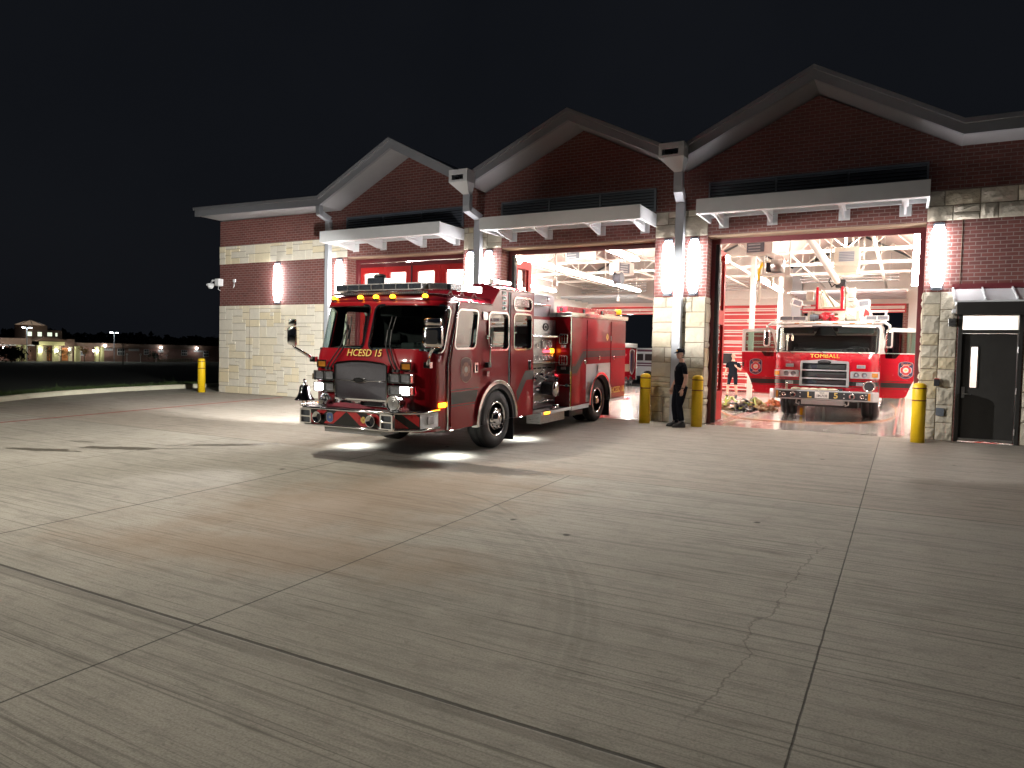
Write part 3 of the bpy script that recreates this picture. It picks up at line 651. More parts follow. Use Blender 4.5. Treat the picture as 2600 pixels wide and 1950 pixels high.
# --- bay doors: four-fold leaves, shut in the left bay, folded back in the other two
def leaf(mb_l, mb_w, mb_g, T, w, h=4.22):
    """one door leaf, hinge line along local z, spanning local x 0..w"""
    outer = [(0,.03), (w,.03), (w,h), (0,h)]
    holes = [rrect(.2, w-.2, 2.75, 3.97, .04, 3), rrect(.2, w-.2, .75, 2.4, .04, 3)]
    fm = lambda u, v, d: T @ Vector((u, d-.03, v))
    mb_l.skin(outer, holes, fm, .06, smooth=False)
    for hl in holes:
        n = len(hl); o = offs(hl, .03)
        vs = [fm(p[0], p[1], -.012) for p in o]+[fm(p[0], p[1], -.012) for p in hl]+[fm(p[0], p[1], -.001) for p in o]+[fm(p[0], p[1], .02) for p in hl]
        fs = []
        for i in range(n):
            j = (i+1) % n; fs += [(i, j, n+j, n+i), (i, 2*n+i, 2*n+j, j), (n+i, n+j, 3*n+j, 3*n+i)]
        mb_w.add(vs, fs); mb_g.add([fm(p[0], p[1], .03) for p in hl], [tuple(range(n))])
x0, x1 = BAYS[0][0]-.11, BAYS[0][1]+.0; wl = (x1-x0-.24)/4
dr = MB(); dr.box(x0+.1, x1-.1, YI+.10, YI+.118, 4.14, 4.262); door1 = sb(dr, 'bay_door', M['darkred'])
for i in range(4):
    T = Matrix.Translation((x0+.1+i*wl+(.012 if i < 2 else .028), YI+.17, 0))
    a, b, c = MB(), MB(), MB(); leaf(a, b, c, T, wl-.012)
    for z in (3.84, 2.0, .5):
        xx = wl-.03 if i in (0, 2) else .03
        for q in (-.05, .03): a.T = T; a.box(xx+q-.012, xx+q+.012, -.05, -.03, z-.09, z+.09); a.T = Matrix.Identity(4)
    sb(a, 'door_leaf', M['steelred'], door1); sb(b, 'window_frame', M['steelred'], door1); sb(c, 'window', M['pane'], door1)
mb = MB(); xm = x0+.1+2*wl+.014; mb.box(xm-.025, xm+.025, YI+.125, YI+.21, .02, 4.14); sb(mb, 'centre_seal', M['black'], door1)
for x0, x1 in BAYS[1:]:
    for side in (0, 1):
        xb = x0-.12 if side == 0 else x1+.25; sg = 1 if side == 0 else -1
        mb = MB(); mb.box(xb-.03, xb+.03, YI+.125, YI+.155, 4.1, 4.26); fd = sb(mb, 'bay_door', M['darkred'])
        for i, dx in enumerate((.05, .18)):
            T = Matrix.Translation((xb+sg*dx, YI+.17, 0)) @ Matrix.Rotation(R(90), 4, 'Z')
            a, b, c = MB(), MB(), MB(); leaf(a, b, c, T, wl)
            sb(a, 'door_leaf', M['steelred'], fd); sb(b, 'window_frame', M['steelred'], fd); sb(c, 'window', M['pane'], fd)
        mb = MB()
        for dx in (.05, .18): mb.box(xb+sg*dx-.05, xb+sg*dx+.05, YI+.122, YI+.165, .02, 4.22)
        mb.box(xb+sg*.30-.02, xb+sg*.30+.02, YI+.06, YI+.121, .02, 4.2)
        sb(mb, 'edge_seal', M['black'], fd)
        if side == 0: mb = MB(); mb.box(x0+.101, x0+.19, YI+.015, YI+.115, .02, 4.26); sb(mb, 'door_track', M['black'], fd)
# --- interior shell
for x in (-15.45, .62): mb = MB(); mb.box(x, x+.1, YI+.3, YR, 0, 5.8); sb(mb, 'interior_wall', M['wallwhite'])
RBAY = [(-15.0,-10.95), (-9.6,-5.42), (-4.4,-.1)]
mb = MB()
xs = [-20.9]+[v for b in RBAY for v in b]+[9]
for i in range(0, len(xs), 2): mb.box(xs[i], xs[i+1], YR, YR+.35, -.2, 4.2)
mb.box(-20.9, 9, YR, YR+.35, 4.2, 5.75)
mb.prism([(-15.46,5.75), (.78,5.75), (-1.88,7.2), (-4.69,5.8), (-7.38,7.15), (-10.26,5.8), (-12.82,7.15)], YR, YR+.35, 'y'); sb(mb, 'rear_wall', M['wallwhite'])
for b in RBAY:
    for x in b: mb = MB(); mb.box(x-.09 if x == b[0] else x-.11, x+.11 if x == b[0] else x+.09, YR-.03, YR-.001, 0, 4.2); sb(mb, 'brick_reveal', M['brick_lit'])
# rear overhead doors: one shut, two run up under the roof
def rear_panels(x0, x1, z0, z1, n, name='overhead_door'):
    mb = MB(); mb.box(x0, x1, YR-.1, YR-.045, z0, z1); d = sb(mb, name, M['steelred'])
    h = (z1-z0)/n; mb = MB()
    for i in range(n):
        for f in (.12, .45, .62):
            mb.box(x0+.05, x1-.05, YR-.135, YR-.101, z0+h*(i+f), z0+h*(i+f)+.05)
        for x in (x0+.1, x0+(x1-x0)*.33, x0+(x1-x0)*.66, x1-.15): mb.box(x, x+.06, YR-.15, YR-.136, z0+h*(i+.40), z0+h*(i+.74))
    sb(mb, 'door_rib', M['truss'], d); return d
d = rear_panels(-9.6, -5.42, .02, 4.2, 8)
mb = MB(); mb.box(-8.5, -7.5, YR-.16, YR-.152, 1.35, 1.85); sb(mb, 'door_window', M['dark'], d)
for x0, x1 in (RBAY[0], RBAY[2]):
    d = rear_panels(x0, x1, 3.8, 4.2, 1)
    mb = MB(); mb.box(x0, x1, 31.8, YR-.2, 4.42, 4.47)
    for k in range(5): mb.box(x0, x1, 31.9+k*.85, 31.96+k*.85, 4.36, 4.419)
    sb(mb, 'door_panel', M['greyp'], d)
    mb = MB(); mb.box(x0-.05, x0, 31.5, YR-.05, 4.34, 4.42); mb.box(x1, x1+.05, 31.5, YR-.05, 4.34, 4.42); mb.box(x0, x1, YR-.3, YR-.15, 4.55, 4.72); sb(mb, 'door_track', M['truss'], d)
mb = MB()
for x in (-9.6, -5.42): mb.box(x-.05, x, YR-.2, YR-.05, 0, 4.3)
mb.box(-9.7, -5.3, YR-.22, YR-.05, 4.5, 4.66); sb(mb, 'door_track', M['truss'], d)
# columns, trusses, pipes under the roof
for x, y, wd, mm in ((-4.72,25.5,.16,'truss'), (-4.80,32.2,.2,'truss'), (-4.55,35.4,.42,'greyp'), (-10.2,35.4,.42,'greyp')):
    mb = MB(); mb.box(x-wd/2, x+wd/2, y-wd/2, y+wd/2, 0, 5.85); sb(mb, 'column', M[mm], bevel=.006)
for y in (19.2, 22.5, 25.7, 29, 32.2):
    mb = MB(); mb.box(-15.3, .6, y-.05, y+.05, 5.15, 5.25)
    for b in range(3):
        xa, xp, xb = [(-15.46,-12.82,-10.26), (-10.26,-7.38,-4.69), (-4.69,-1.88,.78)][b]
        for u0, u1 in ((.08,.30), (.52,.30), (.52,.74), (.96,.74)):
            q = lambda u: (xa+(xb-xa)*u, y, 5.25 if abs(u-.3) > .01 and abs(u-.74) > .01 else 6.3)
            mb.cyl(q(u0), q(u1), .018, n=6)
        mb.cyl((xp, y, 5.25), (xp, y, 7.0), .035, n=6)
    sb(mb, 'truss', M['truss'])
for x, z, r in ((-14.2,4.95,.03), (-12.9,5.0,.04), (-9.3,4.9,.04), (-8.2,5.05,.03), (-6.4,4.85,.035), (-5.6,5.0,.05), (-3.4,4.95,.035), (-2.5,5.05,.03), (-.9,4.9,.05)):
    mb = MB(); mb.cyl((x, 17.6, z), (x, 35.7, z), r, n=8)
    for y in (20.5, 24, 27.5, 31): mb.cyl((x, y, z), (x, y, 6.4), .008, n=4)
    sb(mb, 'ceiling_pipe', M['truss'])
for x0, x1, y, z in ((-9.3,-5.6,33.5,4.75), (-4.1,-.4,33.0,4.95), (-14.6,-11.2,33.5,4.8)):
    mb = MB()
    for k in range(4): mb.cyl((x0, y, z+k*.12), (x1, y, z+k*.12), .045, n=8)
    for x in (x0+.3, x1-.3): mb.box(x-.015, x+.015, y-.06, y-.046, z-.05, z+1.1)
    sb(mb, 'radiant_tube', M['brushed'])
# --- entry door, transom and awning on the right
mb = MB(); y = YF-.01
mb.box(.88, .955, y-.02, YF+.14, 0, 2.57); mb.box(1.875, 1.95, y-.02, YF+.14, 0, 2.57); mb.box(.955, 1.875, y-.02, YF+.14, 2.17, 2.24); mb.box(.955, 1.875, y-.02, YF+.14, 2.52, 2.57)
fr = sb(mb, 'entry_frame', M['doorgrey'], bevel=.005)
mb = MB(); hole = rrect(1.12, 1.235, 1.09, 1.90, .015, 2)
mb.skin([(.96,.02), (1.87,.02), (1.87,2.165), (.96,2.165)], [hole], lambda u, v, d: (u, YF+.06+d, v), .045, smooth=False); ed = sb(mb, 'entry_door', M['doorgrey'])
mb = MB(); mb.add([(p[0], YF+.08, p[1]) for p in hole], [tuple(range(len(hole)))]); sb(mb, 'vision_panel', M['pane'], ed)
mb = MB(); o = offs(hole, .022); mb.ring2(o, hole, YF+.045, YF+.059); sb(mb, 'panel_trim', M['doorgrey'], ed)
mb = MB(); mb.box(.985, 1.04, YF+.035, YF+.058, .88, 1.10); mb.cyl((1.01, YF+.03, .96), (1.01, YF-.01, .96), .014, n=8); mb.tube([(1.01,YF-.01,.96), (1.05,YF-.02,.96), (1.14,YF-.015,.955)], .011); mb.cyl((1.012, YF+.034, 1.06), (1.012, YF+.02, 1.06), .018, n=10); sb(mb, 'door_handle', M['brushed'], ed)
for z in (.25, 1.05, 1.85): mb = MB(); mb.cyl((1.878, YF-.035, z-.06), (1.878, YF-.035, z+.06), .012, n=8); sb(mb, 'hinge', M['brushed'], ed)
mb = MB(); mb.box(.965, 1.865, YF+.03, YF+.058, .03, .075); sb(mb, 'door_sweep', M['brushed'], ed)
mb = MB(); mb.add([(.955,YF+.07,2.24), (1.875,YF+.07,2.24), (1.875,YF+.07,2.52), (.955,YF+.07,2.52)], [(0,1,2,3)]); sb(mb, 'transom_window', M['pane'])
mb = MB()
aw = [(.74,16.75,3.02), (4.2,16.75,3.02), (4.2,15.82,2.72), (.74,15.82,2.72)]
mb.hull8(aw, [(x, y, z+.03) for x, y, z in aw]); 
for k in range(8):
    x = .745+k*.49
    mb.hull8([(x,16.74,3.051), (x+.025,16.74,3.051), (x+.025,15.81,2.751), (x,15.81,2.751)], [(x,16.74,3.085), (x+.025,16.74,3.085), (x+.025,15.81,2.79), (x,15.81,2.79)])
an = sb(mb, 'awning', M['alu'])
mb = MB(); mb.box(.80, 4.15, 15.84, 15.90, 2.49, 2.72); mb.box(.80, .86, 15.90, 16.74, 2.52, 2.70); sb(mb, 'awning_fascia', M['doorgrey'], an)
mb = MB(); mb.prism([(15.9,2.69), (16.74,2.95), (16.74,2.71), (16.74,2.70), (15.9,2.68)], .80, .86, 'x'); mb.box(.75, .80, 16.3, 16.74, 2.55, 2.62); sb(mb, 'awning_bracket', M['alu'], an)
# the lit room behind the door
mb = MB(); mb.box(.75, .8, YF+.45, 20, 0, 3); mb.box(3.4, 3.45, YF+.45, 20, 0, 3); mb.box(.75, 3.45, 20, 20.05, 0, 3); mb.box(.75, 3.45, YF+.45, 20, 2.95, 3.0); sb(mb, 'hall_wall', M['wallwhite'])
mb = MB(); mb.box(1.15, 1.6, 17.7, 19.4, 2.90, 2.94); sb(mb, 'hall_light', M['scene'])
mb = MB(); mb.box(1.5, 1.9, 19.7, 19.98, .0, 1.35); sb(mb, 'hall_cabinet', M['steelred'])
# small boxes on the walls
mb = MB(); mb.box(.70, .83, YF-.11, YF-.042, 2.30, 2.46); sb(mb, 'junction_box', M['brushed'], bevel=.006)
mb = MB(); mb.box(.50, .60, YF-.14, YF-.045, 1.10, 1.24); kb = sb(mb, 'key_box', M['black'], bevel=.006)
mb = MB(); mb.box(.51, .59, YF-.145, YF-.05, 1.241, 1.255); sb(mb, 'box_lid', M['steelred'], kb)
mb = MB(); mb.box(.56, .70, YF-.06, YF-.04, .50, .66); sb(mb, 'wall_vent', M['louver'])
mb = MB(); mb.box(-16.55, -16.40, YF-.035, YF-.012, .62, .80); sb(mb, 'outlet_cover', mat('bronze_cover', (.20,.15,.09), .5, metal=.4), bevel=.005)
mb = MB(); mb.box(-20.25, -20.15, YF-.05, YF, 3.80, 3.90); mb.tube([(-20.2,YF-.03,3.8), (-20.2,YF-.03,3.66), (-20.26,YF-.03,3.6)], .012, 6); sb(mb, 'hose_bib', M['alu'])

# --- wall lamps, one object each
def wall_lamp(name, label, x, z0=3.07, z1=4.35, group='tall lamps on the station front'):
    t = thing(name, label, 'wall lamp', (x, YF, z0), (0,0,0), group); h = z1-z0
    mb = MB(); mb.box(-.10, .10, -.035, -.001, -.03, h+.03); mb.box(-.07, .07, -.11, -.036, -.045, .02); mb.box(-.07, .07, -.11, -.036, h-.02, h+.03); mb.build('back_plate', M['louver'], t, bevel=.006)
    mb = MB(); n = 12
    prof = [(-math.cos(math.pi*k/n)*1.0, -.05-.11*math.sin(math.pi*k/n)) for k in range(n+1)]+[(.95,-.037), (-.95,-.037)]
    rings = [[(a*w, b if b > -.06 else -.05+(b+.05)*(w/.135), z) for a, b in prof] for z, w in ((0.021,.065), (.05,.088), (.12,.115), (.25,.130), (h*.5,.134), (h-.25,.130), (h-.12,.115), (h-.05,.088), (h-.021,.065))]
    mb.loft(rings, True); mb.build('lens', M['sconce'], t)
    return t
wall_lamp('wall_lamp', 'tall white wall lamp alone on the brick between corner camera and downpipe', -18.12)
wall_lamp('wall_lamp', 'tall white wall lamp between a downpipe and the shut red bay door', -15.45)
wall_lamp('wall_lamp', 'tall white wall lamp between the shut red bay door and the next downpipe', -10.66)
wall_lamp('wall_lamp', 'tall white wall lamp between a downpipe and the bay the fire engine leaves', -10.07)
wall_lamp('wall_lamp', 'tall white wall lamp above the man in the cap, nearer the fire engine', -5.08)
wall_lamp('wall_lamp', 'tall white wall lamp above the man in the cap, nearer the ladder truck', -4.46)
wall_lamp('wall_lamp', 'tall white wall lamp on the brick near the charcoal entry door', .47)
# --- security camera on the corner
t = thing('security_camera', 'white security camera on a bracket at the outer brick wall corner', 'camera', (-20.9, YF, 3.78))
mb = MB(); mb.box(-.08, .12, -.2, -.001, -.1, .14); mb.build('mount', M['alu'], t, bevel=.01)
mb = MB(); mb.tube([(-.08,-.12,.08), (-.25,-.14,.1), (-.34,-.14,.02)], .03, 8); mb.build('arm', M['alu'], t)
mb = MB(); mb.lathe([(.02,.03), (.13,.0), (.15,-.04), (.13,-.06)], (-.36,-.14,-.02)); mb.lathe([(.11,-.06), (.10,-.11), (.06,-.16), (.01,-.17)], (-.36,-.14,-.02), n=20); mb.build('dome', M['alu'], t)
mb = MB(); mb.tube([(.0,-.1,-.1), (-.02,-.1,-.22), (.06,-.06,-.26)], .008, 6); mb.build('cable', M['alu'], t)
# --- bollards
def bollard(label, x, y):
    p = A2T(x, y); t = thing('bollard', label, 'bollard', p, (0,0,0), 'yellow bollards by the station front')
    mb = MB(); mb.lathe([(.125,-.02), (.125,1.08), (.118,1.13), (.09,1.165), (.04,1.18), (0,1.183)], n=28); mb.build('sleeve', M['yellow'], t)
    for z in (1.06, .82):
        mb = MB(); mb.lathe([(.1245,z), (.1275,z), (.1275,z+.022), (.1245,z+.022)], n=28); mb.build('red_band', M['redtape'], t)
bollard('yellow bollard alone by the pale kerb and the outer wall corner', -21.43, 16.4)
bollard('yellow bollard on the fire engine side of the pier where the man stands', -5.42, 16.34)
bollard('yellow bollard between the standing man and the ladder truck bay', -4.17, 16.31)
bollard('yellow bollard nearest the charcoal entry door', .25, 16.2)
# ------------------------------------------------------------------ fire engine half out of the middle bay
def clip_rect(poly, x0, x1, z0, z1):
    def cl(p, inside, inter):
        out = []
        for i in range(len(p)):
            a, b = p[i-1], p[i]
            if inside(b):
                if not inside(a): out.append(inter(a, b))
                out.append(b)
            elif inside(a): out.append(inter(a, b))
        return out
    def ix(x): return lambda a, b: (x, a[1]+(b[1]-a[1])*(x-a[0])/(b[0]-a[0]))
    def iz(z): return lambda a, b: (a[0]+(b[0]-a[0])*(z-a[1])/(b[1]-a[1]), z)
    for ins, it in ((lambda p: p[0] >= x0, ix(x0)), (lambda p: p[0] <= x1, ix(x1)), (lambda p: p[1] >= z0, iz(z0)), (lambda p: p[1] <= z1, iz(z1))):
        if poly: poly = cl(poly, ins, it)
    return poly
def wheel(parent, c, r, w, side, dual=False, rr=.315, steer=True, name='wheel'):
    """c = centre of the outer face, side = +1 faces +x"""
    ax = (-side, 0, 0); mb = MB()
    def tyre(h0):
        return [(rr, h0+.03), (rr+.012, h0+.008), (rr+.06, h0), (r-.11, h0+.004), (r-.05, h0+.018), (r-.012, h0+.045), (r, h0+.075), (r, h0+w*.33), (r-.012, h0+w*.34), (r-.012, h0+w*.36), (r, h0+w*.37), (r, h0+w*.5), (r-.012, h0+w*.51), (r-.012, h0+w*.53), (r, h0+w*.54), (r, h0+w-.075), (r-.04, h0+w-.02), (r-.1, h0+w), (rr, h0+w-.02)]
    mb.lathe(tyre(0), c, ax, 48)
    if dual: mb.lathe(tyre(w+.05), c, ax, 40)
    wh = mb.build(name, M['rubber'], parent)
    mb = MB()
    if steer: prof = [(rr, .03), (rr-.002, .012), (rr-.02, .008), (rr-.03, .03), (rr-.05, .07), (rr-.10, .075), (rr-.115, .03), (rr-.15, .012), (.12, .01), (.105, -.03), (.09, -.05), (.06, -.058), (.0, -.06)]
    else: prof = [(rr, .03), (rr-.002, .012), (rr-.02, .008), (rr-.03, .05), (rr-.045, .15), (rr-.07, .19), (.17, .20), (.13, .19), (.115, .06), (.095, .02), (.05, .0), (0, -.005)]
    mb.lathe(prof, c, ax, 40)
    rb = (.172, .012) if steer else (.17, .19)
    for k in range(10):
        a = 2*math.pi*k/10; p = Vector(c)+Vector((0, math.cos(a)*rb[0], math.sin(a)*rb[0])); d = Vector(ax)
        mb.cyl(p+d*(rb[1]+.005), p+d*(rb[1]-.045), .017, .012, n=6)
    mb.build('rim', M['chrome'], wh)
    mb = MB(); hd = Vector(ax)*(-.061 if steer else -.006); q = Vector(c)+hd; mb.cyl(q, q-Vector(ax)*.012, .04, .03, n=12); mb.build('hub_cap', M['brushed'], wh)
    if steer:
        mb = MB()
        for k in range(10):
            a = 2*math.pi*(k+.5)/10; p = Vector(c)+Vector((0, math.cos(a)*.232, math.sin(a)*.232)); mb.cyl(p+Vector(ax)*.062, p+Vector(ax)*.069, .024, n=10)
        mb.build('rim_hole', M['dark'], wh)
    return wh
def trim_ring(hole, fm, w=.022, d0=-.012, d1=.004):
    """bright rubber-and-chrome moulding round a window"""
    mb = MB(); n = len(hole); o = offs(hole, w); i2 = offs(hole, -.004)
    vs = [fm(p[0], p[1], d0) for p in o]+[fm(p[0], p[1], d0) for p in i2]+[fm(p[0], p[1], d1) for p in o]+[fm(p[0], p[1], d1+.03) for p in i2]
    fs = []
    for i in range(n):
        j = (i+1) % n; fs += [(i, j, n+j, n+i), (i, 2*n+i, 2*n+j, j), (n+i, n+j, 3*n+j, 3*n+i)]
    mb.add(vs, fs); return mb
def glass_in(hole, fm, d=.025, cu=()):
    mb = MB(); mb.skin(hole, [], lambda u, v, k: fm(u, v, d), 0, cu); return mb
def maltese(mb, fm, cx, cz, r):
    """four flared arms"""
    for k in range(4):
        a = R(90*k)
        q = []
        for dx, dz in ((.22, .18), (.62, .72), (.45, .97), (0, 1.03), (-.45, .97), (-.62, .72), (-.22, .18)):
            x, z = dx*r, dz*r; q.append((cx+x*math.cos(a)-z*math.sin(a), cz+x*math.sin(a)+z*math.cos(a)))
        mb.skin(q, [], fm, 0)
def shield_loop(cx, cz, w, h):
    return rpoly([(cx-w/2, cz+h*.44), (cx, cz+h*.52), (cx+w/2, cz+h*.44), (cx+w/2, cz-h*.28), (cx+w*.30, cz-h*.42), (cx, cz-h*.5), (cx-w*.30, cz-h*.42), (cx-w/2, cz-h*.28)], .06, 3)

PW = A2T(-7.68, 11.09)
fe = thing('fire_engine', 'red fire engine rolling out of the middle bay with headlights and amber roof lamps lit', 'fire engine', PW, (SL,0,0))
PA, PR = .88, .34; PL = PR*math.pi/2
def lean(z): return max(0, z-1.55)*.31
def FR(u, z, d=0):
    s = abs(u); sg = 1 if u >= 0 else -1
    if s <= PA: x, y, nx, ny = s, -2.2+.05*(s/PA)**2, 0, -1
    elif s <= PA+PL: f = (s-PA)/PR; x, y, nx, ny = PA+PR*math.sin(f), -2.15+PR-PR*math.cos(f), math.sin(f), -math.cos(f)
    else: x, y, nx, ny = 1.22, -1.81+(s-PA-PL), 1, 0
    return (sg*(x-nx*d), y+lean(z)-ny*d, z)
CU = [k*.09 for k in range(-19, 20)]+[PA+PL*k/8 for k in range(9)]+[-PA-PL*k/8 for k in range(9)]
WSR = rpoly([(.06,1.80), (1.10,1.80), (1.30,1.75), (1.47,1.77), (1.47,2.44), (1.30,2.49), (.06,2.505)], [.10,.05,.05,.08,.10,.1,.10], 5)
WSL = [(-u, z) for u, z in WSR[::-1]]
SW = [rpoly([(-1.385,1.82), (-.77,1.82), (-.66,2.44), (-1.27,2.44)], .09, 5), rrect(-.29,.39,1.785,2.43,.085), rrect(.62,1.31,1.785,2.43,.085), rrect(.62,1.31,2.525,2.735,.08)]
ARCH = [(.71*math.cos(R(a)), .5+.71*math.sin(R(a))) for a in range(180, -1, -10)]
SIDE = [(-1.56,.48), (-.71,.48)]+ARCH+[(.71,.48), (1.45,.48), (1.45,2.87), (.12,2.87), (-.16,2.575), (-1.245,2.575), (-1.56,1.55)]
cab = MB(); cab.bk = 1; cab.skin([(-1.664,.50), (1.664,.50), (1.664,2.575), (-1.664,2.575)], [WSR, WSL], FR, .045, CU, (1.55,))
SF = {}
for sg in (1, -1):
    SF[sg] = lambda u, v, d, sg=sg: (sg*(1.22-d), u, v)
    cab.skin(SIDE, SW, SF[sg], .045, smooth=False)
cab.box(-1.175, 1.175, 1.40, 1.449, .5, 2.86)
cabo = cab.build('cab_body', [M['red'], M['int']], fe)
# roof: rounded brow in front, raised rear roof
mb = MB(); top = [FR(u, 2.575) for u in [k*.09 for k in range(-18, 19)]]+[(1.22,1.449,2.575), (-1.22,1.449,2.575)]
def inset(k, z): return [(p[0]*(1-k/1.22), p[1]+k*1.1 if p[1] < 0 else p[1], z) for p in top]
mb.loft([inset(0, 2.576), inset(.035, 2.63), inset(.09, 2.675), inset(.2, 2.705), inset(.6, 2.715)], True)
mb.prism([(-.18,2.577), (.12,2.869), (1.448,2.869), (1.448,2.577)], -1.218, 1.218, 'x')
mb.hull8([(-1.215,.125,2.87), (1.215,.125,2.87), (1.215,1.445,2.87), (-1.215,1.445,2.87)], [(-.72,.36,3.0), (.72,.36,3.0), (.72,1.33,3.0), (-.72,1.33,3.0)])
mb.build('cab_roof', M['maroon'], fe, bevel=.012)
for sg in (1, -1):
    mb = MB(); mb.tube([(sg*1.228, -1.5+lean(2.57)+.2, 2.58), (sg*1.228, -.17, 2.58)], .012, 6); mb.tube([(sg*1.228, .12, 2.875), (sg*1.228, 1.45, 2.875)], .012, 6)
    mb.tube([(sg*1.232, -1.56+lean(z)-.02, z) for z in (.5, .9, 1.3, 1.55, 1.9, 2.3, 2.57)], .02, 6)
    mb.build('chrome_moulding', M['chrome'], fe)
# windscreen in two panes
for hole in (WSL, WSR):
    g = glass_in(hole, FR, .022, CU).build('windscreen', M['glass'], fe); trim_ring(hole, FR).build('window_trim', M['chrome'], g)
for sg in (1, -1):
    for i, hole in enumerate(SW):
        g = glass_in(hole, SF[sg], .022).build('side_window', M['glasss' if sg > 0 else 'glass'], fe)
        trim_ring(hole, SF[sg], .028, -.028, -.002).build('window_trim', M['chrome'], g)
# cab doors, standing proud of the cab side, with handles, crest and stripe
D1 = [(-1.49,.53), (-.80,.53), (-.78,.80), (-.66,1.06), (-.60,1.16), (-.60,2.53), (-1.25,2.53), (-1.49,1.60)]
D2 = [(.76,.53), (1.42,.53), (1.42,2.83), (.50,2.83), (.50,1.12), (.64,.98), (.76,.72)]
def big(h): return offs(h, .012)
doors = []
for sg in (1, -1):
    fm = lambda u, v, d, sg=sg: (sg*(1.238-d), u, v)
    for D, hs in ((D1, [big(SW[0])]), (D2, [big(SW[2]), big(SW[3])])):
        mb = MB(); mb.skin(rpoly(D, .03, 2), hs, fm, .017, smooth=False); d = mb.build('cab_door', M['red'], fe)
        if sg > 0: doors.append(d)
fd = lambda u, v, k: (1.2405-k, u, v)
for d, (hx, hz) in zip(doors, ((-.73,1.48), (1.25,1.46))):
    mb = MB(); mb.box(1.238, 1.252, hx-.06, hx+.06, hz-.09, hz+.09); h = mb.build('door_handle', M['chrome'], d, bevel=.008)
    mb = MB(); mb.box(1.2525, 1.256, hx-.02, hx+.03, hz-.06, hz+.05); mb.build('handle_recess', M['dark'], h)
mb = MB(); mb.skin(rpoly([(-1.485,.90), (-.74,.90), (-.70,.98), (-.66,1.10), (-1.485,1.10)], .002, 1), [], fd, 0); mb.skin([(-1.485,1.125), (-.645,1.125), (-.63,1.14), (-1.485,1.14)], [], fd, 0); mb.skin([(-1.485,.862), (-.76,.862), (-.75,.877), (-1.485,.877)], [], fd, 0); mb.build('stripe', M['stripe'], doors[0])
mb = MB(); mb.skin([(.77,.78), (1.13,1.18), (1.415,1.18), (1.415,1.36), (1.07,1.36), (.72,.97)], [], fd, 0); mb.build('stripe', M['stripe'], doors[1])
lp = shield_loop(-1.045, 1.445, .32, .42)
M['crest'] = mat('faded_crest', (.16,.05,.045), .35, var=.2, vs=20)
mb = MB(); mb.skin(lp, [], lambda u, v, k: (1.241, u, v), 0); cr = mb.build('door_crest', M['crest'], doors[0])
mb = MB(); mb.ring2(offs(lp, .006), offs(lp, -.006), 1.2412, 1.2425, 'x'); maltese(mb, lambda u, v, k: (1.2425, u, v), -1.045, 1.46, .115); mb.build('crest_cross', mat('crest_pale_red', (.42,.20,.15), .35), cr)
mb = MB(); mb.skin(ellipse(-1.045, 1.46, .05, .05), [], lambda u, v, k: (1.2435, u, v), 0); mb.build('crest_disc', M['white'], cr)
# four slots, black door seal, small louvre, grab rail
mb = MB()
for k in range(4): mb.box(1.221, 1.236, .20, .32, 2.50+k*.092, 2.56+k*.092)
v = mb.build('vent_slot', M['trim'], fe, bevel=.012)
mb = MB()
for k in range(4): mb.box(1.2365, 1.240, .22, .29, 2.515+k*.092, 2.55+k*.092)
mb.build('slot_opening', M['dark'], v)
mb = MB(); mb.box(1.2205, 1.229, .43, .485, .98, 2.83); mb.build('door_seal', M['black'], fe)
mb = MB(); mb.box(1.22, 1.245, -.50, -.34, 2.30, 2.44); mb.build('intake_louvre', M['brushed'], fe, bevel=.006)
mb = MB(); mb.tube([(1.23,-.36,2.00), (1.30,-.36,2.00), (1.30,-.36,1.50), (1.23,-.36,1.50)], .018, 8)
for z in (2.0, 1.5): mb.cyl((1.222,-.36,z), (1.25,-.36,z), .035, n=10)
mb.cbox((1.25,-.36,1.36), (.03,.09,.09)); mb.build('grab_rail', M['chrome'], fe)
mb = MB(); mb.box(1.225, 1.30, -.42, -.30, 1.47, 1.56); mb.build('rail_bracket', M['black'], fe, bevel=.01)
# wheel arch trims, mud flaps, wheels
def arch_trim(cy, r0, r1, x0, x1, z=.5, e=0):
    pts = [a for a in range(184+e, -5-e, -8)]
    mb = MB(); mb.ring2([(cy+r1*math.cos(R(a)), z+r1*math.sin(R(a))) for a in pts], [(cy+r0*math.cos(R(a)), z+r0*math.sin(R(a))) for a in pts], x0, x1, 'x'); n = len(pts)
    mb.f = [q for q in mb.f if not ((0 in q or 2*n in q) and (n-1 in q or 3*n-1 in q))]; mb.mi = [0]*len(mb.f); mb.sm = [False]*len(mb.f)
    return mb
for sg in (1, -1):
    arch_trim(0, .66, .735, sg*1.16, sg*1.275).build('wheel_arch', M['chrome'], fe, bevel=.008); arch_trim(0, .58, .66, sg*.9, sg*1.25).build('arch_liner', M['black'], fe)
    mb = MB(); mb.box(sg*.92, sg*1.24, .60, .615, .08, .62); mb.build('mud_flap', M['black'], fe)
    wheel(fe, (sg*1.245, 0, .53), .53, .36, sg)
    wheel(fe, (sg*1.20, 4.9, .515), .515, .26, sg, True, .30, False)
    mb = MB(); mb.box(sg*.62, sg*1.22, 5.60, 5.615, .08, .6); mb.build('mud_flap', M['black'], fe)
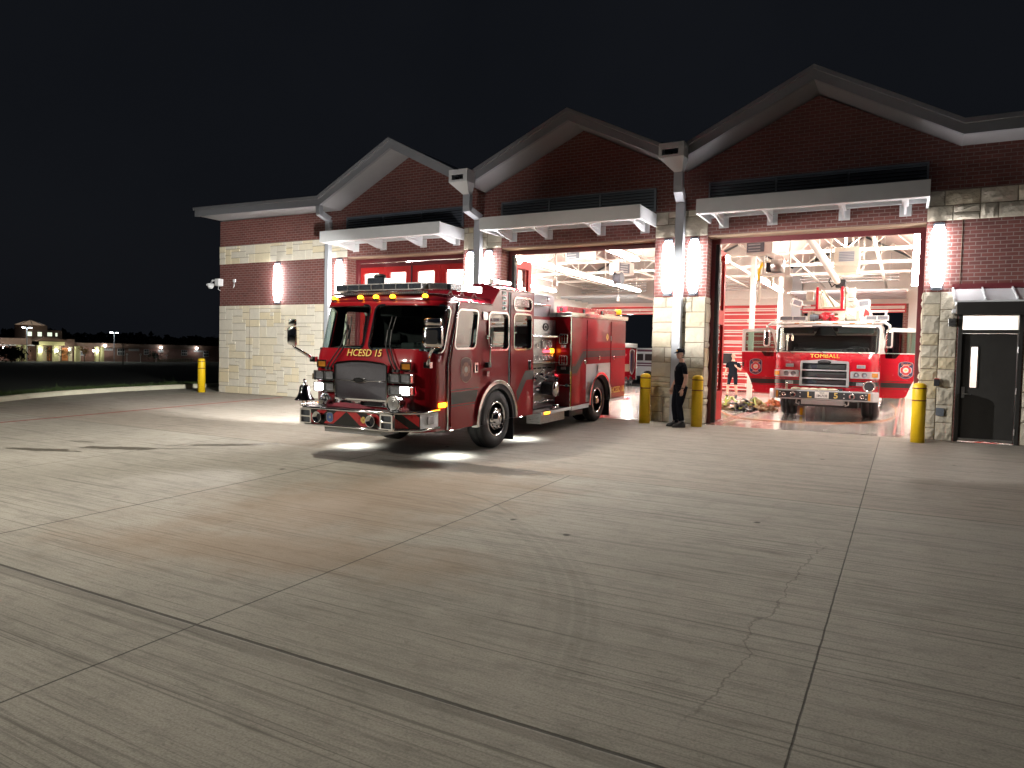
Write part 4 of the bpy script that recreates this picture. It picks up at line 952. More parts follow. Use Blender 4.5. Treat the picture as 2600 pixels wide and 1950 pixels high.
# front: grille
GT = [(-.53,.99), (.53,.99), (.53,1.54)]+[(x/20*.53, 1.54+.045*(1-(x/20)**2)) for x in range(18, -19, -4)]+[(-.53,1.54)]
def fp(u, v, d): return (u, -2.262+d+.05*(u/PA)**2, v)
mb = MB(); mb.skin(GT, [], lambda u, v, d: fp(u, v, d), .05, [k*.1 for k in range(-5, 6)]); gr = mb.build('grille', M['grillemesh'], fe)
mb = MB(); fo = offs(GT, .028); n = len(GT); vs = [fp(p[0], p[1], -.02) for p in fo]+[fp(p[0], p[1], -.02) for p in GT]+[fp(p[0], p[1], .06) for p in fo]+[fp(p[0], p[1], .0) for p in GT]
mb.add(vs, [q for i in range(n) for q in ((i, (i+1) % n, n+(i+1) % n, n+i), (i, 2*n+i, 2*n+(i+1) % n, (i+1) % n), (n+i, n+(i+1) % n, 3*n+(i+1) % n, 3*n+i))])
mb.tube([fp(x*.1, 1.285, -.012) for x in range(-5, -1)]+[fp(-.16, 1.275, -.016), fp(0, 1.25, -.02), fp(.16, 1.275, -.016)]+[fp(x*.1, 1.285, -.012) for x in range(2, 6)], .011, 6)
mb.tube([fp(-.16, 1.285, -.014), fp(-.1, 1.315, -.016), fp(0, 1.33, -.018), fp(.1, 1.315, -.016), fp(.16, 1.285, -.014)], .009, 6); mb.build('grille_frame', M['chrome'], gr)
mb = MB(); mb.loft([[(p[0], -2.29, p[1]) for p in ellipse(0, 1.29, .105, .034)], [(p[0], -2.272, p[1]) for p in ellipse(0, 1.29, .115, .04)]]); bd = mb.build('grille_badge', M['dark'], gr)
mb = MB(); mb.ring2(ellipse(0, 1.29, .118, .043), ellipse(0, 1.29, .104, .033), -2.296, -2.272, 'y'); mb.build('badge_rim', M['chrome'], bd)
mb = MB(); mb.skin([(-.555,.88), (.555,.88), (.555,.965), (-.555,.965)], [rrect(-.42,-.2,.895,.95,.02,2), rrect(.0,.44,.892,.952,.025,3)], lambda u, v, d: (u, -2.255+d+.05*(u/PA)**2, v), .04, [k*.1 for k in range(-5, 6)]); lo = mb.build('lower_valance', M['chrome'], fe)
mb = MB(); mb.box(-.5, .5, -2.2, -2.19, .89, .955); mb.build('valance_void', M['dark'], lo)
# headlamp clusters
for sg in (1, -1):
    for z0, z1, lit in ((1.265,1.425,0), (1.075,1.235,1)):
        x0, x1 = sorted((sg*.565, sg*1.01)); mb = MB()
        mb.skin(rrect(x0, x1, z0, z1, .025, 3), [rrect(x0+.022, (x0+x1)/2-.012, z0+.018, z1-.018, .02, 3), rrect((x0+x1)/2+.012, x1-.022, z0+.018, z1-.018, .02, 3)], lambda u, v, d: (u, -2.265+d, v), .12, smooth=False)
        hl = mb.build('headlight', M['chrome'], fe, bevel=.005)
        for k in (0, 1):
            a, b_ = (x0+.022, (x0+x1)/2-.012) if k == 0 else ((x0+x1)/2+.012, x1-.022); outer = (k == 1) == (sg > 0)
            mb = MB(); mb.prism(rrect(a+.003, b_-.003, z0+.021, z1-.021, .018, 3), -2.238, -2.2, 'y')
            ln = mb.build('lens', M['head'] if (lit and outer) else M['lampoff'], hl)
    mb = MB(); x0, x1 = sorted((sg*.77, sg*.98)); mb.skin(rrect(x0, x1, 1.465, 1.60, .02, 3), [rrect(x0+.02, x1-.02, 1.485, 1.58, .012, 2)], lambda u, v, d: (u, -2.215+d, v), .09, smooth=False); tl = mb.build('turn_signal', M['chrome'], fe, bevel=.004)
    mb = MB(); mb.box(x0+.021, x1-.021, -2.20, -2.14, 1.486, 1.579); mb.build('amber_lens', M['amberoff'], tl, bevel=.006)
    mb = MB(); q = FR(sg*1.60, .91); mb.cbox((sg*1.232, q[1]-.10, .91), (.03,.19,.075)); mb.build('side_marker', M['amber'], fe, bevel=.012)
# lettering
LT = Matrix(((1,0,0,0), (0,.296,-.955,-2.2+.053-.010), (0,.955,.296,1.725), (0,0,0,1)))
mb = MB(); mb.text('HCESD 15', .165, LT, .004, .001, 1.0, .04)
def serif(x, z, w):
    p = LT @ Vector((x, z, .002)); mb.cbox(p, (w, .006, .011))
mb.build('lettering', M['gold'], fe)
# bumper with chevrons
BPL = [(-1.22,-1.83), (-1.22,-2.30), (-.84,-2.58), (.84,-2.58), (1.22,-2.30), (1.22,-1.83)]
mb = MB(); mb.prism(BPL, .585, .825, 'z'); bu = mb.build('bumper', M['stripe'], fe)
M['chevred'] = mat('red_reflective_sheet', (.55,.02,.025), .3, var=.15, coat=.7)
mb = MB()
def on_face(p0, p1, proud=.003):
    a = Vector(p0); b = Vector(p1); t = (b-a).normalized(); n = Vector((t.y, -t.x)); return lambda u, v, d: (a.x+t.x*u+n.x*(proud-d), a.y+t.y*u+n.y*(proud-d), v)
z0, z1 = .60, .81
for k in range(4):
    o = .10+k*.40
    for sg in (1, -1):
        P = [(sg*(o-.10), z1), (sg*(o+.10), z1), (sg*(o+.38), z0), (sg*(o+.18), z0)]
        P = clip_rect(P, -.84, .84, z0, z1)
        if len(P) > 2: mb.skin(P, [], lambda u, v, d: (u, -2.583, v), 0)
for sg in (1, -1):
    fm = on_face((.84,-2.58), (1.22,-2.30)); fq = (lambda u, v, d, fm=fm: fm(u, v, d)) if sg > 0 else (lambda u, v, d, fm=fm: (-fm(u, v, d)[0], fm(u, v, d)[1], v))
    for o in (-.08, .30):
        P = clip_rect([(o-.1, z1), (o+.1, z1), (o+.38, z0), (o+.18, z0)], .01, .46, z0, z1)
        if len(P) > 2: mb.skin(P, [], fq, 0)
mb.build('chevron_sheet', M['chevred'], bu)
mb = MB(); mb.prism([(x*1.015, y-.02 if y < -2 else y) for x, y in BPL], .826, .842, 'z'); mb.build('bumper_deck', M['tread'], bu)
for z in (.835, .57):
    mb = MB(); mb.tube([(x*1.02, y-(.03 if y < -2 else 0), z) for x, y in BPL], .022, 8); mb.build('bumper_rail', M['chrome'], bu)
for sg in (1, -1):
    mb = MB(); mb.box(sg*1.221, sg*1.236, -2.31, -1.84, .575, .845); ep = mb.build('end_plate', M['tread'], bu, bevel=.006)
    mb = MB(); mb.box(sg*1.237, sg*1.25, -2.14, -1.98, .64, .76); mb.build('corner_lamp', M['lampoff'], ep, bevel=.01)
for cx in (-.84, .82):
    mb = MB(); mb.skin(rrect(cx-.125, cx+.125, .575, .82, .02, 3), [rrect(cx-.095, cx+.095, .71, .795, .012, 2), rrect(cx-.095, cx+.095, .60, .685, .012, 2)], lambda u, v, d: (u, -2.625+d, v), .06, smooth=False); bl = mb.build('bumper_light', M['chrome'], bu, bevel=.006)
    mb = MB(); mb.box(cx-.1, cx+.1, -2.59, -2.585, .59, .80); mb.build('lamp_glass', M['ledbar'], bl)
for cx in (-.57, .53):
    mb = MB(); mb.lathe([(.0,.02), (.04,.02), (.06,.0), (.088,-.04), (.095,-.055), (.085,-.055), (.055,-.01), (.03,.015)], (cx,-2.60,.70), (0,1,0), 24); hr = mb.build('air_horn', M['chrome'], bu)
    mb = MB(); mb.cyl((cx,-2.604,.70), (cx,-2.588,.70), .06, n=20); mb.build('horn_throat', M['dark'], hr)
mb = MB(); lp = shield_loop(-.345, .70, .13, .15); mb.skin(lp, [], lambda u, v, d: (u, -2.588, v), 0); em = mb.build('bumper_emblem', mat('blue_enamel', (.10,.16,.36), .3), bu)
mb = MB(); mb.ring2(offs(lp, .006), lp, -2.592, -2.584, 'y'); mb.skin(ellipse(-.345, .705, .022, .022), [], lambda u, v, d: (u, -2.590, v), 0); mb.build('emblem_rim', M['brushed'], em)
mb = MB(); maltese(mb, lambda u, v, d: (u, -2.589, v), .345, .70, .05); mb.build('bumper_emblem', M['gold'], bu)
mb = MB(); mb.box(-.55, .62, -2.50, -2.05, .455, .56); mb.build('under_step', M['tread'], fe, bevel=.01)
# gear on the bumper deck: bell, siren, hose elbow and folded red hose
mb = MB(); mb.lathe([(.165,0), (.160,.015), (.13,.05), (.098,.11), (.085,.18), (.08,.225), (.06,.25), (.03,.262), (.0,.265)], (-1.06,-2.42,.93), (0,0,1), 32); be = mb.build('bell', mat('dark_polished_bell', (.22,.20,.22), .08, metal=1), fe)
mb = MB(); mb.cyl((-1.06,-2.42,1.19), (-1.06,-2.42,1.235), .032, .02, n=12); mb.ell((-1.06,-2.42,1.255), (.026,.026,.03)); mb.tube([(-1.10,-2.42,.845), (-1.10,-2.42,.93)], .012, 6); mb.tube([(-1.02,-2.42,.845), (-1.0,-2.42,.9), (-1.06,-2.42,.95)], .012, 6); mb.cyl((-1.06,-2.42,.842), (-1.06,-2.42,.855), .07, n=16); mb.build('bell_stand', M['chrome'], be)
mb = MB(); mb.lathe([(.0,.24), (.05,.235), (.085,.2), (.095,.12), (.105,.03), (.128,.0), (.128,-.02), (.112,-.02), (.1,.01), (.0,.015)], (.86,-2.50,.975), (0,1,0), 32); si = mb.build('siren', M['chrome'], fe)
mb = MB()
for r in (.09, .06, .03): mb.lathe([(r,-.005), (r+.012,-.008), (r+.012,.004), (r,.004)], (.86,-2.50,.975), (0,1,0), 24)
mb.build('siren_grille', M['brushed'], si)
mb = MB(); mb.cyl((.86,-2.40,.842), (.86,-2.40,.90), .05, n=12); mb.cyl((.86,-2.31,1.06), (.86,-2.31,1.12), .02, n=8); mb.build('siren_foot', M['chrome'], si)
mb = MB(); mb.cyl((-.72,-2.36,.842), (-.72,-2.36,.95), .06, n=14); mb.tube([(-.72,-2.36,.93), (-.70,-2.36,1.0), (-.62,-2.40,1.02), (-.54,-2.42,.98)], .05, 10); mb.cyl((-.53,-2.44,.97), (-.49,-2.46,.93), .065, n=14); mb.build('hose_elbow', M['chrome'], fe)
mb = MB(); rr_ = random.Random(5)
for k in range(4): mb.tube([(-.52+.03*k,-2.44+.03*k,.88), (-.3,-2.40+.04*k,.862+.012*k), (0,-2.44+.05*k,.858+.01*k), (.25,-2.42+.03*k,.86), (.38-.04*k,-2.36+.02*k,.855)], [.035,.022,.016,.016,.012], 6)
mb.build('folded_hose', mat('dark_red_hose', (.16,.015,.03), .8, var=.3), fe)
# wipers
for x, s in ((.74, -1), (-.74, 1), (.66, -1), (-.66, 1)):
    xt = x+s*.23; mb = MB(); mb.tube([(x,-2.235,1.47), (x+s*.10,-2.215,1.62), (xt,-2.14,1.84), (xt+s*.03,-2.05,2.1)], .012, 6); mb.tube([(xt+s*.06,-2.105,1.86), (xt+s*.0,-1.97,2.32)], .009, 6); mb.cyl((x,-2.25,1.46), (x,-2.20,1.46), .025, n=10); mb.build('wiper', M['black'], fe)
# mirrors on their arms
def mirror(cx, cy, wdt, ang, base, sg):
    Rm = Matrix.Translation((cx, cy, 2.04)) @ Matrix.Rotation(ang, 4, 'Z')
    mb = MB(); mb.T = Rm
    ring = lambda w, y, z0, z1, r: [(p[0], y, p[1]) for p in rrect(-w, w, z0, z1, r, 4)]
    mb.loft([ring(wdt*.72,-.10,-.17,.08,.04), ring(wdt*.95,-.07,-.2,.105,.05), ring(wdt,0,-.21,.115,.05), ring(wdt,.04,-.21,.115,.05)], True)
    mb.loft([ring(wdt*.6,-.08,.135,.22,.03), ring(wdt*.86,-.04,.122,.235,.035), ring(wdt*.86,.04,.122,.235,.035)], True)
    mi = mb.build('mirror', M['chrome'], fe)
    mb = MB(); mb.T = Rm; mb.skin(rrect(-wdt*.9, wdt*.9, -.19, .10, .04, 4), [], lambda u, v, d: (u, .042, v), 0); mb.skin(rrect(-wdt*.75, wdt*.75, .135, .225, .03, 4), [], lambda u, v, d: (u, .042, v), 0); mb.build('mirror_glass', M['chrome'], mi)
    mb = MB(); mb.T = Rm; mb.skin(rrect(-wdt*.62, wdt*.62, -.15, .06, .03, 4), [], lambda u, v, d: (u, -.1005, v), 0); mb.build('mirror_back', M['black'], mi)  # black patch painted for the dark sky mirrored in the chrome
    mb = MB(); mb.tube([base, ((base[0]+cx)/2, (base[1]+cy)/2-.03, 1.72), (cx-sg*.03, cy, 1.79), (cx, cy, 1.84)], [.03,.028,.026,.03], 8); mb.cbox((base[0], base[1], base[2]), (.12,.07,.09)); mb.build('mirror_arm', M['chrome'], mi)
mirror(1.46, -2.30, .15, R(20), (1.20,-2.07,1.56), 1)
mirror(-1.42, -2.30, .105, R(-40), (-1.19,-2.07,1.60), -1)
# roof lamps: five amber markers, LED strip, light bar wrapping round to a lit scene lamp
for x in (-.95, -.34, 0, .34, .95):
    q = FR(x, 2.60); mb = MB(); mb.ell((x, q[1]+.015, 2.645), (.042,.06,.036), 14, 8); ml = mb.build('marker_lamp', M['amber'], fe)
    mb = MB(); mb.box(x-.045, x+.045, q[1]-.02, q[1]+.07, 2.60, 2.618); mb.build('lamp_base', M['chrome'], ml)
mb = MB(); mb.box(-.96, .96, -1.80, -1.74, 2.685, 2.73); ls = mb.build('led_strip', M['black'], fe)
mb = MB()
for k in range(46): mb.box(-.94+k*.041, -.94+k*.041+.026, -1.806, -1.801, 2.692, 2.722)
mb.build('led_dots', M['lampoff'], ls)
def bar_seg(mb, a, b, z0, z1, w):
    a = Vector(a); b = Vector(b); t = (b-a).normalized(); n = Vector((t.y, -t.x))
    P = [a+n*w/2, b+n*w/2, b-n*w/2, a-n*w/2]; mb.prism([(p.x, p.y) for p in P], z0, z1, 'z')
mb = MB(); bar_seg(mb, (-.9,-1.68), (.9,-1.68), 2.755, 2.765, .30); bar_seg(mb, (-.9,-1.68), (.9,-1.68), 2.852, 2.865, .30)
for k in range(8): mb.box(-.9+k*.2565-.004, -.9+k*.2565+.004, -1.834, -1.53, 2.766, 2.851)
for x in (-.7, 0, .7): mb.box(x-.04, x+.04, -1.72, -1.6, 2.70, 2.754)
lb = mb.build('light_bar', M['brushed'], fe)
for k in range(7):
    mb = MB(); x = -.9+k*.2565; mb.box(x+.006, x+.25, -1.83, -1.54, 2.767, 2.85); mb.build('led_module', M['ledbar'], lb, bevel=.012)
for sg in (1, -1):
    mb = MB(); bar_seg(mb, (sg*.92,-1.68), (sg*1.12,-1.46), 2.76, 2.862, .16); mb.build('corner_module', M['lampoff'], lb, bevel=.01)
    mb = MB(); mb.box(sg*1.06, sg*1.19, -1.44, -1.10, 2.76, 2.862); mb.build('side_module', M['ledbar'], lb, bevel=.01)
    mb = MB(); mb.box(sg*1.07, sg*1.20, -1.09, -.50, 2.755, 2.865); sl = mb.build('scene_lamp', M['white'], fe, bevel=.008)
    mb = MB(); mb.box(sg*1.201, sg*1.207, -1.08, -.51, 2.763, 2.857); mb.box(sg*1.09, sg*1.18, -1.096, -1.091, 2.763, 2.857); mb.build('lamp_face', M['scene'], sl)
    for y in (-1.35, -1.0, -.62): mb = MB(); mb.tube([(sg*1.12,y-.06,2.69), (sg*1.13,y,2.755)], .012, 5); mb.tube([(sg*1.12,y+.06,2.69), (sg*1.13,y,2.755)], .012, 5); mb.build('lamp_bracket', M['brushed'], sl)
mb = MB(); mb.cyl((.76,.55,3.06), (.76,1.30,3.06), .045, n=14); rl = mb.build('roof_lamp', M['white'], fe)
mb = MB(); mb.box(.803, .808, .62, 1.24, 3.03, 3.085); mb.build('lamp_face', M['scene'], rl)
for y in (.6, .9, 1.25): mb = MB(); mb.box(.68, .76, y-.03, y+.03, 2.99, 3.02); mb.cyl((.72,y,3.09), (.75,y-.03,3.13), .018, n=6); mb.build('lamp_bracket', M['black'], rl)
mb = MB(); mb.box(-.74, -.37, -1.22, -.85, 2.72, 3.03); rb = mb.build('roof_unit', M['ledbar'], fe, bevel=.02)
mb = MB(); mb.box(-.369, -.352, -1.21, -.86, 2.72, 3.025); mb.build('unit_case', M['brushed'], rb, bevel=.01)
mb = MB(); mb.ell((-.58,-1.05,3.06), (.12,.1,.05)); mb.build('unit_cap', M['black'], rb)
# inside the cab
mb = MB(); mb.box(-1.15, 1.15, -1.9, 1.38, .80, .86); mb.box(-.45, .45, -1.6, 1.0, .86, 1.35); mb.build('cab_floor', M['int'], fe)
mb = MB(); mb.hull8([(-1.12,-1.98,1.50), (1.12,-1.98,1.50), (1.12,-1.50,1.50), (-1.12,-1.50,1.50)], [(-1.12,-1.98,1.74), (1.12,-1.98,1.74), (1.12,-1.58,1.82), (-1.12,-1.58,1.82)]); mb.box(.32, .9, -1.62, -1.45, 1.6, 1.9); mb.build('dashboard', M['dash'], fe, bevel=.02)
mb = MB(); mb.loft([[Vector((.60,-1.28,1.80))+Matrix.Rotation(R(-28), 3, 'X') @ Vector((math.cos(a)*(.225+.018*math.cos(b)), math.sin(a)*(.225+.018*math.cos(b)), .018*math.sin(b))) for b in [2*math.pi*k/6 for k in range(6)]] for a in [2*math.pi*k/24 for k in range(25)]], False)
mb.tube([(.60,-1.5,1.6), (.60,-1.28,1.80)], .03, 8); mb.cbox((.60,-1.28,1.80), (.42,.05,.03), Matrix.Rotation(R(-28), 3, 'X')); mb.build('steering_wheel', M['black'], fe)
for x, y in ((.68,-.62), (-.68,-.62), (.68,.9), (-.68,.9)):
    mb = MB(); mb.box(x-.25, x+.25, y-.4, y+.12, 1.05, 1.2); mb.box(x-.24, x+.24, y+.08, y+.22, 1.2, 1.86); mb.box(x-.14, x+.14, y+.1, y+.2, 1.88, 2.06); mb.build('seat', M['int'], fe, bevel=.05)
mb = MB(); mb.box(-1.12, 1.12, -1.45, 1.38, 2.52, 2.56); mb.box(-.2, .25, -1.5, -.9, 2.34, 2.519); mb.build('headliner', M['int'], fe)
mb = MB(); mb.box(-1.12, 1.12, -.36, -.30, .86, 2.51); mb.build('cab_partition', M['int'], fe)
mb = MB(); mb.tube([(-.98,-1.50,2.25), (-.98,-1.42,2.1), (-.98,-1.44,1.95)], .018, 6); mb.tube([(.98,-1.36,2.35), (.98,-1.36,1.9)], .018, 6); mb.build('grab_handle', M['black'], fe)
# chassis
mb = MB(); mb.box(-.42, -.30, -2.0, 6.6, .52, .80); mb.box(.30, .42, -2.0, 6.6, .52, .80); mb.box(-.5, .5, -1.5, 1.2, .42, .8); mb.cyl((-1.0,0,.52), (1.0,0,.52), .07, n=10); mb.cyl((-1.0,4.9,.52), (1.0,4.9,.52), .11, n=10); mb.ell((0,4.9,.52), (.25,.25,.25)); mb.box(-1.1, 1.1, -1.7, -.8, .46, .5); mb.box(.75, 1.15, 3.35, 4.1, .25, .48); mb.build('chassis', M['black'], fe)
# pump panel between cab and body
mb = MB(); mb.box(-.86, .86, 1.45, 3.2, .50, 2.44); pp = mb.build('pump_panel', M['brushed'], fe)
mb = MB(); mb.box(.861, .885, 1.5, 3.18, 2.385, 2.45); mb.build('panel_band', M['red'], pp)
mb = MB(); mb.box(.861, .90, 1.95, 3.12, 2.06, 2.375)
for k in range(9): mb.box(.901, .912, 2.85, 3.10, 2.08+k*.032, 2.095+k*.032)
lp = mb.build('panel_cover', M['brushed'], pp, bevel=.004)
mb = MB(); mb.ring2(ellipse(2.62, 2.23, .13, .08), ellipse(2.62, 2.23, .105, .06), .9005, .915, 'x'); mb.skin(ellipse(2.62, 2.23, .06, .03), [], lambda u, v, d: (.905, u, v), 0); mb.build('panel_badge', M['dark'], lp)
for z, x1 in ((2.01, 1.08), (1.455, 1.0)):
    mb = MB(); mb.box(.861, x1, 1.55, 3.18, z, z+.035); mb.build('panel_shelf', M['chrome'], pp, bevel=.006)
def gauge(y, z, r):
    mb = MB(); mb.lathe([(r,0), (r,.035), (r*.9,.04), (r*.86,.03)], (.861,y,z), (1,0,0), 24); g = mb.build('gauge', M['chrome'], pp)
    mb = MB(); mb.cyl((.88,y,z), (.893,y,z), r*.85, n=24); mb.build('gauge_dial', M['white'], g)
    mb = MB(); mb.cbox((.896,y+r*.2,z+r*.2), (.003,r*.7,.008), Matrix.Rotation(R(40), 3, 'X')); mb.build('gauge_needle', M['dark'], g)
for y, z, r in ((2.60,1.86,.10), (2.86,1.86,.10), (2.28,1.84,.05), (2.35,1.58,.05), (2.52,1.58,.05), (2.69,1.58,.05), (2.86,1.58,.05), (3.03,1.58,.05), (2.15,1.60,.04)): gauge(y, z, r)
mb = MB()
for k in range(7): mb.box(.862, .875, 2.62+k*.075, 2.66+k*.075, 1.68, 1.735)
mb.build('indicator_lamp', M['redled'], pp)
mb = MB(); mb.box(.862, .878, 2.95, 3.10, 1.67, 1.76); mb.build('flow_display', M['amber'], pp)
mb = MB()
for k in range(5): mb.box(.862, .87, 1.85+k*.24, 2.03+k*.24, 1.34, 1.37)
mb.box(.862, .87, 1.7, 1.9, .9, 1.2); mb.build('name_plate', M['dark'], pp)
for y, z in ((1.95,1.15), (2.25,1.22), (2.5,1.15), (2.8,1.2), (3.0,1.1), (2.1,.95), (3.05,.8), (1.8,.75)):
    mb = MB(); mb.cyl((.861,y,z), (.98,y,z), .045, n=12); mb.cyl((.98,y,z), (1.03,y+.02,z-.02), .06, .055, n=12); mb.tube([(.95,y,z+.04), (1.0,y+.05,z+.1), (1.02,y+.09,z+.1)], .012, 6); mb.build('discharge_valve', M['chrome'], pp)
mb = MB(); mb.cyl((.861,2.62,.93), (1.08,2.64,.92), .14, n=24); mb.cyl((1.0,2.64,.92), (1.12,2.66,.91), .155, n=24); it = mb.build('intake_cap', M['black'], pp)
mb = MB(); mb.lathe([(.165,0), (.17,.03), (.15,.06), (.05,.075), (0,.075)], (1.12,2.66,.91), (1,0.1,-.05), 24); mb.build('cap_rim', M['chrome'], it)
mb = MB()
for k in range(9): mb.ell((.89,2.05+k*.12,.64), (.02,.045,.032), 10, 6)
mb.build('drain_row', M['chrome'], pp)
mb = MB(); mb.tube([(1.10,1.56,1.53), (1.10,1.56,2.50)], .018, 8); mb.tube([(.88,1.56,1.55), (1.10,1.56,1.55)], .014, 6); mb.tube([(.88,1.56,2.46), (1.10,1.56,2.46)], .014, 6); mb.build('pump_rail', M['chrome'], fe)
mb = MB(); mb.box(-.8, .78, 1.62, 3.28, 2.445, 2.93); tb = mb.build('tread_box', M['tread'], fe, bevel=.012)
mb = MB()
for y in (2.15, 2.85): mb.cyl((.781,y,2.86), (.83,y,2.86), .02, n=8); mb.tube([(.83,y,2.88), (.83,y,2.78)], .02, 8)
mb.tube([(.80,2.05,2.48), (.84,2.05,2.70), (.84,2.95,2.70), (.80,2.95,2.48)], .022, 8); mb.build('box_handle', M['chrome'], tb)
mb = MB(); mb.box(-1.26, 1.26, 1.74, 3.17, .44, .475); sp = mb.build('side_step', M['tread'], fe, bevel=.006)
mb = MB(); mb.box(1.261, 1.275, 1.74, 3.17, .43, .495); mb.build('step_edge', M['alu'], sp)
mb = MB(); mb.box(1.2755, 1.285, 1.85, 2.1, .44, .485); mb.build('step_marker', M['amber'], sp, bevel=.006)
mb = MB(); mb.box(.86, 1.19, 1.86, 3.02, .235, .43); mb.build('step_box', M['brushed'], fe, bevel=.008)
mb = MB(); mb.lathe([(.10,0), (.11,.02), (.11,.08), (.10,.10), (.06,.10)], (1.06,2.75,.476), (0,0,1), 20); mb.tube([(1.1,2.5,.49), (1.14,2.7,.52), (1.0,3.0,.53)], .02, 6); mb.build('hose_fitting', M['chrome'], fe)
# equipment body
AR2 = [(4.9+.68*math.cos(R(a)), .5+.68*math.sin(R(a))) for a in range(180, -1, -10)]
body = MB()
for sg in (1, -1):
    body.skin([(3.2,.49), (4.22,.49)]+AR2+[(5.58,.49), (6.68,.49), (6.68,2.46), (3.2,2.46)], [], SF[sg], .05, smooth=False)
body.box(-1.17, 1.17, 3.2, 3.25, .49, 2.46); body.box(-1.17, 1.17, 6.63, 6.68, .49, 2.46); body.box(-1.17, 1.17, 3.25, 6.63, 2.40, 2.45)
bo = body.build('equipment_body', M['red'], fe)
mb = MB(); mb.box(-1.262, 1.262, 3.15, 6.74, 2.462, 2.485); mb.box(1.235, 1.275, 3.15, 6.74, 2.486, 2.56); mb.box(-1.275, -1.235, 3.15, 6.74, 2.486, 2.56); mb.box(-1.234, 1.234, 3.15, 3.19, 2.486, 2.56); mb.build('top_rail', M['chrome'], bo, bevel=.006)
mb = MB(); mb.box(1.2205, 1.236, 3.2, 3.25, .50, 2.45); mb.build('corner_moulding', M['chrome'], bo)
fb = lambda u, v, d: (1.2425-d, u, v)
cds = []
for P in ([(3.275,.53), (4.07,.53), (4.07,2.42), (3.275,2.42)], [(4.115,1.44), (5.585,1.44), (5.585,2.42), (4.115,2.42)], [(5.63,.53), (6.645,.53), (6.645,2.42), (5.63,2.42)]):
    mb = MB(); mb.skin(rpoly(P, .02, 2), [], lambda u, v, d: (1.24-d, u, v), .018, smooth=False); cds.append(mb.build('compartment_door', M['red'], fe, bevel=.004))
BS = [(3.2,1.21), (3.52,1.21), (3.97,1.55), (6.66,1.55), (6.66,1.71), (3.88,1.71), (3.43,1.38), (3.2,1.38)]
def cut(P, x0, x1): return clip_rect(P, x0, x1, .3, 3)
for d, (a, b_) in zip(cds, ((3.28,4.065), (4.12,5.58), (5.635,6.64))):
    mb = MB()
    q1 = [(3.2,1.21), (3.52,1.21), (3.97,1.55), (3.88,1.71), (3.43,1.38), (3.2,1.38)]; q2 = [(3.97,1.55), (6.66,1.55), (6.66,1.71), (3.88,1.71)]
    for q in (q1, q2, [(3.2,1.40), (3.41,1.40), (3.86,1.735), (3.855,1.75), (3.40,1.415), (3.2,1.415)], [(3.86,1.735), (6.66,1.735), (6.66,1.75), (3.855,1.75)], [(3.2,1.175), (3.53,1.175), (3.98,1.51), (3.975,1.525), (3.525,1.19), (3.2,1.19)], [(3.98,1.51), (6.66,1.51), (6.66,1.525), (3.975,1.525)]):
        c_ = cut(q, a, b_)
        if len(c_) > 2: mb.skin(c_, [], fb, 0)
    mb.build('stripe', M['stripe'], d)
for d, y, z in ((cds[0],3.99,1.46), (cds[1],4.86,1.53), (cds[2],5.83,1.52)):
    mb = MB(); mb.lathe([(.055,0), (.055,.012), (.045,.02), (.03,.012), (.0,.012)], (1.241,y,z), (1,0,0), 20); mb.build('door_latch', M['chrome'], d)
mb = MB()
for k, (y, z) in enumerate(((4.09,2.0), (5.60,2.0))): mb.box(1.2415, 1.25, y-.015, y+.015, z-.06, z+.06)
mb.build('door_hinge', M['chrome'], bo)
mb = MB(); mb.text('HCESD 15', .205, Matrix(((0,0,1,1.2435), (1,0,0,6.14), (0,1,0,.70), (0,0,0,1))), .003, .004, 1.02); mb.build('lettering', M['gold'], cds[2])
mb = MB(); maltese(mb, fb, 5.36, 2.03, .08); mb.build('door_decal', M['gold'], cds[1])
mb = MB(); mb.skin([(4.09,.53), (4.23,.53)]+[(4.9+.69*math.cos(R(a)), .5+.69*math.sin(R(a))) for a in range(178, -1, -10)]+[(5.59,.53), (5.61,.53), (5.61,1.40), (4.09,1.40)], [], lambda u, v, d: (1.232-d, u, v), .01, smooth=False); mb.box(1.2325, 1.26, 4.75, 4.98, 1.20, 1.36); mb.build('wheel_panel', M['tread'], fe)
mb = MB(); mb.box(1.2325, 1.245, 4.16, 4.40, .70, 1.0)
for k in range(7): mb.box(1.2455, 1.255, 4.17, 4.39, .71+k*.04, .73+k*.04)
mb.build('side_vent', M['brushed'], fe)
for sg in (1, -1): arch_trim(4.9, .63, .70, sg*1.16, sg*1.285).build('wheel_arch', M['chrome'], fe, bevel=.008); arch_trim(4.9, .56, .63, sg*.7, sg*1.2).build('arch_liner', M['black'], fe)
for sg in (1, -1): mb = MB(); mb.box(sg*1.20, sg*1.262, 3.24, 4.2, .40, .485); mb.build('rub_rail', M['alu'], fe, bevel=.006)
mb = MB(); mb.box(-1.24, 1.24, 6.69, 7.06, .40, .45); mb.box(-1.24, 1.24, 5.62, 6.69, .42, .485); tbd = mb.build('tailboard', M['tread'], fe)
mb = MB(); mb.box(1.241, 1.27, 6.93, 7.02, .40, .45); mb.build('tail_marker', M['redled'], tbd)
